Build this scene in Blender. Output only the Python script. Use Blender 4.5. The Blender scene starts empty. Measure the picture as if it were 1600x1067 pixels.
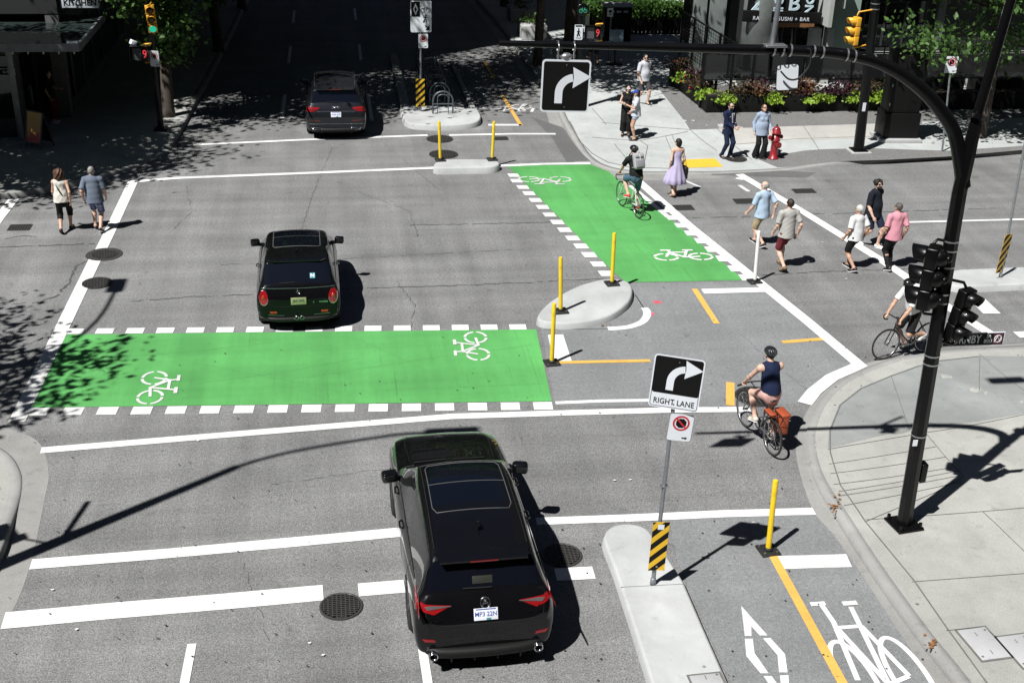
import bpy, bmesh, math, random
import numpy as np
from mathutils import Vector, Matrix
from mathutils.bvhtree import BVHTree
random.seed(7)
rng = np.random.default_rng(7)
R = math.radians
scene = bpy.context.scene
COL = scene.collection

# ---------------------------------------------------------------- camera and sun geometry
IMW, IMH, FOC, CAMZ = 1600.0, 1067.0, 1888.8174, 10.6
AX = np.array([[0.9892131, -0.03842782, 0.14135324],
               [-0.14414773, -0.42700812, 0.89268443],
               [0.02605506, -0.90343089, -0.42794132]])      # world axes in camera space (x right, y down, z forward)
def ray(px, py):
    return AX @ np.array([px - IMW / 2, py - IMH / 2, FOC])
def at(px, py, z=0.0):
    """ground (or height z) point surveyed from the photograph"""
    w = ray(px, py); t = (z - CAMZ) / w[2]
    return Vector((w[0] * t, w[1] * t, z))
def at_y(px, py, Y):
    w = ray(px, py); t = Y / w[1]
    return Vector((w[0] * t, Y, CAMZ + w[2] * t))
def at_x(px, py, X):
    w = ray(px, py); t = X / w[0]
    return Vector((X, w[1] * t, CAMZ + w[2] * t))
def proj(p):
    c = AX.T @ (np.array(p) - np.array([0, 0, CAMZ]))
    return IMW / 2 + FOC * c[0] / c[2], IMH / 2 + FOC * c[1] / c[2]
def height_at(x, y, py):
    lo, hi = -1.0, 30.0
    for _ in range(50):
        m = (lo + hi) / 2
        if proj((x, y, m))[1] > py: lo = m
        else: hi = m
    return lo
cam = bpy.data.cameras.new('camera'); camo = bpy.data.objects.new('camera', cam); COL.objects.link(camo)
cam.sensor_width = 36; cam.sensor_fit = 'HORIZONTAL'; cam.lens = 36 * FOC / IMW
cam.clip_start = 0.5; cam.clip_end = 2000
cx, cy, cz = AX[:, 0], AX[:, 1], AX[:, 2]
camo.matrix_world = Matrix(((cx[0], -cy[0], -cz[0], 0), (cx[1], -cy[1], -cz[1], 0), (cx[2], -cy[2], -cz[2], CAMZ), (0, 0, 0, 1)))
scene.camera = camo
scene.render.resolution_x, scene.render.resolution_y = 1024, 682

SUN_AZ, SUN_EL = R(37.0), R(55.5)                 # shadows run toward +x +y
sun_to = Vector((math.cos(SUN_AZ) * math.cos(SUN_EL), math.sin(SUN_AZ) * math.cos(SUN_EL), -math.sin(SUN_EL)))
sl = bpy.data.lights.new('sun', 'SUN'); sl.energy = 5.0; sl.angle = R(0.53); sl.color = (1.0, 0.985, 0.955)
so = bpy.data.objects.new('sun', sl); COL.objects.link(so)
so.rotation_euler = sun_to.to_track_quat('-Z', 'Y').to_euler(); so.location = (-30, -30, 60)
w = bpy.data.worlds.new("World"); scene.world = w; w.use_nodes = True
wn = w.node_tree; bg = wn.nodes['Background']
sky = wn.nodes.new('ShaderNodeTexSky'); sky.sky_type = 'NISHITA'; sky.sun_disc = False
sky.sun_elevation = SUN_EL
sky.sun_rotation = math.atan2(-sun_to.x, -sun_to.y)
sky.air_density = 0.36; sky.dust_density = 0.2; sky.ozone_density = 1.0
wn.links.new(sky.outputs[0], bg.inputs[0]); bg.inputs[1].default_value = 0.05
scene.view_settings.view_transform = 'Standard'; scene.view_settings.look = 'None'
scene.view_settings.exposure = 0.50; scene.view_settings.gamma = 1.0
scene.cycles.max_bounces = 6; scene.cycles.diffuse_bounces = 2; scene.cycles.glossy_bounces = 4
scene.cycles.transparent_max_bounces = 8; scene.cycles.transmission_bounces = 4
scene.cycles.caustics_reflective = False; scene.cycles.caustics_refractive = False

# ---------------------------------------------------------------- materials
MATS = {}
def _new(name):
    m = bpy.data.materials.new(name); m.use_nodes = True
    nt = m.node_tree
    return m, nt, nt.nodes['Principled BSDF']
def node(nt, typ, **kw):
    n = nt.nodes.new('ShaderNode' + typ)
    for k, v in kw.items():
        if k.startswith('i_'):
            n.inputs[k[2:]].default_value = v
        else: setattr(n, k, v)
    return n
def ramp(nt, fac, stops):
    r = nt.nodes.new('ShaderNodeValToRGB'); e = r.color_ramp.elements
    while len(e) < len(stops): e.new(0.5)
    for k, (p, c) in enumerate(stops):
        e[k].position = p; e[k].color = (c, c, c, 1) if not hasattr(c, '__len__') else (*c, 1)
    nt.links.new(fac, r.inputs[0]); return r.outputs[0]
def mixc(nt, a, b, fac, mode='MIX'):
    m = nt.nodes.new('ShaderNodeMix'); m.data_type = 'RGBA'; m.blend_type = mode
    for sock, val in ((m.inputs[0], fac), (m.inputs[6], a), (m.inputs[7], b)):
        if hasattr(val, 'is_output'): nt.links.new(val, sock)
        elif hasattr(val, '__len__'): sock.default_value = (*val[:3], 1)
        else: sock.default_value = val
    return m.outputs[2]
def noise(nt, co, scale, detail=3, rough=0.55, out='Fac', dist=0.0):
    n = node(nt, 'TexNoise'); n.inputs['Scale'].default_value = scale; n.inputs['Detail'].default_value = detail
    n.inputs['Roughness'].default_value = rough; n.inputs['Distortion'].default_value = dist
    nt.links.new(co, n.inputs['Vector']); return n.outputs[out]
def coords(nt, scale=None, rot=None):
    t = nt.nodes.new('ShaderNodeTexCoord')
    if scale is None and rot is None: return t.outputs['Object']
    mp = nt.nodes.new('ShaderNodeMapping'); nt.links.new(t.outputs['Object'], mp.inputs[0])
    if scale: mp.inputs['Scale'].default_value = scale
    if rot: mp.inputs['Rotation'].default_value = rot
    return mp.outputs[0]
def bump(nt, bsdf, h, strength, dist=0.01):
    b = nt.nodes.new('ShaderNodeBump'); b.inputs['Strength'].default_value = strength; b.inputs['Distance'].default_value = dist
    nt.links.new(h, b.inputs['Height']); nt.links.new(b.outputs[0], bsdf.inputs['Normal'])
def pm(name, col, rough=0.6, var=0.12, scale=6.0, metal=0.0, coat=0.0, bmp=0.0, bscale=60, spec=0.5, alpha=1.0, fine=0.0):
    """painted / cloth / metal surface: base colour with procedural wear"""
    if name in MATS: return MATS[name]
    m, nt, b = _new(name); co = coords(nt)
    c = tuple(col)
    n1 = noise(nt, co, scale, 5, 0.6)
    k = ramp(nt, n1, [(0.3, 1 - var), (0.7, 1 + 0.0 if max(c) > .75 else 1.0)])
    out = mixc(nt, c, k, 1.0, 'MULTIPLY')
    if fine > 0:
        n2 = noise(nt, co, bscale * 2, 2, 0.6)
        out = mixc(nt, out, ramp(nt, n2, [(0.35, 1 - fine), (0.65, 1.0)]), 1.0, 'MULTIPLY')
    nt.links.new(out, b.inputs['Base Color'])
    rr = ramp(nt, n1, [(0.3, min(1, rough * 1.15)), (0.7, rough * 0.85)]); nt.links.new(rr, b.inputs['Roughness'])
    b.inputs['Metallic'].default_value = metal; b.inputs['Coat Weight'].default_value = coat
    b.inputs['Coat Roughness'].default_value = 0.03
    b.inputs['Specular IOR Level'].default_value = spec; b.inputs['Alpha'].default_value = alpha
    if bmp > 0: bump(nt, b, noise(nt, co, bscale, 4, 0.6), bmp)
    MATS[name] = m; return m
def emit(name, col, strength, base=(0.02, 0.02, 0.02)):
    if name in MATS: return MATS[name]
    m, nt, b = _new(name); b.inputs['Base Color'].default_value = (*base, 1)
    b.inputs['Emission Color'].default_value = (*col, 1); b.inputs['Emission Strength'].default_value = strength
    b.inputs['Roughness'].default_value = 0.4; MATS[name] = m; return m
def asphalt(name, col, contrast=0.35, blotch=0.16, streak=0.10, grain=70, hue=(1, 1, 1)):
    m, nt, b = _new(name); co = coords(nt)
    g1 = noise(nt, co, grain, 3, 0.7)
    g2 = noise(nt, co, grain * 2.6, 2, 0.6); g3 = noise(nt, co, 15, 4, 0.75)
    sp = ramp(nt, g1, [(0.36, 1 - contrast), (0.5, 1.0), (0.64, 1 + contrast * .9)]); cg = ramp(nt, g3, [(0.34, 1 - contrast * .42), (0.5, 1.0), (0.66, 1 + contrast * .36)])
    sp2 = ramp(nt, g2, [(0.30, 1 - contrast * .6), (0.5, 1.0), (0.75, 1 + contrast * .7)])
    bl = ramp(nt, noise(nt, co, 0.45, 6, 0.62, dist=.4), [(0.3, 1 - blotch), (0.7, 1 + blotch)])
    st = ramp(nt, noise(nt, coords(nt, (1.5, 0.06, 1)), 1.0, 4, 0.6), [(0.3, 1 - streak), (0.7, 1 + streak)])
    st2 = ramp(nt, noise(nt, coords(nt, (0.07, 1.6, 1)), 1.0, 4, 0.6), [(0.3, 1 - streak), (0.7, 1 + streak)])
    oil = ramp(nt, noise(nt, co, 2.2, 3, 0.5), [(0.22, 0.72), (0.34, 1.0)])
    spot = node(nt, 'TexVoronoi'); spot.inputs['Scale'].default_value = 1.9; nt.links.new(co, spot.inputs['Vector'])
    sp3 = ramp(nt, spot.outputs['Distance'], [(0.02, 0.45), (0.045, 1.0)])
    out = mixc(nt, tuple(c * h for c, h in zip((col, col, col), hue)), sp, 1.0, 'MULTIPLY')
    for k in (sp2, cg, bl, st, st2, oil, sp3): out = mixc(nt, out, k, 1.0, 'MULTIPLY')
    nt.links.new(out, b.inputs['Base Color']); b.inputs['Roughness'].default_value = 0.9
    b.inputs['Specular IOR Level'].default_value = 0.25
    bump(nt, b, g1, 0.55, 0.012); MATS[name] = m; return m
def concrete(name, col, grain=0.12, blotch=0.12, hue=(1, 1, 1), stain=0.25):
    m, nt, b = _new(name); co = coords(nt)
    g1 = ramp(nt, noise(nt, co, 85, 3, 0.7), [(0.3, 1 - grain), (0.7, 1 + grain)])
    bl = ramp(nt, noise(nt, co, 1.3, 6, 0.65, dist=.5), [(0.3, 1 - blotch), (0.7, 1 + blotch * .5)])
    b2 = ramp(nt, noise(nt, co, 0.3, 4, 0.6), [(0.3, 1 - blotch), (0.7, 1 + blotch * .5)])
    sp = node(nt, 'TexVoronoi'); sp.inputs['Scale'].default_value = 1.15; nt.links.new(co, sp.inputs['Vector'])
    gum = ramp(nt, sp.outputs['Distance'], [(0.022, 1 - stain * 2.4), (0.04, 1.0)])
    dk = ramp(nt, noise(nt, co, 3.5, 4, 0.7), [(0.25, 1 - stain), (0.42, 1.0)])
    out = mixc(nt, tuple(col * h for h in hue), g1, 1.0, 'MULTIPLY')
    for k in (bl, b2, gum, dk): out = mixc(nt, out, k, 1.0, 'MULTIPLY')
    nt.links.new(out, b.inputs['Base Color']); b.inputs['Roughness'].default_value = 0.85
    b.inputs['Specular IOR Level'].default_value = 0.3
    bump(nt, b, noise(nt, co, 120, 3, 0.6), 0.25, 0.006); MATS[name] = m; return m
def road_paint(name, col, worn=0.0, scratch=0.0, under=None, wear=False):
    """thick thermoplastic: chipped, dusty, scored by tyres"""
    m, nt, b = _new(name); co = coords(nt)
    d1 = ramp(nt, noise(nt, co, 1.2, 6, 0.7), [(0.3, 0.84), (0.7, 1.0)])
    d2 = ramp(nt, noise(nt, co, 55, 3, 0.7), [(0.28, 0.82), (0.55, 1.0)])
    out = mixc(nt, col, d1, 1.0, 'MULTIPLY'); out = mixc(nt, out, d2, 1.0, 'MULTIPLY')
    for (sc, rz) in ((( 30, .35, 1), .10), ((24, .3, 1), -0.75), ((22, .4, 1), 1.45), ((18, .22, 1), 1.75)):
        if scratch <= 0: break
        s = noise(nt, coords(nt, sc, (0, 0, rz)), 1.0, 2, 0.5)
        out = mixc(nt, out, ramp(nt, s, [(0.25, 1 - scratch), (0.31, 1.0)]), 1.0, 'MULTIPLY')
    if not wear:
        for (sc, rz, lo) in (((1.1, .05, 1), .0, .80), ((.06, .9, 1), .0, .86)):
            out = mixc(nt, out, ramp(nt, noise(nt, coords(nt, sc, (0, 0, rz)), 1.0, 4, .65), [(.34, lo), (.52, 1.0)]), 1.0, 'MULTIPLY')
    if wear:
        for (sc, rz, lo) in (((.9, .05, 1), .0, .80), ((.05, .8, 1), .0, .86), ((.7, .09, 1), -.75, .86)):
            out = mixc(nt, out, ramp(nt, noise(nt, coords(nt, sc, (0, 0, rz)), 1.0, 4, .65), [(.36, lo), (.6, 1.0)]), 1.0, 'MULTIPLY')
        ag = noise(nt, co, 60, 3, .75); pw = noise(nt, co, .8, 5, .7)
        k = nt.nodes.new('ShaderNodeMath'); k.operation = 'MULTIPLY_ADD'; nt.links.new(pw, k.inputs[0]); k.inputs[1].default_value = .9; nt.links.new(ag, k.inputs[2])
        out = mixc(nt, out, (.10, .17, .10), ramp(nt, k.outputs[0], [(.60, .75), (.74, 0.0)]))
    if worn > 0:
        ww = ramp(nt, noise(nt, co, 6.5, 8, 0.75), [(0.31, 1.0), (0.31 + worn * .25, 0.0)])
        out = mixc(nt, out, under or (0.11, 0.11, 0.11), ww)
    nt.links.new(out, b.inputs['Base Color']); b.inputs['Roughness'].default_value = 0.75
    b.inputs['Specular IOR Level'].default_value = 0.3
    bump(nt, b, noise(nt, co, 70, 3, 0.6), 0.3, 0.008); MATS[name] = m; return m

# ---------------------------------------------------------------- objects and tags
def tag(o, label, cat, group=None, kind=None):
    o['label'] = label; o['category'] = cat
    if group: o['group'] = group
    if kind: o['kind'] = kind
    return o
def empty(name, loc, rz=0.0, label=None, cat=None, group=None, parent=None):
    o = bpy.data.objects.new(name, None); COL.objects.link(o); o.location = loc; o.rotation_euler = (0, 0, rz)
    o.empty_display_size = 0.2
    if label: tag(o, label, cat, group)
    if parent: o.parent = parent
    return o
def link(name, me, mats, parent=None, loc=None, kind=None):
    for m in mats: me.materials.append(m)
    o = bpy.data.objects.new(name, me); COL.objects.link(o)
    if loc is not None: o.location = loc
    if parent: o.parent = parent
    if kind: o['kind'] = kind
    return o
def copy_tree(o, parent=None):
    c = o.copy(); COL.objects.link(c)
    if parent: c.parent = parent
    for ch in list(o.children): copy_tree(ch, c)
    return c
def frame(origin, x, z):
    """matrix whose local x,z axes are given (y = z cross x)"""
    x = Vector(x).normalized(); z = Vector(z).normalized(); y = z.cross(x).normalized(); z = x.cross(y)
    return Matrix(((x.x, y.x, z.x, origin[0]), (x.y, y.y, z.y, origin[1]), (x.z, y.z, z.z, origin[2]), (0, 0, 0, 1)))

class MB:
    """collects geometry for ONE mesh object"""
    def __init__(self, M=None):
        self.v, self.f, self.m, self.s = [], [], [], []; self.M = M or Matrix(); self.mi = 0; self.sm = False
    def add(self, vs, fs, smooth=None, mi=None):
        b = len(self.v); self.v += [tuple(self.M @ Vector(p)) for p in vs]
        for f in fs:
            self.f.append([b + i for i in f]); self.m.append(self.mi if mi is None else mi)
            self.s.append(self.sm if smooth is None else smooth)
        return self
    def bmesh(self, bm, smooth=None, mi=None):
        bm.verts.ensure_lookup_table(); bm.verts.index_update()
        r = self.add([v.co for v in bm.verts], [[v.index for v in f.verts] for f in bm.faces], smooth, mi); bm.free(); return r
    def box(self, c, size, rz=0.0, bevel=0.0, rot=None, mi=None, seg=2):
        bm = bmesh.new(); bmesh.ops.create_cube(bm, size=1.0)
        bmesh.ops.scale(bm, vec=size, verts=bm.verts)
        if bevel > 0:
            bmesh.ops.bevel(bm, geom=list(bm.edges), offset=bevel, segments=seg, affect='EDGES', profile=0.6)
        Q = (rot.to_4x4() if rot is not None else Matrix.Rotation(rz, 4, 'Z'))
        bmesh.ops.transform(bm, matrix=Matrix.Translation(c) @ Q, verts=bm.verts)
        return self.bmesh(bm, bevel > 0 and seg > 1, mi)
    def tube(self, pts, rad, seg=10, cap=True, smooth=True, mi=None, flat=None):
        pts = [Vector(p) for p in pts]; n = len(pts)
        if not hasattr(rad, '__len__'): rad = [rad] * n
        vs, fs = [], []; t0 = (pts[1] - pts[0]).normalized()
        ref = Vector((0, 0, 1)) if abs(t0.z) < 0.9 else Vector((1, 0, 0))
        u = t0.cross(ref).normalized()
        for i, p in enumerate(pts):
            t = (pts[min(i + 1, n - 1)] - pts[max(i - 1, 0)]).normalized()
            u = (u - t * u.dot(t)).normalized(); v = t.cross(u)
            for k in range(seg):
                a = 2 * math.pi * k / seg
                vs.append(p + (u * math.cos(a) + v * math.sin(a) * (flat or 1.0)) * rad[i])
        for i in range(n - 1):
            for k in range(seg):
                a, b = i * seg + k, i * seg + (k + 1) % seg
                fs.append([a, b, b + seg, a + seg])
        self.add(vs, fs, smooth, mi)
        if cap:
            b = [vs[k] for k in range(seg)]; e = [vs[(n - 1) * seg + k] for k in range(seg)]
            self.add(b, [list(range(seg))[::-1]], False, mi); self.add(e, [list(range(seg))], False, mi)
        return self
    def cyl(self, a, b, ra, rb=None, seg=14, smooth=True, mi=None, cap=True):
        return self.tube([a, b], [ra, ra if rb is None else rb], seg, cap, smooth, mi)
    def ball(self, c, r, rot=None, u=14, v=9, mi=None):
        bm = bmesh.new(); bmesh.ops.create_uvsphere(bm, u_segments=u, v_segments=v, radius=1.0)
        if not hasattr(r, '__len__'): r = (r, r, r)
        Q = Matrix.Translation(c) @ (rot.to_4x4() if rot is not None else Matrix()) @ Matrix.Diagonal((*r, 1))
        bmesh.ops.transform(bm, matrix=Q, verts=bm.verts); return self.bmesh(bm, True, mi)
    def lathe(self, prof, c=(0, 0, 0), seg=20, M=None, mi=None, smooth=True):
        """profile of (r, z) about local z"""
        M = M or Matrix.Translation(c); vs, fs = [], []; n = len(prof)
        for r, z in prof:
            for k in range(seg):
                a = 2 * math.pi * k / seg; vs.append(M @ Vector((r * math.cos(a), r * math.sin(a), z)))
        for i in range(n - 1):
            for k in range(seg):
                a, b = i * seg + k, i * seg + (k + 1) % seg; fs.append([a, b, b + seg, a + seg])
        if prof[0][0] > 1e-5: fs.append(list(range(seg))[::-1])
        if prof[-1][0] > 1e-5: fs.append([(n - 1) * seg + k for k in range(seg)])
        return self.add(vs, fs, smooth, mi)
    def prism(self, poly, vec, mi=None, smooth=False):
        poly = [Vector(p) for p in poly]; vec = Vector(vec); n = len(poly)
        nrm = sum(((poly[i] - poly[0]).cross(poly[(i + 1) % n] - poly[0]) for i in range(1, n)), Vector())
        if nrm.dot(vec) < 0: poly = poly[::-1]
        vs = poly + [p + vec for p in poly]
        fs = [list(range(n))[::-1], [n + i for i in range(n)]]
        fs += [[i, (i + 1) % n, n + (i + 1) % n, n + i] for i in range(n)]
        return self.add(vs, fs, smooth, mi)
    def build(self, name, mats, parent=None, loc=None, kind=None, auto=None):
        me = bpy.data.meshes.new(name); me.from_pydata(self.v, [], self.f)
        if not isinstance(mats, (list, tuple)): mats = [mats]
        me.polygons.foreach_set('material_index', [min(k, len(mats) - 1) for k in self.m])
        me.polygons.foreach_set('use_smooth', self.s); me.update()
        return link(name, me, mats, parent, loc, kind)

_txt = {}
def text_geo(s, size, extr=0.0, bold=0.0, space=1.0):
    key = (s, size, extr, bold, space)
    if key in _txt: return _txt[key]
    cu = bpy.data.curves.new('lettering', 'FONT'); cu.body = s; cu.size = size; cu.align_x = 'CENTER'; cu.align_y = 'CENTER'
    cu.extrude = extr; cu.offset = bold; cu.space_character = space; cu.resolution_u = 3
    ob = bpy.data.objects.new('lettering', cu); COL.objects.link(ob)
    bpy.context.view_layer.update()
    me = bpy.data.meshes.new_from_object(ob.evaluated_get(bpy.context.evaluated_depsgraph_get()))
    res = ([v.co.copy() for v in me.vertices], [list(p.vertices) for p in me.polygons])
    bpy.data.objects.remove(ob); bpy.data.curves.remove(cu); bpy.data.meshes.remove(me)
    _txt[key] = res; return res
def add_text(mb, s, size, M, extr=0.001, bold=0.0, mi=None, sx=1.0, space=1.0):
    vs, fs = text_geo(s, size, extr, bold, space)
    S = M @ Matrix.Diagonal((sx, 1, 1, 1))
    return mb.add([S @ v for v in vs], fs, False, mi)

# flat sheets on the ground ------------------------------------------------------------
def fill(poly, cuts=0, zf=None):
    bm = bmesh.new(); vs = [bm.verts.new(p) for p in poly]; f = bm.faces.new(vs)
    if f.normal.z < 0 or sum((poly[i][0] * poly[(i + 1) % len(poly)][1] - poly[(i + 1) % len(poly)][0] * poly[i][1]) for i in range(len(poly))) < 0:
        f.normal_flip()
    bmesh.ops.triangulate(bm, faces=list(bm.faces))
    for _ in range(cuts):
        bmesh.ops.subdivide_edges(bm, edges=[e for e in bm.edges if e.calc_length() > 0.5], cuts=1, use_grid_fill=True)
        bmesh.ops.triangulate(bm, faces=[g for g in bm.faces if len(g.verts) > 3])
    if zf:
        for v in bm.verts: v.co.z = zf(v.co.x, v.co.y)
    return bm
def sheet(name, poly, mat, z=None, kind='structure', mb=None, cuts=0, zf=None):
    p = [Vector((q[0], q[1], q[2] if z is None else z)) for q in poly]
    if mb is not None: return mb.bmesh(fill(p, cuts, zf))
    return MB().bmesh(fill(p, cuts, zf)).build(name, mat, kind=kind)
def ribbon(mb, pts, width, z, zf=None):
    """mitred strip of constant width"""
    P = [Vector((p[0], p[1])) for p in pts]; n = len(P); L, Rr = [], []
    for i in range(n):
        a = (P[i] - P[i - 1]).normalized() if i else (P[1] - P[0]).normalized()
        b = (P[i + 1] - P[i]).normalized() if i < n - 1 else a
        if i == 0: a = b
        t = (a + b).normalized(); nn = Vector((-t.y, t.x)); k = 1 / max(0.4, nn.dot(Vector((-a.y, a.x))))
        L.append(P[i] + nn * width / 2 * k); Rr.append(P[i] - nn * width / 2 * k)
    vs = [(p.x, p.y, zf(p.x, p.y) + z if zf else z) for p in L] + [(p.x, p.y, zf(p.x, p.y) + z if zf else z) for p in Rr]
    return mb.add(vs, [[i, n + i, n + i + 1, i + 1] for i in range(n - 1)], False)
def smoothpts(P, n=6, closed=False):
    """Catmull-Rom through points"""
    P = [Vector(p) for p in P]; out = []; m = len(P)
    for i in range(m if closed else m - 1):
        p0 = P[(i - 1) % m] if closed or i > 0 else P[i]; p1 = P[i]; p2 = P[(i + 1) % m]
        p3 = P[(i + 2) % m] if closed or i + 2 < m else p2
        for k in range(n):
            t = k / n
            out.append(0.5 * ((2 * p1) + (p2 - p0) * t + (2 * p0 - 5 * p1 + 4 * p2 - p3) * t * t + (3 * p1 - p0 - 3 * p2 + p3) * t ** 3))
    if not closed: out.append(P[-1])
    return out
# ================================================================ GROUND, ROAD, MARKINGS
M_road = asphalt('asphalt', 0.178, 0.48, 0.17, 0.15, 46, (1, 1, 1.005))
M_lane = asphalt('smooth_asphalt', 0.205, 0.34, 0.10, 0.07, 80, (0.975, 1.0, 1.02))
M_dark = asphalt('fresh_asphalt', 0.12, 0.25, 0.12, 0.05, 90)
M_conc = concrete('pavement_concrete', 0.365, 0.24, 0.15, hue=(1.0, 1.0, 0.94))
M_conc_b = concrete('pale_concrete', 0.44, 0.18, 0.14, hue=(0.955, 1.0, 0.985))
M_kerb = concrete('kerb_concrete', 0.30, 0.2, 0.15, (1, 1, .97))
M_gut = concrete('gutter_concrete', 0.28, 0.24, 0.15, (1, .99, .95), 0.3)
M_agg = asphalt('exposed_aggregate', 0.17, 0.5, 0.08, 0.02, 110, (1, .99, .97))
M_white = road_paint('white_road_paint', (0.80, 0.80, 0.79), 0.14)
M_faded = road_paint('faded_road_paint', (0.68, 0.68, 0.67), 0.28)
M_worn = road_paint('worn_road_paint', (0.40, 0.40, 0.40), 0.9)
M_green = road_paint('green_road_paint', (0.122, 0.445, 0.125), 0.0, 0.22, wear=True)
M_orange = road_paint('orange_road_paint', (0.78, 0.44, 0.10), 0.2)
M_tact = road_paint('yellow_tactile_paint', (0.80, 0.50, 0.05), 0.08)
M_tar = pm('tar_seal', (0.09, 0.09, 0.09), 0.7, 0.3, 9)
M_iron = pm('cast_iron', (0.075, 0.072, 0.07), 0.5, 0.4, 14, metal=0.3, bmp=0.2)
M_joint = pm('joint_line', (0.15, 0.15, 0.14), 0.9, 0.3, 8)
M_leaflit = pm('dry_leaves', (0.28, 0.13, 0.05), 0.8, 0.5, 20)

sheet('ground', [(-400, -60, 0), (400, -60, 0), (400, 900, 0), (-400, 900, 0)], M_road, -0.06)
sheet('road', [(-90, -8, 0), (90, -8, 0), (90, 160, 0), (-90, 160, 0)], M_road, 0.0)
def pix(poly, z=0.0): return [at(x, y, z) for x, y in poly]
def crop(pts, s, ox, oy): return [(ox + x / s, oy + y / s) for x, y in pts]

# smoother paving under the protected corner and the cycle lane
sheet('asphalt_patch', pix([(868, 634), (845, 510), (905, 445), (1165, 441), (1204, 452), (1345, 572), (1300, 592), (1262, 628), (1172, 636)]), M_lane, 0.004)
sheet('asphalt_patch', pix([(1045, 812), (1270, 800), (1300, 832), (1340, 887), (1390, 965), (1470, 1085), (1150, 1085), (1060, 880)]), M_lane, 0.004)
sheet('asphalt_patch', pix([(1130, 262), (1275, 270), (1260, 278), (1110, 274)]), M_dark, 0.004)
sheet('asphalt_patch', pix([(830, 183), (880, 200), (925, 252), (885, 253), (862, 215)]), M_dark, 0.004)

# ---- ramps: pavement height falls to the road at the crossings
RAMPS = [(at(1325, 640), 1.6, 2.6), (at(1075, 262), 2.6, 2.4), (at(985, 262), 1.4, 2.2), (at(1520, 548), .8, 2.5), (at(30, 725), 0.9, 1.8), (at(250, 250), 0.6, 1.8)]
def pave_z(x, y):
    z = 0.15
    for c, r0, r1 in RAMPS:
        d = math.hypot(x - c.x, y - c.y); t = min(1, max(0, (d - r0) / r1)); t = t * t * (3 - 2 * t)
        z = min(z, 0.02 + 0.13 * t)
    return z
def at_pave(px, py, dz=0.0):
    z = 0.1
    for _ in range(12):
        p = at(px, py, z + dz); z = pave_z(p.x, p.y)
    return Vector((p.x, p.y, z + dz))
def kerb(name, front_px, back_px, width=0.2, mat=None):
    """raised kerb between the flow line and the back-of-kerb line"""
    F = [at(*p) for p in front_px]
    F = smoothpts(F, 6); n = len(F); mb = MB(); rows = []
    for i, p in enumerate(F):
        t = (F[min(i + 1, n - 1)] - F[max(i - 1, 0)]).normalized(); nn = Vector((t.y, -t.x, 0))
        b = p + nn * width; zt = pave_z(b.x, b.y) + 0.004
        rows.append([Vector((p.x, p.y, -0.02)), Vector((p.x, p.y, max(0.006, zt - 0.035))) + nn * 0.012,
                     Vector((p.x, p.y, zt - .004)) + nn * 0.04, Vector((b.x, b.y, zt)), Vector((b.x, b.y, -0.02))])
    vs = [q for r in rows for q in r]; k = 5
    mb.add(vs, [[i * k + j, i * k + j + 1, (i + 1) * k + j + 1, (i + 1) * k + j] for i in range(n - 1) for j in range(k - 1)], True)
    o = mb.build(name, mat or M_kerb, kind='structure')
    return [r[3] for r in rows]
def pavement(name, edge, rest, mat, z_off=0.0):
    poly = [Vector((p[0], p[1], 0)) for p in edge] + [Vector((p[0], p[1], 0)) for p in rest]
    return sheet(name, poly, mat, 0.0, cuts=5, zf=lambda x, y: pave_z(x, y) + z_off)

# near right corner: gutter, kerb, pavement (front line runs from the cross street round to the near street)
gut_out = [(1700, 532), (1599, 537), (1531, 541), (1484, 547), (1437, 550), (1372, 563), (1345, 572), (1311, 594), (1273, 626), (1255, 655), (1244, 695), (1250, 740), (1273, 803), (1300, 834), (1335, 887), (1387, 965), (1457, 1067), (1510, 1140)]
front = [(1720, 544), (1600, 548), (1531, 551), (1470, 556), (1390, 574), (1335, 596), (1298, 629), (1280, 668), (1279, 706), (1294, 758), (1334, 826), (1384, 902), (1450, 993), (1512, 1070), (1570, 1150)]
edge = kerb('kerb', front, None, 0.2)
gl = smoothpts([at(*p) for p in gut_out], 6); fl = smoothpts([at(*p) for p in front], 6)
sheet('gutter', [(p.x, p.y, 0) for p in gl] + [(p.x, p.y, 0) for p in fl[::-1]], M_gut, 0.003)
pavement('pavement', edge, [(12.0, 5), (40, 5), (40, edge[0].y)], M_conc)
# grey-green slab of the corner and its tooled joints
corner_px = [(1531, 556), (1470, 562), (1392, 586), (1344, 606), (1311, 632), (1295, 672), (1293, 700), (1420, 670), (1640, 640), (1640, 556)]
sheet('pavement_slab', [at_pave(*p) for p in corner_px], concrete('green_grey_concrete', 0.275, 0.2, 0.16, (0.955, 1.0, 0.985)), None, cuts=5, zf=lambda x, y: pave_z(x, y) + 0.003)
def joint(lines, w=0.012, dz=0.008, zf=pave_z, name='pavement_joint', mat=None):
    mb = MB()
    for L in lines:
        P = [at_pave(*p) for p in L]
        Q = []
        for a, b in zip(P, P[1:]):
            n = max(2, int((b - a).length / 0.3)); Q += [a.lerp(b, k / n) for k in range(n)]
        ribbon(mb, Q + [P[-1]], w, dz, zf)
    return mb.build(name, mat or M_joint, kind='structure')
joint([[(1293, 702), (1446, 676), (1640, 640)], [(1295, 725), (1462, 698)], [(1297, 740), (1478, 714)], [(1302, 757), (1490, 730)], [(1310, 775), (1500, 743)],
       [(1318, 790), (1505, 752)], [(1446, 676), (1506, 745)], [(1352, 815), (1460, 770), (1506, 745)], [(1352, 812), (1537, 799), (1640, 790)], [(1535, 799), (1640, 900)],
       [(1425, 909), (1640, 893)], [(1310, 768), (1500, 735)], [(1531, 556), (1530, 610)], [(1530, 553), (1640, 640)], [(1478, 985), (1535, 980), (1565, 1000), (1600, 1000)], [(1420, 670), (1392, 586)]])
tm = []
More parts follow.
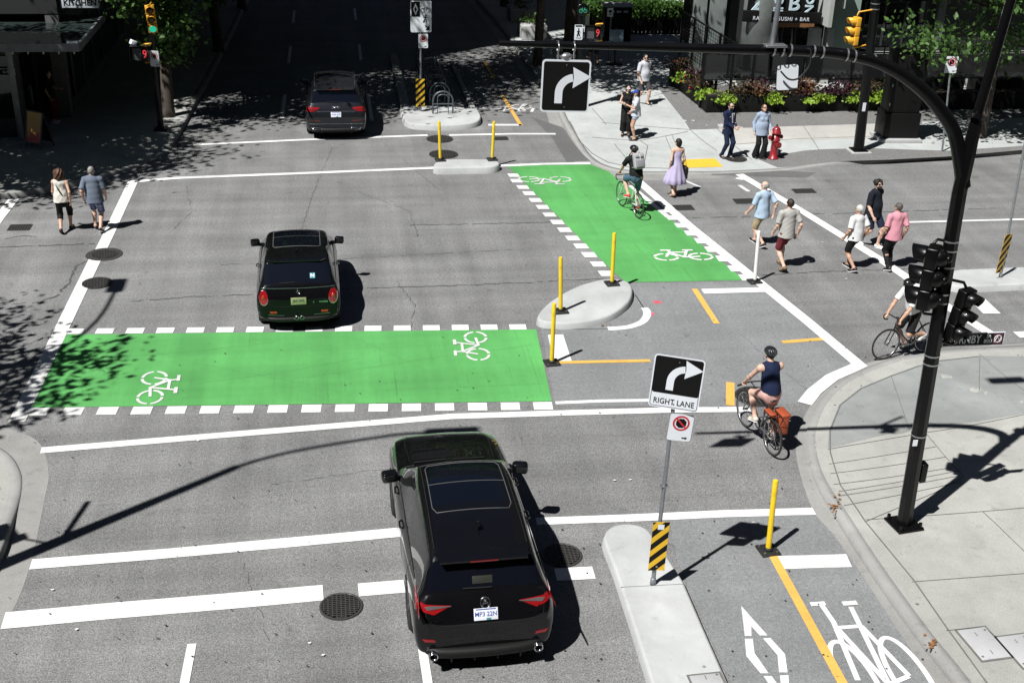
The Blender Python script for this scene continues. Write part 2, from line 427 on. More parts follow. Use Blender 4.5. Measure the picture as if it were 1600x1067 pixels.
joint([[(x, y) for x, y in ((1531, 557), (1470, 564), (1392, 588), (1346, 607), (1313, 633), (1297, 673), (1297, 706), (1313, 758), (1352, 815), (1428, 907), (1480, 982), (1542, 1067))]], 0.022, 0.009)

# far right corner
front2 = [(741, 0), (780, 45), (826, 108), (864, 165), (884, 205), (915, 246), (948, 264), (1000, 272), (1060, 272), (1125, 272), (1210, 268), (1290, 262), (1390, 255), (1480, 249), (1600, 241), (1760, 230)]
gut2 = [(729, 0), (766, 45), (812, 108), (850, 168), (862, 205), (893, 250), (940, 274), (1000, 282), (1060, 281), (1125, 278), (1150, 272), (1210, 270)]
edge2 = kerb('kerb', front2[::-1], None, 0.2)
gl = smoothpts([at(*p) for p in gut2], 6); fl = smoothpts([at(*p) for p in front2[:11]], 6)
sheet('gutter', [(p.x, p.y, 0) for p in gl] + [(p.x, p.y, 0) for p in fl[::-1]], M_gut, 0.003)
e2 = edge2
pavement('pavement', e2, [(e2[-1].x, 130), (60, 130), (60, e2[0].y)], M_conc_b)
# aggregate apron by the planters and strip along the kerb; darker plaza paving up the street
agg = [at_pave(x, y) for x, y in [(1030, 140), (1078, 203), (1170, 200), (1380, 193), (1700, 180), (1700, 150), (1048, 132)]]
sheet('aggregate_paving', agg, M_agg, None, cuts=3, zf=lambda x, y: pave_z(x, y) + 0.004)
sheet('aggregate_paving', [at_pave(x, y) for x, y in [(1180, 247), (1255, 236), (1360, 232), (1480, 236), (1700, 222), (1700, 226), (1480, 245), (1390, 250), (1215, 262)]], M_agg, None, cuts=3, zf=lambda x, y: pave_z(x, y) + 0.004)
sheet('tactile_strip', [at_pave(x, y) for x, y in [(1065, 250), (1117, 248), (1130, 261), (1069, 263)]], M_tact, None, cuts=2, zf=lambda x, y: pave_z(x, y) + 0.006)
sheet('pavement_slab', [at_pave(x, y) for x, y in [(1120, 200), (1380, 195), (1385, 215), (1230, 222), (1150, 226)]], concrete('buff_concrete', 0.42, 0.1, 0.1, (1, .975, .92)), None, cuts=3, zf=lambda x, y: pave_z(x, y) + 0.003)
joint([[(925, 170), (947, 195)], [(940, 192), (1078, 203)], [(925, 215), (1000, 220), (1012, 228), (1005, 262)], [(1000, 220), (1075, 206)], [(1078, 203), (1120, 236)],
       [(1040, 214), (1060, 260)], [(1050, 212), (1068, 250)], [(1120, 201), (1175, 250)], [(1255, 197), (1280, 235)], [(960, 225), (990, 262)], [(1150, 226), (1380, 213)]], 0.02, 0.009)
joint([[(x, y) for x, y in ((890, 190), (905, 220), (925, 240), (950, 254), (985, 262), (1060, 264))]], 0.03, 0.009)

# far left corner
front3 = [(-120, 322), (0, 312), (80, 300), (150, 284), (205, 264), (245, 247), (272, 228), (311, 158), (345, 95), (395, -10), (420, -60)]
edge3 = kerb('kerb', front3[::-1], None, 0.2)
# the kerb offset side: pavement lies to the left of travel, so use its own edge
F3 = smoothpts([at(*p) for p in front3], 6)
pavement('pavement', edge3[::-1], [(-60, F3[-1].y), (-60, F3[0].y)], M_conc)
# near left corner
front4 = [(-160, 1150), (-60, 985), (0, 884), (23, 818), (35, 760), (30, 730), (8, 704), (-40, 684), (-140, 668), (-300, 660)]
gut4 = [(-160, 1260), (0, 986), (29, 935), (51, 869), (70, 779), (76, 736), (62, 693), (20, 672), (-60, 655), (-300, 640)]
edge4 = kerb('kerb', front4[::-1], None, 0.2)
F4 = smoothpts([at(*p) for p in front4], 6); G4 = smoothpts([at(*p) for p in gut4], 6)
sheet('gutter', [(p.x, p.y, 0) for p in G4] + [(p.x, p.y, 0) for p in F4[::-1]], M_gut, 0.003)
pavement('pavement', edge4[::-1], [(-40, F4[-1].y), (-40, F4[0].y)], M_conc)

# ---- painted lines --------------------------------------------------------------------
LAY = [0]
def lines(name, segs, mat=None, z=0.010):
    for pts, wd in segs:
        LAY[0] += 1; z += 0.0004 if LAY[0] > 1 else 0
        mb = MB(); P = [at(*p) for p in pts]; Q = []
        for a, b in zip(P, P[1:]):
            n = max(1, int((b - a).length / 0.6)); Q += [a.lerp(b, k / n) for k in range(n)]
        ribbon(mb, Q + [P[-1]], wd, z); mb.build(name, mat or M_white, kind='structure')
lines('crossing_line', [
    ([(64, 704), (400, 676), (706, 651), (900, 645), (1050, 641), (1172, 640)], 0.20),
    ([(48, 882), (250, 866), (450, 848), (622, 832)], 0.25), ([(838, 815), (1000, 809), (1130, 803), (1272, 799)], 0.20),
    ([(208, 284), (168, 370), (157, 392)], 0.27), ([(149, 405), (100, 507), (26, 660)], 0.29),
    ([(22, 311), (0, 339), (-30, 380)], 0.27),
    ([(204, 285), (275, 279), (460, 272), (681, 263)], 0.20), ([(778, 260), (850, 257), (922, 256)], 0.20),
    ([(992, 279), (1080, 356), (1180, 437), (1262, 503), (1343, 571), (1300, 590), (1272, 612), (1257, 631)], 0.27),
    ([(1155, 273), (1257, 333), (1375, 406), (1411, 430), (1485, 483), (1545, 521)], 0.27)])
lines('stop_line', [([(5, 970), (180, 954), (350, 940), (505, 926)], 0.36), ([(560, 922), (632, 916)], 0.30), ([(868, 898), (928, 895)], 0.30),
                    ([(302, 227), (480, 219), (668, 212)], 0.17), ([(702, 212), (800, 210), (868, 210)], 0.17), ([(763, 196), (815, 196)], 0.2),
                    ([(1098, 456), (1203, 453)], 0.27)])
lines('lane_line', [([(300, 1006), (284, 1090)], 0.12), ([(655, 980), (672, 1090)], 0.12), ([(868, 630), (940, 627), (1016, 626)], 0.11), ([(1412, 348), (1577, 344), (1700, 341)], 0.12),
                    ([(445, 149), (441, 186)], .12), ([(460, 17), (458, 37)], .12), ([(454, 73), (451, 100)], .12), ([(554, 14), (556, 32)], .12), ([(561, 70), (564, 95)], .12), ([(575, 147), (581, 190)], .12),
                    ([(985, 291), (1006, 308), (1045, 341)], 0.14), ([(1526, 468), (1550, 491)], 0.4), ([(1588, 524), (1660, 521)], 0.3)])
lines('lane_line', [([(1070, 283), (1094, 293)], .1), ([(1155, 290), (1170, 300)], .12), ([(1150, 279), (1162, 281)], .18)], M_faded)
lines('orange_line', [([(1085, 452), (1120, 506)], 0.13), ([(1222, 535), (1288, 530)], 0.13), ([(866, 567), (1016, 564)], 0.12), ([(1141, 598), (1141, 634)], 0.16),
                      ([(1208, 869), (1262, 968), (1326, 1085)], 0.135), ([(785, 150), (814, 197)], 0.13), ([(757, 97), (772, 124)], 0.1)], M_orange)
arc = smoothpts(crop([(905, 298), (925, 325), (922, 365), (885, 408), (800, 440), (715, 452), (630, 457)], 4.85, 820, 420), 5)
lines('island_edge_line', [([tuple(p) for p in arc], 0.17)])
mb = MB(); ribbon(mb, [at(*p) for p in crop([(835, 195), (900, 295)], 4.85, 820, 420)], 0.02, .004); ribbon(mb, [at(*p) for p in crop([(150, 462), (630, 455)], 4.85, 820, 420)], 0.02, .004)
mb.build('chalk_line', M_faded, kind='structure')
for nm, poly in (('crossing_block', crop([(175, 503), (290, 500), (355, 700), (215, 705)], 4.85, 820, 420)),
                 ('crossing_block', [(1213, 869), (1322, 866), (1331, 886), (1226, 889)])):
    sheet(nm, pix(poly), M_white, 0.009)
# green crossings
sheet('green_lane', pix([(104, 523), (470, 519), (838, 515), (862, 627), (450, 632), (45, 637)]), M_green, 0.007)
sheet('green_lane', pix([(793, 260), (923, 257.5), (952, 269), (962, 278), (1002, 306), (1045, 341), (1163, 438), (1080, 440), (978, 441.5), (957, 424)]), M_green, 0.007)
def dashes(A, B, n, wid, dirv, frac=0.58, skip=(), faded=()):
    """n blocks along A->B, each stretched sideways along dirv (ground vector)"""
    a, b = at(*A), at(*B); d = (b - a) / (n - 1 + frac)
    for k in range(n):
        if k in skip: continue
        p = a + d * k; q = p + d * frac; s = Vector(dirv) * wid
        sheet('lane_dash', [p, q, q + s, p + s], M_faded if k in faded else M_white, 0.009)
dashes((100, 522.5), (823, 515.2), 16, 0.26, (0.06, 1, 0))
dashes((48, 637.5), (862, 628.5), 16, 0.29, (-0.08, -1, 0))
def dashes_x(pairs, right):
    for k, (x, y, wd, hh) in enumerate(pairs):
        sk = hh * .75
        sheet('lane_dash', pix([(x - wd / 2 - sk / 2, y - hh / 2), (x + wd / 2 - sk / 2, y - hh / 2), (x + wd / 2 + sk / 2, y + hh / 2), (x - wd / 2 + sk / 2, y + hh / 2)]), M_faded if (k == 6 and not right) else M_white, 0.009)
lm = crop([(10, 97), (28, 131), (67, 170), (105, 208), (145, 250), (190, 293), (232, 340), (280, 386), (325, 434), (375, 485), (427, 534), (477, 587), (532, 645), (582, 703)], 3.9525, 800, 250)
dashes_x([(x, y, 16 + 5 * i / 13, 5 + 3.2 * i / 13) for i, (x, y) in enumerate(lm)], False)
rm = crop([(940, 314), (995, 359), (1050, 406), (1112, 454), (1175, 501), (1240, 554), (1310, 611), (1385, 672), (1455, 728)], 3.9525, 800, 250)
dashes_x([(x, y, 19 + 4 * i / 8, 6 + 3.5 * i / 8) for i, (x, y) in enumerate(rm)], True)

def bike_symbol(c, ux, uy, wd, stencil=True, mat=None, z=0.011):
    """bicycle stencil: ux = along the bike, uy = its up direction (ground vectors, metres per unit)"""
    mb = MB(); c = Vector(c); ux = Vector(ux); uy = Vector(uy)
    lay = [0]
    def S(*pts, k=1.0):
        lay[0] += 1; ribbon(mb, [c + ux * p[0] + uy * p[1] for p in pts], wd * k, z + lay[0] * .0007)
    for wx in (-0.56, 0.56):
        nseg = 9 if stencil else 40
        spans = [(8, 84), (96, 172), (188, 264), (276, 352)] if stencil else [(0, 360)]
        for a0, a1 in spans:
            S(*[(wx + .37 * math.cos(R(a0 + (a1 - a0) * t / nseg)), .37 * math.sin(R(a0 + (a1 - a0) * t / nseg))) for t in range(nseg + 1)])
    S((-.56, 0), (-.36, .56), (-.40, .74)); S((-.64, .76), (-.30, .76), k=1.1)
    S((-.36, .50), (.02, -.06), (.54, .0)); S((-.33, .50), (.19, .50)); S((.02, -.06), (.22, .70)); S((.08, .74), (.42, .74), k=1.25)
    if not stencil: S((.19, .50), (.54, .0))
    return mb.build('bicycle_symbol', mat or M_white, kind='structure')
def sym(px, py, span, upx, k=1.0, **kw):
    """placed at a photo point; span = length of the bike on the ground, up = ground direction"""
    c = at(px, py); up = Vector((*upx, 0)).normalized(); al = Vector((up.y, -up.x, 0))
    return bike_symbol(c, al * span / 1.86, up * span / 1.86 * k, kw.pop('wd', 0.07), **kw)
sym(238, 606, 1.3, (1, .02), 0.85, wd=.055, mat=M_faded)
sym(745, 541, 1.3, (-1, .05), 0.85, wd=.055, mat=M_faded)
sym(851, 281, 1.5, (-.05, -1), 0.75, wd=.065, mat=M_faded)
sym(1068, 402, 1.42, (.05, 1), 0.75, wd=.065)
c0 = at(1381, 1060)
bike_symbol(c0, (0.64, 0, 0), (0.02, 2.1, 0), 0.075, False)
sym(792, 168, 1.7, (.0, -1), .9, wd=.06, mat=M_faded); sym(808, 143, 1.7, (0, 1), .9, wd=.05, mat=M_worn)
for poly in ([(842, 675), (976, 825), (937, 825), (893, 778), (895, 828), (860, 828)], [(860, 842), (901, 842), (910, 915), (982, 1018), (940, 1018), (868, 930)],
             [(953, 840), (990, 838), (1065, 920), (1078, 1013), (1035, 1013), (1027, 925)], [(955, 1032), (998, 1032), (1052, 1110), (1010, 1110)], [(1040, 1028), (1083, 1028), (1086, 1110), (1046, 1110)]):
    sheet('diamond_symbol', pix(crop(poly, 3.2625, 900, 740)), M_white, 0.009)
for poly in ([(985, 755), (1030, 722), (1105, 755), (1065, 803), (1050, 792), (1082, 758), (1030, 736), (1000, 758)], [(985, 755), (1000, 758), (1060, 792), (1065, 803)],
             [(1345, 895), (1375, 868), (1410, 872), (1395, 885), (1375, 895), (1400, 925), (1375, 930)], [(1430, 935), (1445, 905), (1470, 905), (1455, 938)]):
    sheet('diamond_symbol', pix(crop(poly, 5.333, 560, 0)), M_faded, 0.009)
# cracks, seams and utility marks
def crack(pts, wd, jit=0.03, mat=None, n=40):
    P = [at(*p) for p in pts]; Q = []
    for a, b in zip(P, P[1:]):
        m = max(4, int((b - a).length / 0.12)); nn = Vector((-(b - a).y, (b - a).x, 0)).normalized()
        Q += [a.lerp(b, k / m) + nn * random.uniform(-jit, jit) for k in range(m)]
    mb = MB(); vs = []; Q.append(P[-1])
    for q in range(len(Q) - 1):
        if random.random() < .12: continue
        ribbon(mb, [Q[q], Q[q + 1]], wd * random.uniform(.4, 1.4), 0.0062)
    return mb.build('road_crack', mat or M_tar, kind='structure')
crack([(-20, 387), (60, 384), (148, 381)], .05); crack([(150, 405), (118, 415), (108, 440), (92, 460), (60, 472), (0, 478)], .05, .05)
crack([(205, 471), (300, 464), (395, 460)], .03); crack([(530, 452), (700, 447), (840, 441), (1000, 432)], .035); crack([(345, 414), (480, 408), (800, 390)], .012)
crack([(640, 352), (760, 350), (880, 347), (990, 344), (1180, 338), (1420, 330), (1560, 326)], .035); crack([(1190, 430), (1300, 424), (1450, 420)], .035)
crack([(0, 375), (30, 369), (57, 370)], .03); crack([(620, 440), (650, 480), (640, 515)], .014); crack([(560, 300), (640, 330), (660, 390)], .012)
crack([(440, 525), (432, 580), (416, 635)], .03, .01); crack([(432, 525), (426, 580), (410, 635)], .012, .01); crack([(545, 522), (536, 600), (530, 630)], .012, .01)
crack([(520, 230), (500, 275), (480, 330), (470, 360)], .012); crack([(600, 225), (690, 300)], .01); crack([(290, 290), (300, 330), (270, 360)], .01)
crack([(1155, 520), (1210, 570), (1250, 600), (1270, 615)], .012, .03); crack([(380, 880), (420, 1000)], .01); crack([(620, 730), (400, 760)], .008)
for a, b in (((850, 262), (1010, 400)), ((830, 265), (860, 330)), ((900, 285), (990, 420)), ((945, 330), (1060, 350)), ((870, 300), (1080, 430)), ((960, 360), (1100, 340)), ((1000, 400), (1140, 385)),
             ((990, 380), (1040, 436)), ((880, 270), (930, 320)), ((150, 560), (430, 535)), ((300, 600), (560, 560)), ((480, 590), (830, 540)), ((200, 540), (480, 600)), ((560, 530), (760, 620)), ((600, 610), (850, 600))):
    mid = ((a[0] + b[0]) / 2 + random.uniform(-5, 5), (a[1] + b[1]) / 2 + random.uniform(-4, 4))
    mb = MB(); ribbon(mb, smoothpts([at(*a), at(*mid), at(*b)], 6), random.uniform(.006, .014), 0.0095); mb.build('tyre_scuff', pm('scuff', (.085, .29, .085), .9), kind='structure')
M_pinkm = road_paint('pink_survey_paint', (0.75, 0.12, 0.16), 0.55)
for poly in ([(967, 246), (1025, 243), (1042, 262), (985, 266)], [(945, 333), (978, 335), (986, 350), (955, 353)]):
    sheet('survey_mark', pix(crop(poly, 4.85, 820, 420)), M_pinkm, 0.007)
mb = MB()
for k in range(44):
    if k < 18: p = at_pave(1304 + random.gauss(0, 5), 795 + random.gauss(0, 10))
    elif k < 34: p = at_pave(1456 + random.gauss(0, 5), 1010 + random.gauss(0, 7))
    else: p = at(940 + random.gauss(0, 14), 505 + random.gauss(0, 4))
    a = random.uniform(0, 6.28); s = random.uniform(.015, .045); zz = .02
    mb.add([(p.x + s * math.cos(a + q), p.y + s * math.sin(a + q) * .6, p.z + zz + random.uniform(0, .02)) for q in (0, 1.6, 3.1, 4.7)], [[0, 1, 2, 3]])
mb.build('leaf_litter', M_leaflit, kind='stuff')
# scattered grit, gum and litter on the carriageway
mb = MB()
for k in range(420):
    px, py = random.uniform(0, 1600), random.uniform(300, 1066); p = at(px, py); a = random.uniform(0, 6.28); s = random.uniform(.008, .022)
    mb.add([(p.x + s * math.cos(a + q), p.y + s * random.uniform(.5, 1) * math.sin(a + q), 0.0285) for q in (0, 1.2, 2.3, 3.5, 4.9)], [[0, 1, 2, 3, 4]])
mb.build('road_grit', pm('grit', (.035, .034, .033), .9), kind='stuff')
mb = MB()
for px, py in ((484, 1006), (960, 752), (1048, 560), (1177, 818), (985, 751), (700, 775), (310, 690), (120, 985), (82, 923), (1285, 380), (1322, 437), (505, 1025)):
    p = at(px, py); a = random.uniform(0, 6.28); s = .03
    mb.add([(p.x + s * math.cos(a + q), p.y + s * .7 * math.sin(a + q), 0.0285) for q in (0, 1.2, 2.6, 4.4)], [[0, 1, 2, 3]])
mb.build('paper_litter', pm('litter_paper', (.7, .7, .68), .8), kind='stuff')

# ---- traffic islands ------------------------------------------------------------------
M_isl = concrete('island_concrete', 0.45, 0.08, 0.15, (0.975, 1.0, 1.0), 0.22)
def island(name, top_px, h, label, smooth=5, extra=None, group=None, close=True):
    P = [at(x, y, h) for x, y in top_px]
    if smooth: P = smoothpts(P, smooth, closed=True)
    if extra: P = P + extra
    n = len(P); c = sum(P, Vector()) / n; area = sum(P[i].x * P[(i + 1) % n].y - P[(i + 1) % n].x * P[i].y for i in range(n))
    if area < 0: P = P[::-1]
    loc = Vector((c.x, c.y, 0)); mb = MB(); rings = []
    for dz, off in ((-0.02, 0.035), (h - .035, 0.012), (h - 0.008, -0.006), (h, -0.03)):
        r = []
        for i in range(n):
            t = (P[(i + 1) % n] - P[i - 1]); t.z = 0; t.normalize(); nn = Vector((t.y, -t.x, 0))
            q = P[i] + nn * off; r.append(Vector((q.x - loc.x, q.y - loc.y, dz)))
        rings.append(r)
    vs = [q for r in rings for q in r]
    mb.add(vs, [[k * n + i, k * n + (i + 1) % n, (k + 1) * n + (i + 1) % n, (k + 1) * n + i] for k in range(3) for i in range(n)], True)
    bm = fill(rings[3]); mb.bmesh(bm, False)
    o = mb.build(name, M_isl, loc=loc); return tag(o, label, 'traffic island', group)
IS = 'concrete traffic islands'
oval = crop([(100, 370), (125, 315), (200, 245), (330, 165), (450, 115), (560, 86), (640, 76), (720, 80), (785, 103), (812, 150), (800, 220), (750, 280), (650, 345), (520, 385), (400, 402), (280, 408), (150, 398)], 4.85, 820, 420)
isl_oval = island('traffic_island', oval, 0.15, 'pale oval concrete island carrying two yellow posts at the corner of the green lane', 4, group=IS)
med = [at(x, y, .15) for x, y in smoothpts([Vector((*q, 0)) for q in crop([(225, 560), (148, 345), (152, 305), (175, 275), (215, 258), (265, 253), (320, 262), (372, 290)], 3.2625, 900, 740)], 5) for x, y in [(x, y)]] if False else None
mp = smoothpts([Vector((*q, 0)) for q in crop([(200, 480), (148, 345), (150, 305), (172, 275), (212, 258), (265, 253), (322, 262), (368, 286), (420, 350)], 3.2625, 900, 740)], 5)
mpts = [(p.x, p.y) for p in mp] + crop([(545, 545), (655, 800), (775, 1067), (830, 1190), (430, 1190), (390, 1067), (315, 830), (240, 600)], 3.2625, 900, 740)
isl_near = island('traffic_island', mpts, 0.15, 'long concrete median with a rounded nose carrying the RIGHT LANE sign', 0, group=IS)
joint_mb = MB(); a, b = at(970, 917, .15), at(1068, 912, .15); ribbon(joint_mb, [a - isl_near.location, b - isl_near.location], .012, .1515)
joint_mb.build('joint', M_joint, parent=isl_near)
cap = crop([(1100, 1022), (1112, 1003), (1150, 988), (1220, 984), (1400, 984), (1465, 989), (1500, 1004), (1490, 1020), (1440, 1030), (1300, 1033), (1160, 1036), (1110, 1032)], 3.9525, 400, 0)
island('traffic_island', cap, 0.2, 'short rounded concrete island carrying two yellow posts beyond the intersection', 4, group=IS)
nose = crop([(905, 655), (905, 700), (920, 742), (965, 763), (1050, 771), (1150, 773), (1290, 766), (1365, 750), (1386, 722), (1375, 690), (1352, 665), (1240, 662), (1080, 655)], 3.9525, 400, 0)
isl_far = island('traffic_island', nose, 0.18, 'concrete median nose with a black and yellow striped marker beside the bike racks', 3, group=IS)
def kerb_bar(px, h, wd, label):
    P = [at(x, y, h) for x, y in px]; mb = MB(); c = (P[0] + P[1]) / 2; d = (P[1] - P[0]); ang = math.atan2(d.y, d.x)
    mb.box((0, 0, h / 2 - .01), (d.length, wd, h + .02), ang, 0.02)
    return tag(mb.build('kerb_bar', M_kerb, loc=(c.x, c.y, 0)), label, 'kerb', 'kerbs edging the bike rack island')
kerb_bar(crop([(848, 335), (920, 648)], 3.9525, 400, 0), .18, .32, 'wide grey kerb bar on the car side of the bike rack island')
kerb_bar(crop([(1208, 380), (1345, 672)], 3.9525, 400, 0), .18, .16, 'narrow pale kerb bar on the cycle lane side of the bike rack island')
island('traffic_island', [(1478, 432), (1484, 424), (1500, 421), (1620, 416), (1800, 408), (1800, 432), (1620, 442), (1500, 447), (1484, 444)], 0.16, 'concrete median on the side street carrying the leaning striped marker', 0, group=IS)

# ---- manholes, drains and cover plates ---------------------------------------------------
def manhole(px, py, r, label, ring=False, zf=None, rz=0.0):
    p = at_pave(px, py) if zf else at(px, py); mb = MB(Matrix.Rotation(rz, 4, 'Z')); z = .024
    if ring:
        mb.lathe([(r * 1.0, 0), (r * 1.38, 0.0), (r * 1.36, .012), (r, .012)], seg=36, smooth=False)
    mb.lathe([(r, -.01), (r, z), (r * .93, z + .002), (r * .91, z - .002), (0.001, z - .002)], seg=36, smooth=False)
    mb.mi = 1; mb.lathe([(r * .90, z - .0015), (.001, z - .0015)], seg=36, smooth=False); mb.mi = 0
    for k in range(-6, 7):
        y = k * r * .14; hw = math.sqrt(max(0, (r * .88) ** 2 - y * y))
        if hw > .05: mb.box((0, y, z), (2 * hw, r * .06, .010))
    for k in range(-4, 5):
        x = k * r * .2; hw = math.sqrt(max(0, (r * .86) ** 2 - x * x)); mb.box((x, 0, z - .001), (r * .05, 2 * hw, .007))
    o = mb.build('manhole_cover', [M_iron, pm('iron_recess', (.022, .021, .02), .8, .3, 9)], loc=(p.x, p.y, p.z)); return tag(o, label, 'manhole cover', 'round iron covers in the paving')
manhole(533, 948, .30, 'round iron manhole cover beside the stop line left of the large black SUV')
manhole(163, 398, .31, 'ribbed manhole cover with an asphalt ring across the white crosswalk line', True, rz=.15)
manhole(152, 443, .33, 'ribbed manhole cover just right of the crosswalk line without a ring', rz=.15)
manhole(687, 218, .42, 'large manhole cover breaking the far stop line behind a yellow post')
manhole(693, 242, .44, 'large manhole cover just beyond the short rounded island')
manhole(1181, 620, .40, 'round patterned manhole cover under the cyclist in the navy tank top')
manhole(878, 868, .30, 'manhole cover half in the shadow of the large black SUV')
manhole(1150, 249, .33, 'round cover in the pavement at the feet of the man in the navy suit', zf=True)
def drain(px, py, w, d, label, rz=0.0):
    p = at(px, py); mb = MB(Matrix.Rotation(rz, 4, 'Z')); mb.box((0, 0, 0), (w, d, .008), mi=1)
    mb.box((0, d / 2, .003), (w, .03, .012)); mb.box((0, -d / 2, .003), (w, .03, .012)); mb.box((w / 2, 0, .0025), (.03, d, .012)); mb.box((-w / 2, 0, .0025), (.03, d, .012))
    for k in range(1, 8): mb.box((-w / 2 + w * k / 8, 0, .002), (.018, d - .03, .012))
    return tag(mb.build('drain_grate', [M_iron, pm('drain_pit', (.01, .01, .01), .9)], loc=(p.x, p.y, .008)), label, 'drain', 'rectangular drain grates in the road')
drain(31, 356, .5, .4, 'drain grate left of the woman in the white sleeveless top')
drain(1068, 325, .5, .38, 'drain grate in the crosswalk just below the woman in the lavender dress')
drain(1163, 315, .55, .38, 'drain grate left of the bald man in the light blue shirt')
drain(1256, 299, .6, .34, 'drain grate beyond the right crosswalk line, nearest the hydrant')
drain(782, 217, .45, .35, 'small drain grate beside the far stop line near a yellow post')
M_plate = concrete('cover_plate_concrete', 0.42, 0.1, 0.1, (.97, .98, 1.0))
def cover_plate(px, w, d, rz, label, z):
    p = at(px[0], px[1], z); mb = MB(Matrix.Rotation(rz, 4, 'Z')); mb.box((0, 0, .004), (w, d, .012), bevel=.005); mb.box((0, 0, .0), (w + .06, d + .06, .008), mi=1)
    for q in (-.3, .3): mb.box((0, q * d, .0105), (.012, .08, .004), mi=1)
    for q in (-1, 1): mb.cyl((q * w * .4, d * .4 * q, .0), (q * w * .4, d * .4 * q, .0135), .018, mi=1)
    return tag(mb.build('cover_plate', [M_plate, M_joint], loc=(p.x, p.y, z)), label, 'cover plate', 'rectangular utility cover plates')
cover_plate((1537, 1005), .42, .62, R(4), 'concrete utility cover plate set in the pavement by the kerb', .154)
cover_plate((1600, 1016), .42, .62, R(4), 'utility cover plate cut by the picture edge beside another plate', .154)
cover_plate((1106, 1066), .40, .3, R(2), 'pale cover plate set in the top of the long concrete median', .151)
# ================================================================ CARS
def car_paint(name, col, rough=0.25, coat=1.0, metal=0.0, ior=1.5):
    m, nt, b = _new(name); co = coords(nt)
    n = noise(nt, co, 3, 4, .6)
    nt.links.new(mixc(nt, col, ramp(nt, n, [(.3, .8), (.7, 1.0)]), 1.0, 'MULTIPLY'), b.inputs['Base Color'])
    b.inputs['Roughness'].default_value = rough; b.inputs['Metallic'].default_value = metal
    b.inputs['Specular IOR Level'].default_value = 0.06
    b.inputs['Coat Weight'].default_value = coat; b.inputs['Coat Roughness'].default_value = 0.008; b.inputs['Coat IOR'].default_value = ior
    dust = noise(nt, co, 40, 4, .7)
    nt.links.new(ramp(nt, dust, [(.35, rough * .8), (.75, rough * 1.5)]), b.inputs['Roughness'])
    MATS[name] = m; return m
P_black = car_paint('black_car_paint', (0.004, 0.004, 0.005))
P_mini = car_paint('hatch_black_paint', (0.004, 0.004, 0.005), ior=1.28)
P_grey = car_paint('dark_grey_car_paint', (0.020, 0.023, 0.027), 0.3, 1.0, 0.5)
def car_glass(name, col, rough=.03):
    m, nt, b = _new(name); b.inputs['Base Color'].default_value = (*col, 1); b.inputs['Roughness'].default_value = rough
    b.inputs['Specular IOR Level'].default_value = .6; MATS[name] = m; return m
G_tint = car_glass('tinted_glass', (0.004, 0.005, 0.009)); G_side = car_glass('side_glass', (0.016, 0.017, 0.018))
G_roof = car_glass('roof_glass', (0.003, 0.004, 0.007))
P_rub = pm('tyre_rubber', (0.012, 0.012, 0.012), .8, .3, 20); P_trim = pm('black_plastic', (0.008, 0.008, 0.008), .55, .2, 20, spec=.25)
P_chrome = pm('chrome', (0.7, 0.7, 0.72), .15, .1, 8, metal=1.0); P_alloy = pm('alloy', (0.25, 0.25, 0.26), .35, .2, 8, metal=.9)
P_red = pm('red_lamp_lens', (0.27, 0.008, 0.010), .12, .2, 9, coat=1.0); P_redd = pm('dark_red_lens', (0.16, .008, .01), .12, .2, 9, coat=1.0)
P_clear = pm('smoked_lens', (0.10, 0.09, 0.09), .1, .2, 9, coat=1.0)
P_plate = pm('plate_white', (0.72, 0.75, 0.82), .4, .12, 12); P_plt = pm('plate_blue', (0.02, 0.05, 0.25), .5)
P_seam = pm('panel_gap', (0.0015, 0.0015, 0.0015), .9); P_amb = pm('amber_lens', (.35, .03, .01), .2, coat=1.0)
P_cyan = pm('cyan_sticker', (.04, .22, .25), .5); P_gplate = pm('plate_green', (.38, .42, .22), .4, .5, 40)

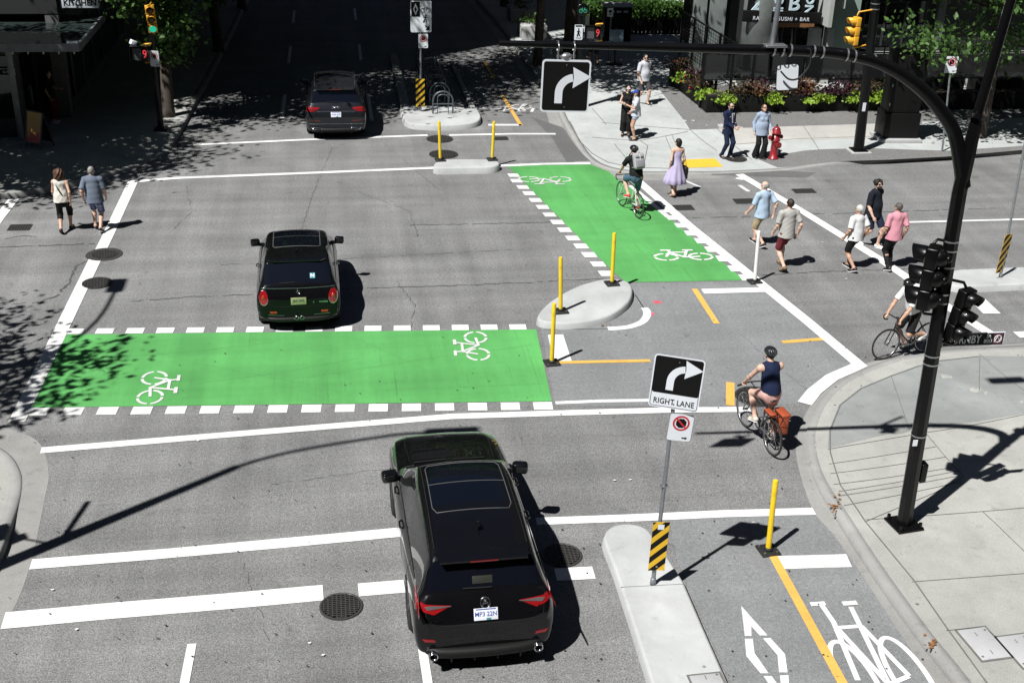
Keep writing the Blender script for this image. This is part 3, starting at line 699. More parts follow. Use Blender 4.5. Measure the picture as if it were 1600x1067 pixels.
def loft(stations, creases, zones, cutters, name):
    """car shell: mirrored half sections lofted along y, subdivided, arches cut, split by zone"""
    bm = bmesh.new(); lay = bm.edges.layers.float.new('crease_edge'); rows = []
    for (y, wd, zl, zs, xt, zt, xr, zr, zc) in stations:
        pts = [(wd * .72, zl), (wd * .95, zl + .04), (wd, (zl + zs) * .5), (wd * .992, zs), (xt, zt), (xr, zr), (xr * .86, zr + .52 * (zc - zr)), (xr * .45, zc - .012), (0, zc)]
        right = [bm.verts.new((x, y, z)) for x, z in pts]
        left = [bm.verts.new((-x, y, z)) for x, z in pts[:-1]]
        rows.append(right + left[::-1])          # 0..8 right to crest, 9..16 left downwards
    n = len(rows[0])
    def strip(j): return j if j < 8 else 15 - j    # 0..7 profile strip on either side
    for i in range(len(rows) - 1):
        for j in range(n - 1):
            f = bm.faces.new([rows[i][j], rows[i][j + 1], rows[i + 1][j + 1], rows[i + 1][j]]); s = strip(j)
            f.material_index = zones(i, s); f.smooth = True
        f = bm.faces.new([rows[i][n - 1], rows[i][0], rows[i + 1][0], rows[i + 1][n - 1]]); f.smooth = True; f.material_index = 1
    for r, fl in ((rows[0], True), (rows[-1], False)):
        for j in range(8):
            q = [r[j], r[j + 1], r[15 - j], r[16 - j]] if j < 7 else [r[7], r[8], r[9]]
            f = bm.faces.new(q[::-1] if fl else q); f.smooth = True; f.material_index = 1 if j == 0 else 0
    bmesh.ops.recalc_face_normals(bm, faces=bm.faces)
    bm.edges.ensure_lookup_table()
    idx = {v: (i, j if j <= 8 else 16 - j) for i, r in enumerate(rows) for j, v in enumerate(r)}
    for e in bm.edges:
        (i0, j0), (i1, j1) = idx[e.verts[0]], idx[e.verts[1]]
        if i0 != i1 and j0 == j1: e[lay] = creases['long'].get(j0, 0.0) if not isinstance(creases['long'].get(j0, 0), dict) else 0
        elif i0 == i1 and j0 != j1: e[lay] = creases['cross'].get(i0, 0.0)
    me = bpy.data.meshes.new(name); bm.to_mesh(me); bm.free()
    ob = bpy.data.objects.new(name, me); COL.objects.link(ob)
    for k in range(8): me.materials.append(P_trim)
    sub = ob.modifiers.new('s', 'SUBSURF'); sub.levels = 3; sub.render_levels = 3
    kill = []
    for (y, z, r, xo, xi) in cutters:
        for sx in (-1, 1):
            cm = MB(); cm.cyl((sx * xi, y, z), (sx * xo, y, z), r, seg=40); cme = bpy.data.meshes.new('c'); cme.from_pydata(cm.v, [], cm.f)
            for k in range(8): cme.materials.append(P_trim)
            cme.polygons.foreach_set('material_index', [7] * len(cme.polygons))
            co = bpy.data.objects.new('c', cme); COL.objects.link(co); kill.append(co)
            md = ob.modifiers.new('b', 'BOOLEAN'); md.object = co; md.operation = 'DIFFERENCE'; md.solver = 'EXACT'
    bpy.context.view_layer.update()
    out = bpy.data.meshes.new_from_object(ob.evaluated_get(bpy.context.evaluated_depsgraph_get()))
    vs = [v.co.copy() for v in out.vertices]; groups = {}
    for p in out.polygons: groups.setdefault(p.material_index, []).append(list(p.vertices))
    bvh = BVHTree.FromPolygons(vs, [list(p.vertices) for p in out.polygons])
    for o in kill + [ob]: bpy.data.objects.remove(o)
    bpy.data.meshes.remove(out)
    return vs, groups, bvh
def split_mesh(vs, faces, name, mat, parent):
    used = sorted({i for f in faces for i in f}); mp = {i: k for k, i in enumerate(used)}
    mb = MB(); mb.add([vs[i] for i in used], [[mp[i] for i in f] for f in faces], True); return mb.build(name, mat, parent)
def islands_of(faces):
    par = {}
    def find(a):
        while par.setdefault(a, a) != a: par[a] = par[par[a]]; a = par[a]
        return a
    for f in faces:
        for i in f[1:]: par[find(i)] = find(f[0])
    out = {}
    for f in faces: out.setdefault(find(f[0]), []).append(f)
    return list(out.values())
def cast(bvh, p, d):
    h = bvh.ray_cast(Vector(p) - Vector(d) * 6, Vector(d)); return (h[0], h[1]) if h[0] else (None, None)
def decal(bvh, outline, d, off=0.006, depth=0.012, cuts=2, mb=None):
    """raised patch following the shell: outline of 3-D points seen along direction d"""
    d = Vector(d).normalized(); bm = fill_any(outline, d, cuts); mb = mb or MB(); bad = False
    top = {}
    for v in bm.verts:
        h, nn = cast(bvh, v.co, d)
        v.co = (h - d * off) if h else v.co
    ext = bmesh.ops.extrude_face_region(bm, geom=list(bm.faces))
    ev = [g for g in ext['geom'] if isinstance(g, bmesh.types.BMVert)]
    bmesh.ops.translate(bm, vec=-d * depth * .01, verts=ev)
    for v in bm.verts:
        if v not in ev: v.co += d * depth
    bmesh.ops.recalc_face_normals(bm, faces=bm.faces)
    return mb.bmesh(bm, False)
def fill_any(outline, d, cuts):
    bm = bmesh.new(); vs = [bm.verts.new(p) for p in outline]; bm.faces.new(vs); bmesh.ops.triangulate(bm, faces=list(bm.faces))
    for _ in range(cuts):
        bmesh.ops.subdivide_edges(bm, edges=list(bm.edges), cuts=1, use_grid_fill=True); bmesh.ops.triangulate(bm, faces=[f for f in bm.faces if len(f.verts) > 3])
    return bm
def stroke(bvh, pts, d, rad, mb, off=0.0, n=10, seg=5):
    d = Vector(d).normalized(); P = [Vector(p) for p in pts]; Q = []
    for a, b in zip(P, P[1:]): Q += [a.lerp(b, k / n) for k in range(n)]
    Q.append(P[-1]); H = []
    for q in Q:
        h, _ = cast(bvh, q, d)
        if h: H.append(h - d * off)
    if len(H) > 2: mb.tube(H, rad, seg, smooth=True)
    return mb
def wheel(parent, x, y, r, wd, spokes=5, mat=None):
    s = 1 if x > 0 else -1
    root = MB(Matrix.Translation((x, y, r)) @ Matrix.Rotation(R(90) * s, 4, 'Y'))
    root.lathe([(r * .62, -wd / 2), (r * .9, -wd / 2), (r * .985, -wd * .36), (r, -wd * .2), (r, wd * .2), (r * .985, wd * .36), (r * .9, wd / 2), (r * .66, wd / 2), (r * .62, wd * .4)], seg=32)
    t = root.build('wheel', P_rub, parent)
    rim = MB(Matrix.Translation((x, y, r)) @ Matrix.Rotation(R(90) * s, 4, 'Y'))
    rim.lathe([(r * .6, -wd * .3), (r * .66, wd * .38), (r * .62, wd * .46), (r * .58, wd * .3), (r * .5, wd * .05), (r * .2, wd * .02), (0.001, wd * .02)], seg=28)
    for k in range(spokes):
        a = 2 * math.pi * k / spokes
        for q in (-.11, .11): rim.box((r * .36 * math.cos(a + q), r * .36 * math.sin(a + q), wd * .33), (r * .52, .035, .05), a + q * .4)
    rim.cyl((0, 0, wd * .2), (0, 0, wd * .42), r * .14)
    rim.build('rim', mat or P_alloy, t); return t
def mirror(bvh, parent, side, y, z, x, mat, w=.20, h=.14, d=.13):
    mb = MB(); s = side
    mb.box((s * (x + w * .50), y, z + .02), (w * 1.02, d * 1.0, h * 1.05), s * R(-12), bevel=min(d, h) * .40, seg=4)
    mb.tube([(s * (x - .12), y + .03, z - .05), (s * (x + .03), y + .01, z - .03)], [.05, .04], 8)
    o = mb.build('wing_mirror', mat, parent)
    g = MB(); g.box((s * (x + w * .52), y - d * .50, z + .02), (w * .66, .01, h * .6), s * R(-12), bevel=.004); g.build('mirror_glass', G_side, o); return o
def finish_car(root, vs, groups, bvh, paint, names):
    body = split_mesh(vs, groups.get(0, []) , 'body', paint, root)
    low = groups.get(1, []) + groups.get(7, [])
    if low: split_mesh(vs, low, 'sill_trim', P_trim, root)
    for k, (nm, mat) in names.items():
        for isl in islands_of(groups.get(k, [])): split_mesh(vs, isl, nm, mat, root)
    return body
def place(root, px, py, rz):
    p = at(px, py); root.location = p; root.rotation_euler = (0, 0, rz)

def suv(root, sc, paint, kind):
    L, W, H = sc
    T = [(-2.37, .76, .36, .56, .72, .64, .64, .69, .72), (-2.345, .87, .29, .62, .83, .73, .76, .78, .81), (-2.27, .925, .25, .76, .87, .89, .80, .945, .975), (-2.20, .94, .245, .84, .865, 1.0, .78, 1.05, 1.085),
         (-2.15, .945, .24, .87, .86, 1.03, .755, 1.10, 1.145), (-1.98, .95, .23, .90, .86, 1.06, .69, 1.46, 1.515), (-1.90, .95, .23, .9, .86, 1.06, .685, 1.52, 1.575),
         (-1.35, .95, .23, .90, .86, 1.05, .69, 1.575, 1.635), (-.95, .95, .23, .90, .86, 1.04, .695, 1.585, 1.655), (-.45, .95, .23, .89, .86, 1.03, .695, 1.59, 1.665), (-.38, .95, .23, .89, .86, 1.03, .695, 1.59, 1.665),
         (-.10, .95, .23, .88, .86, 1.02, .69, 1.575, 1.655), (.24, .95, .23, .87, .86, 1.01, .655, 1.52, 1.60), (1.05, .945, .23, .86, .865, 1.0, .77, 1.045, 1.09), (1.22, .945, .23, .85, .85, .985, .74, 1.03, 1.07),
         (1.90, .94, .23, .80, .83, .93, .72, .975, 1.02), (2.26, .91, .24, .72, .80, .84, .68, .885, .93), (2.46, .83, .28, .62, .72, .72, .60, .76, .79), (2.54, .66, .34, .54, .58, .60, .48, .63, .65)]
    st = [(y * L, a * W, zl * H, zs * H, b * W, zt * H, c * W, zr * H, zc * H) for (y, a, zl, zs, b, zt, c, zr, zc) in T]
    def zones(i, s):
        if s == 0: return 1
        if s == 1 and i > 2 and False: return 1
        if i == 4 and s >= 5: return 2            # rear window
        if i == 12 and s >= 5: return 3           # windscreen
        if s == 4 and i in (6, 7): return 4       # rear quarter glass
        if s == 4 and i in (8,): return 4
        if s == 4 and i in (10, 11, 12): return 4
        if s >= 6 and i in (8, 9, 10, 11): return 5  # glass roof
        return 0
    vs, groups, bvh = loft(st, {'long': {3: .25, 4: .55, 5: .28, 1: .3}, 'cross': {2: .22, 4: .5, 5: .6, 6: .3, 12: .45, 13: .5, 7: .2, 9: .1}}, zones,
                           [(-1.37 * L, .375, .40, 1.2, .66), (1.42 * L, .375, .40, 1.2, .66)], 'suv_shell')
    finish_car(root, vs, groups, bvh, paint, {2: ('rear_window', G_tint), 3: ('windscreen', G_side), 4: ('side_window', G_side), 5: ('roof_glass', G_roof)})
    for x in (-1, 1):
        wheel(root, x * .815 * W, -1.37 * L, .365, .25); wheel(root, x * .815 * W, 1.42 * L, .365, .25)
        mirror(bvh, root, x, .76 * L, 1.07 * H, .885 * W, paint, .24, .17, .17)
    D = (0, 1, 0); yb = -2.5
    F = MB()       # rear lower diffuser
    F.tube(smoothpts([(-.78 * W, -2.25 * L, .36), (-.60 * W, -2.36 * L, .33), (0, -2.40 * L, .33), (.60 * W, -2.36 * L, .33), (.78 * W, -2.25 * L, .36)], 5), .075, 8)
    for x in (-.45, -.15, .15, .45): F.box((x, -2.36 * L, .27), (.02, .16, .10))
    F.build('diffuser', P_trim, root)
    # panel gaps: tailgate, doors, bonnet
    S = MB()
    for s in (-1, 1):
        stroke(bvh, [(s * .80 * W, yb, 1.03 * H), (s * .77 * W, yb, .80 * H), (s * .60 * W, yb, .74 * H), (0, yb, .73 * H)], D, .004, S)
        for yy in (-.42, .78, -1.28): stroke(bvh, [(s * 2, yy * L, 1.02 * H), (s * 2, yy * L, .40 * H)], (-s, 0, 0), .004, S)
        stroke(bvh, [(s * .66 * W, 1.20 * L, 3), (s * .68 * W, 1.9 * L, 3), (s * .60 * W, 2.25 * L, 3)], (0, 0, -1), .004, S)
        stroke(bvh, [(s * .60 * W, .2 * L, 3), (s * .62 * W, -1.8 * L, 3)], (0, 0, -1), .007, S)
    S.build('panel_gap', P_seam, root)
    for s in (-1, 1):
        B = MB(); stroke(bvh, [(s * 2, -1.72 * L, 1.045 * H), (s * 2, -.4 * L, 1.025 * H), (s * 2, .9 * L, 1.005 * H)], (-s, 0, 0), .008, B)
        B.build('window_trim', P_chrome if kind == 'b' else P_trim, root)
    for s in (-1, 1):
        for yy in (-.28, .62):
            H_ = MB(); h, _ = cast(bvh, (s * 2, yy * L, .93 * H), (-s, 0, 0))
            H_.tube([(h.x, yy * L - .10, h.z), (h.x + s * .035, yy * L - .07, h.z), (h.x + s * .035, yy * L + .07, h.z), (h.x, yy * L + .10, h.z)], .014, 8); H_.build('door_handle', paint, root)
    a = MB(); a.prism([(0, -1.56 * L, 1.61 * H), (0, -1.32 * L, 1.625 * H), (0, -1.54 * L, 1.70 * H), (0, -1.58 * L, 1.68 * H)], (.03, 0, 0)); a.build('antenna_fin', paint, root)
    wp = MB(); stroke(bvh, [(-.28 * W, yb, 1.15 * H), (.10 * W, yb, 1.145 * H)], D, .012, wp, .012); wp.build('rear_wiper', P_trim, root)
    sp = MB(); sp.prism([(-.62 * W, -1.92 * L, 1.53 * H), (.62 * W, -1.92 * L, 1.53 * H), (.58 * W, -2.11 * L, 1.51 * H), (-.58 * W, -2.11 * L, 1.51 * H)], (0, 0, .028)); so_ = sp.build('spoiler', paint, root)
    bl = MB(); bl.box((0, -2.113 * L, 1.522 * H), (.36, .012, .018)); bl.build('brake_light', P_redd, so_)
    # number plate
    pz = .855 * H if kind == 'a' else .80 * H
    h, nn = cast(bvh, (0, yb, pz), D)
    nn = nn if nn.y < 0 else -nn
    M = frame(h + nn * .014, (1, 0, 0), nn)
    pl = MB(M); pl.box((0, 0, 0), (.31, .155, .012), bevel=.004); po = pl.build('number_plate', P_plate, root)
    tx = MB(M); add_text(tx, 'MP3 22N' if kind == 'a' else 'HA0 41P', .082, Matrix.Translation((0, 0, .007)), .001, .001, sx=.92); tx.box((0, .064, .0065), (.26, .014, .002)); tx.build('plate_number', P_plt, po)
    cz_ = MB(M); cz_.box((.035, -.062, .0068), (.06, .024, .002)); cz_.build('plate_sticker', P_cyan, po)
    rec = MB(); 
    bx = .72 if kind == 'a' else .66
    if kind == 'a':
        for s in (-1, 1):
            lens = [(s * .46 * W, yb, .98), (s * .78 * W, yb, 1.005), (s * .89 * W, yb, 1.04), (s * .90 * W, yb, .975), (s * .82 * W, yb, .93), (s * .68 * W, yb, .89), (s * .73 * W, yb, .94), (s * .60 * W, yb, .958)]
            t = decal(bvh, [(x, y, z * H) for x, y, z in lens], D, .01, .03, 2).build('tail_light', P_red, root)
            inn = [(s * .45 * W, yb, .977), (s * .70 * W, yb, .992), (s * .80 * W, yb, .985), (s * .76 * W, yb, .95), (s * .62 * W, yb, .963)]
            decal(bvh, [(x, y, z * H) for x, y, z in inn], D, .018, .015, 2).build('lens', P_clear, t)
            side = [(s * 2, -2.24 * L, 1.0 * H), (s * 2, -1.86 * L, 1.045 * H), (s * 2, -2.20 * L, .93 * H)]
            decal(bvh, side, (-s, 0, 0), .008, .02, 2).build('side_lens', P_red, t)
            rf = decal(bvh, [(s * .66 * W, yb, .505), (s * .80 * W, yb, .515), (s * .84 * W, yb, .56), (s * .68 * W, yb, .54)], D, .008, .02, 1).build('reflector', P_red, root)
            ex = MB(Matrix.Translation((s * .70 * W, -2.36 * L, .33)) @ Matrix.Rotation(R(90), 4, 'X')); ex.lathe([(.055, -.06), (.062, .09), (.052, .095), (.046, .06), (.046, -.05)], seg=20)
            e_ = ex.build('exhaust_tip', P_chrome, root); b_ = MB(Matrix.Translation((s * .70 * W, -2.36 * L, .33)) @ Matrix.Rotation(R(90), 4, 'X')); b_.cyl((0, 0, .0), (0, 0, .03), .045); b_.build('bore', P_seam, e_)
        h, nn = cast(bvh, (0, yb, .985 * H), D); nn = nn if nn.y < 0 else -nn
        em = MB(frame(h + nn * .008, (1, 0, 0), nn)); em.tube([(.062 * math.cos(a), .07 * math.sin(a), 0) for a in np.linspace(0, 2 * math.pi, 25)], .006, 6, False)
        em.tube([(-.04, -.052, 0), (-.012, .055, 0), (-.006, .0, 0)], .005, 6); em.tube([(.04, -.052, 0), (.012, .055, 0), (.006, .0, 0)], .005, 6); em.tube([(-.02, -.012, 0), (.02, -.012, 0)], .005, 6)
        em.build('emblem', P_chrome, root)
        for (xx, zz, s_, sz) in ((.655, .90, 'RDX', .06), (.655, .83, 'SH-AWD', .035), (-.655, .80, 'A-SPEC', .034)):
            h, nn = cast(bvh, (xx * W, yb, zz * H), D); nn = nn if nn.y < 0 else -nn
            t_ = MB(frame(h + nn * .006, (1, 0, 0), nn)); add_text(t_, s_, sz, Matrix(), .002, .001, sx=1.25); t_.build('badge', P_chrome, root)
        fr = MB()
        pp = [(-.50, .16), (.50, .16), (.54, .06), (.55, -.98), (.50, -1.10), (-.50, -1.10), (-.55, -.98), (-.54, .06), (-.50, .16)]
        stroke(bvh, [(x * W, y * L, 3) for x, y in pp], (0, 0, -1), .006, fr, .0, 6); stroke(bvh, [(-.54 * W, -.42 * L, 3), (.54 * W, -.42 * L, 3)], (0, 0, -1), .005, fr, 0, 8)
        fr.build('sunroof_seal', pm('grey_seal', (.10, .10, .10), .6), root)
        dc = MB(); h, nn = cast(bvh, (-.02, yb, 1.235 * H), D); nn = nn if nn.y < 0 else -nn
        dc.M = frame(h + nn * .004, (1, 0, 0), nn); dc.box((0, 0, 0), (.26, .10, .004), bevel=.002); dc.build('sticker_or_reflection', pm('olive_reflection', (.022, .025, .018), .5), root)  # olive patch paints a reflection onto the rear window, no sticker there
        wb = MB(); stroke(bvh, [(-.6 * W, 1.13 * L, 3), (-.1, 1.145 * L, 3)], (0, 0, -1), .014, wb, .012); stroke(bvh, [(0.0 * W, 1.13 * L, 3), (.5 * W, 1.145 * L, 3)], (0, 0, -1), .014, wb, .012); wb.build('front_wiper', P_trim, root)
    else:
        for s in (-1, 1):
            lens = [(s * .50 * W, yb, 1.0), (s * .86 * W, yb, 1.03), (s * .915 * W, yb, 1.0), (s * .90 * W, yb, .88), (s * .68 * W, yb, .895), (s * .55 * W, yb, .955)]
            t = decal(bvh, [(x, y, z * H) for x, y, z in lens], D, .01, .03, 2).build('tail_light', P_red, root)
            decal(bvh, [(s * .60 * W, yb, .965 * H), (s * .80 * W, yb, .975 * H), (s * .84 * W, yb, .93 * H), (s * .66 * W, yb, .925 * H)], D, .018, .015, 1).build('lens', P_redd, t)
            decal(bvh, [(s * .5 * W, yb, .60 * H), (s * .86 * W, yb, .62 * H), (s * .86 * W, yb, .645 * H), (s * .5 * W, yb, .625 * H)], D, .008, .02, 1).build('reflector', P_redd, root)
            ex = MB(); ex.box((s * .60 * W, -2.39 * L, .385), (.30, .10, .085), bevel=.03); e_ = ex.build('exhaust_tip', P_chrome, root)
            b_ = MB(); b_.box((s * .60 * W, -2.415 * L, .385), (.24, .06, .05), bevel=.015); b_.build('bore', P_seam, e_)
            rr = MB(); q = [cast(bvh, (s * .63 * W, y * L, 3), (0, 0, -1))[0] for y in (.15, .0, -.6, -1.3, -1.75)]; q = [v + Vector((0, 0, k)) for v, k in zip(q, (.0, .045, .05, .045, .0))]
            rr.tube(smoothpts(q, 5), .016, 8); rr.build('roof_rail', P_alloy, root)
        em = MB(); h, nn = cast(bvh, (0, yb, 1.0 * H), D); nn = nn if nn.y < 0 else -nn; em.M = frame(h + nn * .008, (1, 0, 0), nn)
        for k in range(4): em.tube([(-.084 + .056 * k + .036 * math.cos(a), .036 * math.sin(a), 0.002 * (k % 2)) for a in np.linspace(0, 2 * math.pi, 17)], .0045, 5, False)
        em.build('emblem', P_chrome, root)
        for (xx, s_) in ((-.62, 'Q5'), (.62, '45')):
            h, nn = cast(bvh, (xx * W, yb, .83 * H), D); nn = nn if nn.y < 0 else -nn
            t_ = MB(frame(h + nn * .006, (1, 0, 0), nn)); add_text(t_, s_, .07, Matrix(), .002, .001, sx=1.1); t_.build('badge', P_chrome, root)
        cs = MB(); stroke(bvh, [(-.60 * W, yb, .895 * H), (.60 * W, yb, .895 * H)], D, .011, cs); stroke(bvh, [(-.84 * W, yb, .52 * H), (.84 * W, yb, .52 * H)], D, .014, cs); stroke(bvh, [(-.8 * W, yb, .40), (0, yb, .37), (.8 * W, yb, .40)], D, .018, cs)
        cs.build('chrome_strip', P_chrome, root)
    return root

su = empty('suv', (0, 0, 0), 0, 'large glossy black SUV with a glass roof stopped over the lines, nearest the camera', 'car')
suv(su, (1.0, .975, 1.0), P_black, 'a')
q5 = empty('suv', (0, 0, 0), 0, 'dark grey SUV with roof rails and four ring emblem entering the shaded street', 'car')
suv(q5, (0.98, .985, 1.0), P_grey, 'b')

def hatch(root):
    T = [(-1.90, .62, .36, .56, .58, .66, .50, .70, .73), (-1.875, .76, .30, .60, .72, .73, .64, .78, .81), (-1.80, .835, .26, .70, .78, .87, .69, .92, .95), (-1.76, .85, .25, .78, .785, .925, .68, .985, 1.02),
         (-1.36, .862, .23, .84, .775, .97, .665, 1.30, 1.365), (-1.28, .865, .23, .84, .775, .975, .66, 1.34, 1.405), (-.95, .865, .22, .84, .775, .97, .67, 1.37, 1.44), (-.42, .865, .22, .83, .775, .96, .61, 1.345, 1.412),
         (-.36, .865, .22, .83, .775, .96, .675, 1.375, 1.452), (.20, .865, .22, .82, .775, .95, .665, 1.355, 1.435), (.50, .865, .22, .81, .775, .94, .635, 1.30, 1.385), (.98, .86, .22, .80, .78, .92, .70, .96, 1.0),
         (1.10, .86, .22, .79, .765, .905, .66, .945, .985), (1.50, .845, .23, .74, .73, .84, .62, .875, .92), (1.75, .79, .27, .64, .66, .72, .56, .76, .79), (1.88, .66, .32, .52, .54, .58, .46, .61, .63)]
    def zones(i, s):
        if s == 0: return 1
        if i == 3 and s >= 5: return 2
        if i == 10 and s >= 5: return 3
        if s == 4 and i in (4, 5, 6): return 4
        if s == 4 and i in (8, 9, 10): return 4
        return 0
    vs, groups, bvh = loft(T, {'long': {3: .2, 4: .55, 5: .25, 1: .3}, 'cross': {3: .4, 4: .5, 10: .45, 11: .5, 5: .2}}, zones, [(-1.24, .31, .345, 1.1, .60), (1.22, .31, .345, 1.1, .60)], 'hatch_shell')
    finish_car(root, vs, groups, bvh, P_mini, {2: ('rear_window', G_tint), 3: ('windscreen', G_side), 4: ('side_window', G_side)})
    for x in (-1, 1):
        wheel(root, x * .735, -1.24, .305, .21, 8); wheel(root, x * .735, 1.22, .305, .21, 8); mirror(bvh, root, x, .72, .99, .82, P_black, .20, .15, .13)
    D = (0, 1, 0); yb = -2.1
    for s in (-1, 1):
        ch = MB(); stroke(bvh, [(s * 2, .70, .945), (s * 2, 0, .957), (s * 2, -1.0, .972), (s * 2, -1.52, .968)], (-s, 0, 0), .010, ch); ch.build('window_trim', P_chrome, root)
    ch = MB(); stroke(bvh, [(-.74, yb, .955), (-.4, yb, .945), (0, yb, .94), (.4, yb, .945), (.74, yb, .955)], D, .009, ch)
    ch.build('window_trim', P_chrome, root)
    fr = MB(); pp = [(-.44, .38), (.44, .38), (.49, .30), (.49, -.58), (.45, -.66), (-.45, -.66), (-.49, -.58), (-.49, .30), (-.44, .38)]
    stroke(bvh, [(x, y, 3) for x, y in pp], (0, 0, -1), .008, fr, 0, 6); stroke(bvh, [(-.48, -.10, 3), (.48, -.10, 3)], (0, 0, -1), .006, fr, 0, 8)
    fr.build('sunroof_seal', MATS['grey_seal'], root)
    rp = [(-.42, .35), (.42, .35), (.46, .28), (.46, -.55), (.43, -.62), (-.43, -.62), (-.46, -.55), (-.46, .28)]
    decal(bvh, [(x, y, 3) for x, y in rp], (0, 0, -1), .004, .006, 3).build('sunroof', G_roof, root)
    for s in (-1, 1):
        S = MB(); stroke(bvh, [(s * .74, yb, .92), (s * .66, yb, .66), (s * .45, yb, .58), (0, yb, .57)], D, .004, S); S.build('tailgate_gap', P_seam, root); S = MB()
        stroke(bvh, [(s * 2, -.40, .94), (s * 2, -.40, .36)], (-s, 0, 0), .004, S); stroke(bvh, [(s * 2, .66, .92), (s * 2, .66, .36)], (-s, 0, 0), .004, S); S.build('door_gap', P_seam, root)
        lens = [(s * (0.70 + .088 * math.cos(a)), yb, .775 + .145 * math.sin(a)) for a in np.linspace(0, 2 * math.pi, 16, endpoint=False)]
        big = [(s * .70 + (x - s * .70) * 1.15, y, .775 + (z - .775) * 1.12) for x, y, z in lens]
        t = decal(bvh, big, D, .008, .025, 1).build('tail_light', P_chrome, root)
        decal(bvh, lens, D, .020, .015, 1).build('lens', P_red, t)
        h, _ = cast(bvh, (s * .70, yb, .785), D); bb = MB(); bb.ball(h - Vector((0, .022, 0)), (.04, .02, .05)); bb.build('bulb_cover', P_amb, t)
        decal(bvh, [(s * .44, yb, .44), (s * .58, yb, .44), (s * .59, yb, .48), (s * .45, yb, .48)], D, .008, .02, 1).build('fog_lamp', P_amb, root)
        ex = MB(Matrix.Translation((s * .055, -1.90, .345)) @ Matrix.Rotation(R(90), 4, 'X')); ex.lathe([(.04, -.06), (.046, .06), (.036, .065), (.032, .03), (.032, -.05)], seg=18); ex.build('exhaust_tip', P_chrome, root)
        hd = MB(); h, _ = cast(bvh, (s * 2, -.22, .845), (-s, 0, 0)); hd.tube([(h.x, -.31, h.z), (h.x + s * .035, -.28, h.z), (h.x + s * .035, -.17, h.z), (h.x, -.14, h.z)], .014, 8); hd.build('door_handle', P_chrome, root)
    F = MB(); F.tube(smoothpts([(-.70, -1.78, .32), (-.5, -1.88, .30), (0, -1.91, .30), (.5, -1.88, .30), (.70, -1.78, .32)], 5), .055, 8); F.build('bumper_skirt', P_trim, root)
    cs = MB(); stroke(bvh, [(-.62, yb, .41), (-.3, yb, .385)], D, .008, cs); stroke(bvh, [(.62, yb, .41), (.3, yb, .385)], D, .008, cs); cs.build('bumper_strip', P_chrome, root)
    sp = MB(); sp.prism([(-.58, -1.32, 1.37), (.58, -1.32, 1.37), (.48, -1.40, 1.355), (-.48, -1.40, 1.355)], (0, 0, .018)); sp.build('spoiler', P_black, root)
    h, nn = cast(bvh, (0, yb, .70), D); nn = nn if nn.y < 0 else -nn; M = frame(h + nn * .014, (1, 0, 0), nn)
    pl = MB(M); pl.box((0, 0, 0), (.31, .155, .012), bevel=.004); po = pl.build('number_plate', P_gplate, root)
    tx = MB(M); add_text(tx, 'JB4 29K', .08, Matrix.Translation((0, .005, .007)), .001, .001, sx=.92); tx.build('plate_number', pm('plate_dark', (.03, .06, .04), .5), po)
    h, nn = cast(bvh, (0, yb, .865), D); nn = nn if nn.y < 0 else -nn
    em = MB(frame(h + nn * .008, (1, 0, 0), nn)); em.tube([(.032 * math.cos(a), .032 * math.sin(a), 0) for a in np.linspace(0, 2 * math.pi, 17)], .006, 6, False)
    for s in (-1, 1):
        for q in (-.012, 0, .012): em.box((s * .062, q, 0), (.055, .006, .006))
    em.build('emblem', P_chrome, root)
    for xx, s_ in ((.30, 'S'), (.50, 'COOPER')):
        h, nn = cast(bvh, (xx, yb, .665), D); nn = nn if nn.y < 0 else -nn
        t_ = MB(frame(h + nn * .006, (1, 0, 0), nn)); add_text(t_, s_, .05, Matrix(), .002, .001, sx=.9); t_.build('badge', P_chrome, root)
    wp = MB(); stroke(bvh, [(-.38, yb, 1.03), (-.05, yb, 1.045)], D, .012, wp, .012); wp.build('rear_wiper', P_trim, root)
    h, nn = cast(bvh, (.30, yb, 1.13), D); nn = nn if nn.y < 0 else -nn; M = frame(h + nn * .005, (1, 0, 0), nn)
    st = MB(M); st.box((0, 0, 0), (.105, .125, .003)); so_ = st.build('sticker_or_reflection', P_cyan, root); t_ = MB(M); add_text(t_, 'N', .11, Matrix.Translation((0, 0, .002)), .001, .003); t_.build('letter', P_plate, so_)
    an = MB(); h, _ = cast(bvh, (0, -1.0, 3), (0, 0, -1)); an.tube([h, h + Vector((0, -.10, .09))], [.014, .008], 8); an.build('antenna', P_trim, root)
    return root
mini = empty('hatchback', (0, 0, 0), 0, 'small black hatchback with round red tail lights crossing beyond the green lane', 'car')
hatch(mini)
su.location = (1.66, 14.66, 0); su.rotation_euler = (0, 0, R(1.4))
mini.location = (-0.82, 24.85, 0); mini.rotation_euler = (0, 0, R(1))
q5.location = (0.17, 39.4, 0); q5.rotation_euler = (0, 0, R(0))
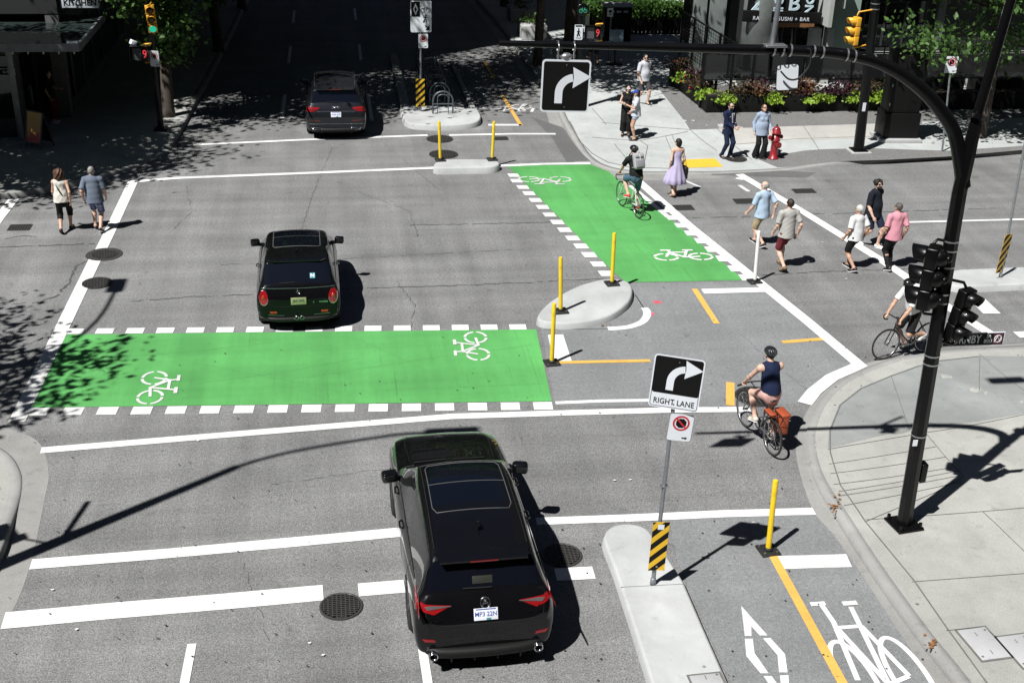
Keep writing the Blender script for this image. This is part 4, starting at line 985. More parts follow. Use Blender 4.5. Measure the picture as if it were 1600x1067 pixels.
# ================================================================ PEOPLE AND BICYCLES
def smin(a, b, k):
    h = np.maximum(k - np.abs(a - b), 0.0) / k
    return np.minimum(a, b) - h * h * k * 0.25
class Field:
    """a soft union of tapered limbs and ellipsoids, meshed as one continuous surface"""
    def __init__(self): self.p = []
    def limb(self, a, b, ra, rb=None, k=0.02, flat=None, end=False, start=False):
        self.p.append(('c', np.array(a, float), np.array(b, float), ra, ra if rb is None else rb, k, flat, end, start)); return self
    def ell(self, c, r, k=0.02, rot=None, sub=False):
        self.p.append(('s' if sub else 'e', np.array(c, float), np.array(r, float), None if rot is None else np.array(rot), k)); return self
    def cut(self, p, n):
        self.p.append(('x', np.array(p, float), np.array(n, float))); return self
    def mesh(self, vox, wob=0.0, wf=26.0, seed=0):
        lo, hi = np.full(3, 1e9), np.full(3, -1e9)
        for q in self.p:
            if q[0] == 'c': r = max(q[3], q[4]); lo = np.minimum(lo, np.minimum(q[1], q[2]) - r); hi = np.maximum(hi, np.maximum(q[1], q[2]) + r)
            elif q[0] == 'e': r = q[2].max() if q[3] is not None else q[2]; lo = np.minimum(lo, q[1] - r); hi = np.maximum(hi, q[1] + r)
        lo -= vox * 3 + wob; hi += vox * 3 + wob; n = np.ceil((hi - lo) / vox).astype(int) + 1
        D = np.full(n, 1.0, np.float32); ax = [lo[i] + vox * np.arange(n[i]) for i in range(3)]
        def sub(l, h):
            s = [slice(max(0, int((l[i] - lo[i]) / vox)), min(n[i], int((h[i] - lo[i]) / vox) + 2)) for i in range(3)]
            return tuple(s), np.meshgrid(*[ax[i][s[i]] for i in range(3)], indexing='ij')
        for q in self.p:
            if q[0] == 'c':
                _, a, b, ra, rb, k, flat, end, start = q; r = max(ra, rb) + k + vox * 2; l = np.minimum(a, b) - r; h = np.maximum(a, b) + r
                s, (X, Y, Z) = sub(l, h); P = [X - a[0], Y - a[1], Z - a[2]]; ba = b - a
                if flat is not None:
                    f, sc = np.array(flat[0], float), flat[1]; f = f / np.linalg.norm(f); dt = sum(P[i] * f[i] for i in range(3)) * (1 / sc - 1)
                    P = [P[i] + dt * f[i] for i in range(3)]; ba = ba + f * (ba @ f) * (1 / sc - 1)
                L2 = max(ba @ ba, 1e-9); t0 = sum(P[i] * ba[i] for i in range(3)) / L2; t = np.clip(t0, 0, 1)
                d = np.sqrt(sum((P[i] - t * ba[i]) ** 2 for i in range(3))) - (ra + (rb - ra) * t)
                if flat is not None: d = d * max(flat[1], .6)
                if end: d = np.maximum(d, (t0 - 1) * math.sqrt(L2))
                if start: d = np.maximum(d, -t0 * math.sqrt(L2))
                D[s] = smin(D[s], d, k)
            elif q[0] in 'es':
                _, c, r, rot, k = q; m = r.max() + k + vox * 2; s, (X, Y, Z) = sub(c - m, c + m); P = [X - c[0], Y - c[1], Z - c[2]]
                if rot is not None: P = [sum(rot[i][j] * P[i] for i in range(3)) for j in range(3)]
                e = np.sqrt(sum((P[i] / r[i]) ** 2 for i in range(3))); d = (e - 1) * r.min()
                d = np.where(e > 1, np.minimum((e - 1) * r.min() * 1.2, d * 3), d)
                if q[0] == 'e': D[s] = smin(D[s], d, k)
                else: D[s] = -smin(-D[s], d, k) if False else np.maximum(D[s], -d)
            else:
                _, p, nn = q; X, Y, Z = np.meshgrid(*ax, indexing='ij'); D = np.maximum(D, (X - p[0]) * nn[0] + (Y - p[1]) * nn[1] + (Z - p[2]) * nn[2]).astype(np.float32)
        if wob > 0:
            X, Y, Z = np.meshgrid(*ax, indexing='ij'); r = np.random.default_rng(seed); w = 0
            for i in range(4):
                f = r.normal(size=3) * np.array([1, 1, .7]) * wf * (.6 + .4 * i); w = w + np.sin(X * f[0] + Y * f[1] + Z * f[2] + r.uniform(0, 6)) / (1 + .5 * i)
            D = D + (w * wob * .4).astype(np.float32)
        D[0] = D[-1] = 1; D[:, 0] = D[:, -1] = 1; D[:, :, 0] = D[:, :, -1] = 1
        return nets(D, lo, vox)
def nets(D, lo, vox):
    S = D < 0; c = [S[a:S.shape[0] - 1 + a, b:S.shape[1] - 1 + b, e:S.shape[2] - 1 + e] for a in (0, 1) for b in (0, 1) for e in (0, 1)]
    cnt = sum(x.astype(np.int8) for x in c); act = (cnt > 0) & (cnt < 8); idx = -np.ones(act.shape, np.int64); I = np.argwhere(act); idx[act] = np.arange(len(I))
    acc = np.zeros((len(I), 3)); num = np.zeros(len(I))
    cor = [(a, b, e) for a in (0, 1) for b in (0, 1) for e in (0, 1)]
    val = {k: D[I[:, 0] + k[0], I[:, 1] + k[1], I[:, 2] + k[2]] for k in cor}
    for a in cor:
        for ax_ in range(3):
            if a[ax_] == 0:
                b = tuple(1 if i == ax_ else a[i] for i in range(3)); va, vb = val[a], val[b]; m = (va < 0) != (vb < 0)
                t = np.where(m, va / np.where(m, va - vb, 1), 0); P = np.array(a, float)[None] + t[:, None] * (np.array(b) - np.array(a))[None]
                acc += P * m[:, None]; num += m
    V = lo + (I + acc / num[:, None]) * vox; F = []
    for ax_ in range(3):
        u, v = (ax_ + 1) % 3, (ax_ + 2) % 3; sl0 = [slice(None)] * 3; sl1 = [slice(None)] * 3; sl0[ax_] = slice(0, -1); sl1[ax_] = slice(1, None)
        A, B = S[tuple(sl0)], S[tuple(sl1)]
        for m, flip in ((A & ~B, False), (~A & B, True)):
            E = np.argwhere(m); E = E[(E[:, u] > 0) & (E[:, v] > 0)]
            def g(du, dv):
                Q = E.copy(); Q[:, u] -= du; Q[:, v] -= dv; return idx[Q[:, 0], Q[:, 1], Q[:, 2]]
            q = np.stack([g(1, 1), g(0, 1), g(0, 0), g(1, 0)], 1); F.append(q[:, ::-1] if flip else q)
    return V, np.concatenate(F)
def np_mesh(name, V, F, mat, parent=None, smooth=True, loc=None, kind=None):
    me = bpy.data.meshes.new(name); k = F.shape[1]
    me.vertices.add(len(V)); me.vertices.foreach_set('co', np.asarray(V, np.float32).ravel())
    me.loops.add(F.size); me.loops.foreach_set('vertex_index', F.ravel().astype(np.int32))
    me.polygons.add(len(F)); me.polygons.foreach_set('loop_start', np.arange(0, F.size, k, dtype=np.int32))
    if smooth: me.polygons.foreach_set('use_smooth', [True] * len(F))
    me.update(calc_edges=True); me.validate()
    return link(name, me, [mat] if not isinstance(mat, list) else mat, parent, loc, kind)

def skin(name, col):
    m, nt, b = _new(name); co = coords(nt)
    nt.links.new(mixc(nt, col, ramp(nt, noise(nt, co, 14, 4, .6), [(.3, .86), (.7, 1.0)]), 1.0, 'MULTIPLY'), b.inputs['Base Color'])
    b.inputs['Roughness'].default_value = .5; b.inputs['Subsurface Weight'].default_value = 0.0; b.inputs['Specular IOR Level'].default_value = .35
    MATS[name] = m; return m
SK = [skin('skin_fair', (.62, .40, .31)), skin('skin_tan', (.50, .30, .21)), skin('skin_warm', (.56, .35, .25))]
def cloth(name, col, var=.18, rough=.85, bmp=.25): return pm('cloth_' + name, col, rough, var, 5, bmp=bmp, bscale=90, spec=.2, fine=.12)
def hairmat(name, col): return pm('hair_' + name, col, .55, .4, 30, bmp=.5, bscale=120, spec=.4)
def plaid(name):
    m, nt, b = _new(name); co = coords(nt); s = nt.nodes.new('ShaderNodeSeparateXYZ'); nt.links.new(co, s.inputs[0]); cols = None
    out = (0.55, .56, .62)
    for ax_, sc in (('X', 60), ('Z', 60), ('X', 23), ('Z', 23)):
        mth = nt.nodes.new('ShaderNodeMath'); mth.operation = 'MULTIPLY'; nt.links.new(s.outputs[ax_], mth.inputs[0]); mth.inputs[1].default_value = sc
        sn = nt.nodes.new('ShaderNodeMath'); sn.operation = 'SINE'; nt.links.new(mth.outputs[0], sn.inputs[0])
        out = mixc(nt, out, ramp(nt, sn.outputs[0], [(.1, (.55, .58, .72)), (.5, (1, 1, 1))]), 1.0, 'MULTIPLY')
    nt.links.new(out, b.inputs['Base Color']); b.inputs['Roughness'].default_value = .9; MATS[name] = m; return m
HB, HBR, HGR, HAU = hairmat('black', (.012, .010, .009)), hairmat('brown', (.10, .045, .022)), hairmat('grey', (.33, .31, .29)), hairmat('auburn', (.13, .05, .022))
P_eye = pm('eye_dark', (.02, .015, .012), .2, .1, 5); P_lip = pm('lip', (.40, .15, .13), .5, .1, 5); P_lens = pm('dark_lens', (.008, .008, .009), .08, .1, 5); P_wht = pm('white_plastic', (.78, .78, .78), .35, .06, 8)
P_blk = pm('black_leather', (.012, .012, .012), .45, .2, 20, bmp=.2)

def ik(a, t, l1, l2, pole):
    a, t = Vector(a), Vector(t); d = t - a; L = d.length
    if L > (l1 + l2) * .995: t = a + d * ((l1 + l2) * .995 / L); d = t - a; L = d.length
    u = d / L; x = (l1 * l1 - l2 * l2 + L * L) / (2 * L); h = math.sqrt(max(0, l1 * l1 - x * x))
    p = Vector(pole); p = (p - u * p.dot(u)).normalized(); return a + u * x + p * h, t
def person(label, px, py, rz, hgt=1.74, fem=False, fat=1.0, skinm=0, group='people on the crossings and pavements', pose=None, top=None, bottom=None, hair=None, shoes=None, extras=(), loc=None, zoff=None, name='person', yaw=0, nod=0):
    """local frame: faces +y, right hand at +x. top=(kind, material), bottom=(kind, material), hair=(style, material), shoes=material"""
    ps = dict(step=0.0, swing=0.0, lean=0.0, pel=None, fl=None, fr=None, hl=None, hr=None, side=0.0); ps.update(pose or {})
    s = hgt / 1.75; V = Vector
    if loc is None: loc = at_pave(px, py) if zoff == 'pave' else at(px, py)
    root = empty(name, loc, R(rz), label, 'person', group)
    st = ps['step'] * .86; sw = ps['swing'] * .72
    pel = V(ps['pel']) if ps['pel'] else V((0, 0, (.95 - .09 * abs(st)) * s))
    ln = ps['lean']; up = V((ps['side'], math.sin(ln), math.cos(ln))).normalized(); fw = V((0, math.cos(ln), -math.sin(ln)))
    neck = pel + up * .51 * s; hw = (.088 if not fem else .09) * s; sh = (.185 if not fem else .158) * s * (1 + (fat - 1) * .4)
    tw = sw * .10; hipL, hipR = pel + V((-hw, st * .03, -.02 * s)), pel + V((hw, -st * .03, -.02 * s))
    shc = neck - up * .055 * s
    shL, shR = shc + V((-sh, -tw * .5, 0)), shc + V((sh, tw * .5, 0))
    aH = .085 * s
    fl = V(ps['fl']) if ps['fl'] else V((-.095 * s, st * .34 * s, aH + (max(0, -st) * .10) * s)); fr = V(ps['fr']) if ps['fr'] else V((.095 * s, -st * .34 * s, aH + (max(0, st) * .10) * s))
    pitch = ps.get('pitch', (-.75 * max(0, -st) + .18 * max(0, st), -.75 * max(0, st) + .18 * max(0, -st)))
    knL, anL = ik(hipL, fl, .44 * s, .43 * s, ps.get('kneel', (-.08, 1, 0))); knR, anR = ik(hipR, fr, .44 * s, .43 * s, ps.get('kneer', (.08, 1, 0)))
    hl = V(ps['hl']) if ps['hl'] else shL + V((-.055 * s, (-sw * .27 + .05) * s, (-.52 + .05 * abs(sw)) * s)); hr = V(ps['hr']) if ps['hr'] else shR + V((.055 * s, (sw * .27 + .05) * s, (-.52 + .05 * abs(sw)) * s))
    elL, wrL = ik(shL, hl, .29 * s, .265 * s, ps.get('elbl', (-.35, -1, -.1))); elR, wrR = ik(shR, hr, .29 * s, .265 * s, ps.get('elbr', (.35, -1, -.1)))
    Rh = Matrix.Rotation(R(yaw), 3, 'Z') @ Matrix.Rotation(-R(nod), 3, 'X'); hu = (up * .5 + V((0, 0, .5))).normalized()
    hb = neck + V((0, .012, .035)) * s + hu * .03 * s; hc = neck + hu * .155 * s + V((0, .028 * s, 0)); hd = lambda v: hc + Rh @ (V(v) * s)
    # ---- body: one continuous surface
    B = Field(); g = fat; W = (.100, .088, .105) if not fem else (.112, .078, .098)
    fl_ = (fw, .70 + .16 * (g - 1) * 2)
    B.limb(pel + V((-.05 * s, 0, -.02)), pel + V((.05 * s, 0, -.02)), W[0] * s * g, None, .05, (fw, .95))
    B.limb(pel, pel + up * .22 * s, W[0] * 1.28 * s * g, W[1] * 1.35 * s * g, .05, fl_); B.limb(pel + up * .22 * s, pel + up * .40 * s, W[1] * 1.35 * s * g, W[2] * 1.38 * s * (1 + (g - 1) * .6), .05, fl_)
    B.limb(shL.lerp(shR, .12), shL.lerp(shR, .88), .056 * s, None, .06)
    if fem:
        for q in (-1, 1): B.ell(pel + up * .33 * s + fw * .085 * s + V((q * .068 * s, 0, 0)), (.055 * s,) * 3, .04)
    if g > 1.08: B.ell(pel + up * .14 * s + fw * .05 * s, (.14 * s * g, .10 * s * g, .15 * s), .06)
    B.limb(neck - up * .05 * s, hb + hu * .03 * s, (.058 if not fem else .048) * s, (.052 if not fem else .044) * s, .03)
    B.ell(hc + Rh @ V((0, -.012 * s, .022 * s)), (.074 * s, .092 * s, .092 * s), .02, Rh); B.ell(hd((0, .022, -.05)), (.055 * s, .062 * s, .068 * s), .03, Rh)
    B.limb(hd((0, .086, .005)), hd((0, .104, -.028)), .009 * s, .014 * s, .012)
    for q in (-1, 1): B.ell(hd((q * .076, -.005, -.012)), (.012 * s, .022 * s, .032 * s), .008, Rh); B.ell(hd((q * .03, .088, .008)), (.014 * s, .010 * s, .010 * s), .006, Rh, sub=True)
    for sx, a, e, w in ((-1, shL, elL, wrL), (1, shR, elR, wrR)):
        B.ell(a + V((sx * .004, 0, -.012 * s)), (.056 * s * (1 if not fem else .82),) * 3, .05)
        f_ = 1.0 if not fem else .80
        B.limb(a, e, .050 * s * f_ * g ** .5, .038 * s * f_, .03); B.limb(e, e.lerp(w, .35), .038 * s * f_, .041 * s * f_, .02); B.limb(e.lerp(w, .35), w, .041 * s * f_, .026 * s * f_, .02)
        d = (w - e).normalized(); cv = V(ps.get('palm', (-sx, 0.25, 0))); cv = (cv - d * cv.dot(d)).normalized(); ac = d.cross(cv).normalized()
        if ac.y < 0: ac = -ac                                     # thumb side to the front
        kn = w + d * .085 * s; hs = s * (1 if not fem else .9)
        B.limb(w + d * .015 * s, kn, .030 * hs, .040 * hs, .02, (cv, .42))
        grip = ps.get('grip', 0.35)
        for i, (off, ln_) in enumerate(((.030, .068), (.0105, .078), (-.0095, .072), (-.028, .056))):
            a0 = kn + ac * off * hs - d * .012 * s; p1 = a0 + (d * math.cos(grip) + cv * math.sin(grip)) * ln_ * .58 * hs; p2 = p1 + (d * math.cos(grip * 2.3) + cv * math.sin(grip * 2.3)) * ln_ * .5 * hs
            B.limb(a0, p1, .0098 * hs, .009 * hs, .004); B.limb(p1, p2, .009 * hs, .0078 * hs, .004)
        t0 = w + d * .03 * s + ac * .026 * hs; t1 = t0 + (d * .7 + ac * .6 + cv * .3).normalized() * .042 * hs; t2 = t1 + (d * .95 + ac * .1 + cv * .35).normalized() * .032 * hs
        B.limb(t0, t1, .014 * hs, .011 * hs, .008); B.limb(t1, t2, .011 * hs, .009 * hs, .004)
    for sx, h, k_, a, pt in ((-1, hipL, knL, anL, pitch[0]), (1, hipR, knR, anR, pitch[1])):
        B.limb(h, k_, .082 * s * g ** .5, .054 * s, .05); B.limb(k_, k_.lerp(a, .32), .053 * s, .054 * s, .03); B.limb(k_.lerp(a, .32), a, .054 * s, .034 * s, .03)
        tf = V((sx * .12, math.cos(pt), math.sin(pt))).normalized(); tn = V((0, -math.sin(pt), math.cos(pt)))
        heel = a - tn * .045 * s - tf * .035 * s; ball = a - tn * .062 * s + tf * .12 * s; toe = ball + (tf + V((0, 0, .0 if pt > -.3 else .5))).normalized() * .055 * s
        B.limb(a, heel, .032 * s, .032 * s, .03); B.limb(a - tf * .0, ball, .034 * s, .030 * s, .03, (tn, .8)); B.limb(ball, toe, .034 * s, .024 * s, .02, (tn, .6))
        if shoes:
            F = Field(); F.limb(heel + tn * .006 * s, ball, .040 * s, .044 * s, .03, (tn, .85)); F.limb(ball, toe, .044 * s, .032 * s, .02, (tn, .7)); F.limb(heel + tn * .01, a - tn * .01 * s, .042 * s, .043 * s, .03, end=True)
            F.cut(heel - tn * .034 * s, -tn); np_mesh('shoe', *F.mesh(.009), shoes[0] if isinstance(shoes, tuple) else shoes, root)
            if isinstance(shoes, tuple):
                F = Field(); q = tn * -.034 * s; F.limb(heel + q, ball + q * .6, .040 * s, .046 * s, .02, (tn, .35)); F.limb(ball + q * .6, toe + q * .5, .046 * s, .034 * s, .02, (tn, .35)); np_mesh('sole', *F.mesh(.009), shoes[1], root)
    np_mesh('body', *B.mesh(.0078), SK[skinm], root)
    for q in (-1, 1):
        E = MB(); E.ball(hd((q * .031, .080, .010)), .011 * s, u=8, v=6); E.build('eye', P_eye, root)
    E = MB(); E.ball(hd((0, .081, -.062)), (.022 * s, .008 * s, .007 * s), Rh, u=8, v=6); E.build('lips', P_lip, root)
    seed = (abs(hash_(label)) % 9999)
    # ---- clothing
    if top:
        kind, tm = top[:2]; F = Field(); e = .016 * s; loose = top[2] if len(top) > 2 else .012
        hem = {'tank': -.06, 'tee': -.10, 'shirt': -.12, 'jacket': -.17, 'crop': .05}.get(kind, -.1)
        if ps['pel']: hem = -.02
        bot = pel + V((0, 0, hem * s))
        F.limb(bot, pel + up * .10 * s, (W[0] * (1.36 if ps['pel'] else 1.42) * g + (.010 if ps['pel'] else .040) + loose) * s, (W[0] * 1.32 * g + .018 + loose) * s, .04, (fw, .86), start=True)
        F.limb(pel + up * .08 * s, pel + up * .24 * s, (W[0] * 1.25 * g + .012 + loose) * s, (W[1] * 1.38 * g + .014 + loose) * s, .05, (fw, .76 + (g - 1) * .3)); F.limb(pel + up * .24 * s, pel + up * .41 * s, (W[1] * 1.38 * g + .012 + loose) * s, (W[2] * 1.40 + .012) * s * (1 + (g - 1) * .6), .05, (fw, .74))
        if g > 1.08: F.ell(pel + up * .14 * s + fw * .05 * s, (.15 * s * g, .118 * s * g, .17 * s), .06)
        if fem:
            for q in (-1, 1): F.ell(pel + up * .33 * s + fw * .09 * s + V((q * .068 * s, 0, 0)), (.066 * s,) * 3, .05)
        if kind == 'tank': F.limb(shL.lerp(shR, .20), shL.lerp(shR, .80), .064 * s, None, .05)
        else: F.limb(shL.lerp(shR, .06), shL.lerp(shR, .94), .066 * s, None, .06)
        fr_ = {'tank': 0, 'tee': .78, 'shirt': .85, 'jacket': 2, 'crop': 0}.get(kind, .75); fr_ = top[3] if len(top) > 3 else fr_
        for a, el, w in ((shL, elL, wrL), (shR, elR, wrR)):
            if fr_ == 0: continue
            f_ = 1.0 if not fem else .85
            if fr_ <= 1: F.limb(a, a.lerp(el, fr_), .068 * s * f_, (.060 + loose * .5) * s * f_, .04, end=True)
            else: F.limb(a, el, .068 * s * f_, .054 * s * f_, .04); F.limb(el, el.lerp(w, .97), .054 * s * f_, .040 * s * f_, .03, end=True)
        if kind in ('shirt', 'jacket'): F.limb(neck - up * .03 * s, neck + up * .022 * s, .066 * s, .060 * s, .02)
        else: F.ell(neck + up * .02 * s + fw * .03 * s, (.062 * s, .055 * s, .035 * s), .02, sub=True)
        if kind == 'tank' and fem is False: F.ell(shL + V((-.02, 0, .01)), (.05 * s, .09 * s, .10 * s), sub=True); F.ell(shR + V((.02, 0, .01)), (.05 * s, .09 * s, .10 * s), sub=True)
        o = np_mesh({'tank': 'tank_top', 'tee': 't_shirt', 'shirt': 'shirt', 'jacket': 'jacket', 'crop': 'top'}[kind], *F.mesh(.0105, .0075 * s, 22, seed), tm, root)
        if kind == 'jacket' and not fem:
            m = MB(frame(pel + up * .36 * s + fw * .142 * s, (1, 0, 0), up)); m.prism([(-.06, .0, .12), (.06, 0, .12), (.02, 0.012, -.17), (-.02, .012, -.17)], (0, .012, 0)); sh_ = m.build('shirt_front', cloth('white', (.74, .75, .76)), root)
            m = MB(frame(pel + up * .36 * s + fw * .155 * s, (1, 0, 0), up)); m.prism([(-.016, .004, .09), (.016, .004, .09), (.022, .012, -.10), (0, .014, -.14), (-.022, .012, -.10)], (0, .008, 0)); m.build('tie', cloth('grey_tie', (.10, .12, .16)), sh_)
    if bottom:
        kind, bm_ = bottom[:2]; F = Field(); hipw = W[0] * 1.30 * g + .013
        if kind != 'dress':
            F.limb(pel + V((0, 0, -.06 * s)), pel + up * .06 * s, (hipw + .004) * s, hipw * s, .04, (fw, .80), end=True)
        fx = bottom[2] if len(bottom) > 2 else 1.0
        for h, k_, a in ((hipL, knL, anL), (hipR, knR, anR)):
            if kind == 'shorts': F.limb(h, h.lerp(k_, .92 * fx), .096 * s * g ** .5, .084 * s, .05, end=True)
            elif kind == 'briefshorts': F.limb(h, h.lerp(k_, .42), .095 * s, .092 * s, .05, end=True)
            elif kind == 'capri': F.limb(h, k_, .094 * s, .072 * s, .05); F.limb(k_, k_.lerp(a, .35), .072 * s, .070 * s, .03, end=True)
            elif kind == 'trousers': F.limb(h, k_, .094 * s, .070 * s, .05); F.limb(k_, a + V((0, 0, -.02)), .070 * s, .060 * s * fx, .03, end=True)
            elif kind == 'flared': F.limb(h, k_, .096 * s, .078 * s, .05); F.limb(k_, a + V((0, 0, -.05)), .078 * s, .118 * s * fx, .03, end=True)
            elif kind == 'wide': F.limb(h, k_, .100 * s, .100 * s, .05); F.limb(k_, k_.lerp(a, .78), .100 * s, .108 * s, .03, end=True)
        if kind == 'dress':
            np_dress(root, pel, up, fw, shc, s, bm_)
        else: np_mesh({'shorts': 'shorts', 'briefshorts': 'shorts'}.get(kind, 'trousers'), *F.mesh(.0105, .009 * s, 26, seed + 5), bm_, root)
    if hair:
        style, hm = hair; F = Field(); c0 = hc + Rh @ V((0, -.012 * s, .022 * s))
        if style in ('short', 'bob', 'long', 'curly', 'bushy'):
            F.ell(c0 + Rh @ V((0, -.012, .004)) * s, (.082 * s, .097 * s, .097 * s), .02, Rh)
            if style == 'bushy': F.ell(c0 + Rh @ V((0, -.012, .02)) * s, (.105 * s, .112 * s, .108 * s), .02, Rh)
            if style == 'bob': F.ell(hd((0, -.045, -.04)), (.088 * s, .068 * s, .10 * s), .04, Rh)
            if style == 'long': F.ell(hd((0, -.045, -.03)), (.088 * s, .065 * s, .11 * s), .04, Rh); F.limb(hd((0, -.06, -.06)), hd((0, -.085, -.24)), .075 * s, .055 * s, .05, (fw, .55))
            if style == 'curly':
                F.ell(hd((0, -.03, .01)), (.125 * s, .12 * s, .125 * s), .04, Rh); F.ell(hd((0, -.055, -.08)), (.12 * s, .09 * s, .10 * s), .05, Rh)
            F.ell(hd((0, .125, -.025)), (.074 * s, .092 * s, .088 * s), sub=True, rot=Rh)
            if style in ('short', 'bushy'): F.ell(hd((0, .02, -.15)), (.10 * s, .14 * s, .095 * s), sub=True, rot=Rh)
            np_mesh('hair', *F.mesh(.008, {'curly': .022, 'bushy': .02, 'short': .006}.get(style, .004) * s, 60 if style == 'curly' else 45, seed + 9), hm, root)
        elif style == 'fringe':
            F.ell(c0 + Rh @ V((0, -.006, -.012)) * s, (.080 * s, .097 * s, .085 * s), .02, Rh); F.ell(hd((0, .12, -.03)), (.10 * s, .125 * s, .14 * s), sub=True, rot=Rh)
            F.ell(hd((0, -.0, .12)), (.088 * s, .11 * s, .085 * s), sub=True, rot=Rh); F.ell(hd((0, .0, -.16)), (.10 * s, .13 * s, .085 * s), sub=True, rot=Rh)
            np_mesh('hair', *F.mesh(.008, .004, 45, seed), hm, root)
    for x in extras:
        if x[0] == 'beard':
            F = Field(); F.ell(hd((0, .032, -.062)), (.060 * s, .066 * s, .066 * s), .02, Rh); F.ell(hd((0, .03, .03)), (.09 * s, .12 * s, .075 * s), sub=True, rot=Rh); F.ell(hd((0, .105, -.058)), (.022 * s, .03 * s, .012 * s), sub=True, rot=Rh)
            np_mesh('beard', *F.mesh(.007, .004, 60, 3), x[1], root)
        if x[0] == 'glasses':
            m = MB()
            for q in (-1, 1):
                m.ball(hd((q * .034, .096, .010)), (.030 * s, .008 * s, .022 * s), Rh, u=10, v=8); m.tube([hd((q * .062, .088, .014)), hd((q * .080, .0, .010))], .004 * s, 5)
            m.tube([hd((-.01, .102, .014)), hd((.01, .102, .014))], .004 * s, 5); m.build('sunglasses', x[1], root)
        if x[0] == 'helmet':
            F = Field(); F.ell(hc + Rh @ V((0, -.012, .040)) * s, (.108 * s, .140 * s, .098 * s), .02, Rh); F.cut(hd((0, 0, .030)), Rh @ V((0, 0.12, -1)).normalized())
            for q in (-.055, -.018, .018, .055):
                F.ell(hd((q, .03, .135)), (.010 * s, .11 * s, .030 * s), sub=True, rot=Rh); F.ell(hd((q * 1.1, -.115, .085)), (.009 * s, .04 * s, .038 * s), sub=True, rot=Rh)
            np_mesh('helmet', *F.mesh(.008), x[1], root)
            m = MB(); m.tube([hd((-.085, .01, .03)), hd((-.06, .03, -.06)), hd((0, .04, -.125)), hd((.06, .03, -.06)), hd((.085, .01, .03))], .006 * s, 5); m.build('helmet_strap', P_blk, root)
        if x[0] == 'cap':
            F = Field(); F.ell(hc + Rh @ V((0, -.012, .030)) * s, (.088 * s, .106 * s, .090 * s), .02, Rh); F.cut(hd((0, 0, .025)), Rh @ V((0, 0, -1))); F.limb(hd((0, .06, .038)), hd((0, .155, .028)), .075 * s, .055 * s, .01, (Rh @ V((0, 0, 1)), .22))
            np_mesh('cap', *F.mesh(.008), x[1], root)
        if x[0] == 'strap':
            m = MB(); a, b = x[1]; P = []
            for i in range(13):
                t = i / 12; ang = t * 2 * math.pi; q = pel + up * (.22 + .20 * math.cos(ang)) * s; P.append(q + V((math.cos(ang) * -.10 * s * a, 0, 0)) + fw * math.sin(ang) * .165 * s * g)
            m.tube(P, .012, 6, False, flat=.4); m.build('bag_strap', b, root)
        if x[0] == 'pocket':
            m = MB(frame(pel + up * .38 * s + fw * .15 * s + V((.09 * s, 0, 0)), (1, 0, 0), up)); m.box((0, -.012, 0), (.035, .012, .018)); m.build('pocket_square', x[1], root)
        if x[0] == 'buttons':
            m = MB()
            for k in range(5): m.ball(pel + up * (.05 + .07 * k) * s + fw * (.165 - abs(k - 4) * .0) * s, .009, u=6, v=5)
            m.build('buttons', x[1], root)
        if x[0] == 'undertop':
            m = MB(frame(pel + up * .27 * s + fw * .135 * s, (1, 0, 0), up)); m.prism([(-.07, 0, .17), (.07, 0, .17), (.06, .012, -.26), (-.06, .012, -.26)], (0, .012, 0)); m.build('under_top', x[1], root)
    root['_j'] = [*pel, *neck, *shL, *shR, *wrL, *wrR]; J = dict(pel=pel, neck=neck, up=up, fw=fw, shL=shL, shR=shR, wrL=wrL, wrR=wrR, s=s, hc=hc); del root['_j']
    return root, J
def hash_(t):
    h = 7
    for c in t: h = (h * 31 + ord(c)) % 1000003
    return h
def np_dress(root, pel, up, fw, shc, s, mat):
    n = 48; rows = []
    prof = [(.42, .122, .095), (.36, .130, .112), (.27, .128, .105), (.20, .125, .10), (.10, .150, .125), (-.05, .19, .165), (-.20, .225, .205), (-.36, .265, .245), (-.50, .30, .285), (-.515, .285, .27)]
    vs, fs = [], []
    for i, (z, rx, ry) in enumerate(prof):
        for k in range(n):
            a = 2 * math.pi * k / n; f = 0 if z > .15 else min(1, (.15 - z) / .5); w = 1 + f * .10 * math.sin(a * 9 + 1.3) + f * .06 * math.sin(a * 5 + z * 3)
            dr = 1 + .16 * f * max(0, -math.cos(a - 0.2)) ; c = pel + up * z * s if z > 0 else pel + Vector((0, 0, z * s))
            vs.append(c + Vector((1, 0, 0)) * rx * s * w * dr * math.cos(a) + fw * ry * s * w * math.sin(a))
    m = len(prof)
    fs = [[i * n + k, i * n + (k + 1) % n, (i + 1) * n + (k + 1) % n, (i + 1) * n + k] for i in range(m - 1) for k in range(n)]
    b = MB(); b.add(vs, fs, True); d = b.build('dress', mat, root)
    for q in (-1, 1):
        t = MB(); t.tube([pel + up * .41 * s + fw * .11 * s + Vector((q * .07 * s, 0, 0)), shc + up * .055 * s + Vector((q * .085 * s, 0, 0)), pel + up * .40 * s - fw * .105 * s + Vector((q * .075 * s, 0, 0))], .008, 6); t.build('strap', mat, d)

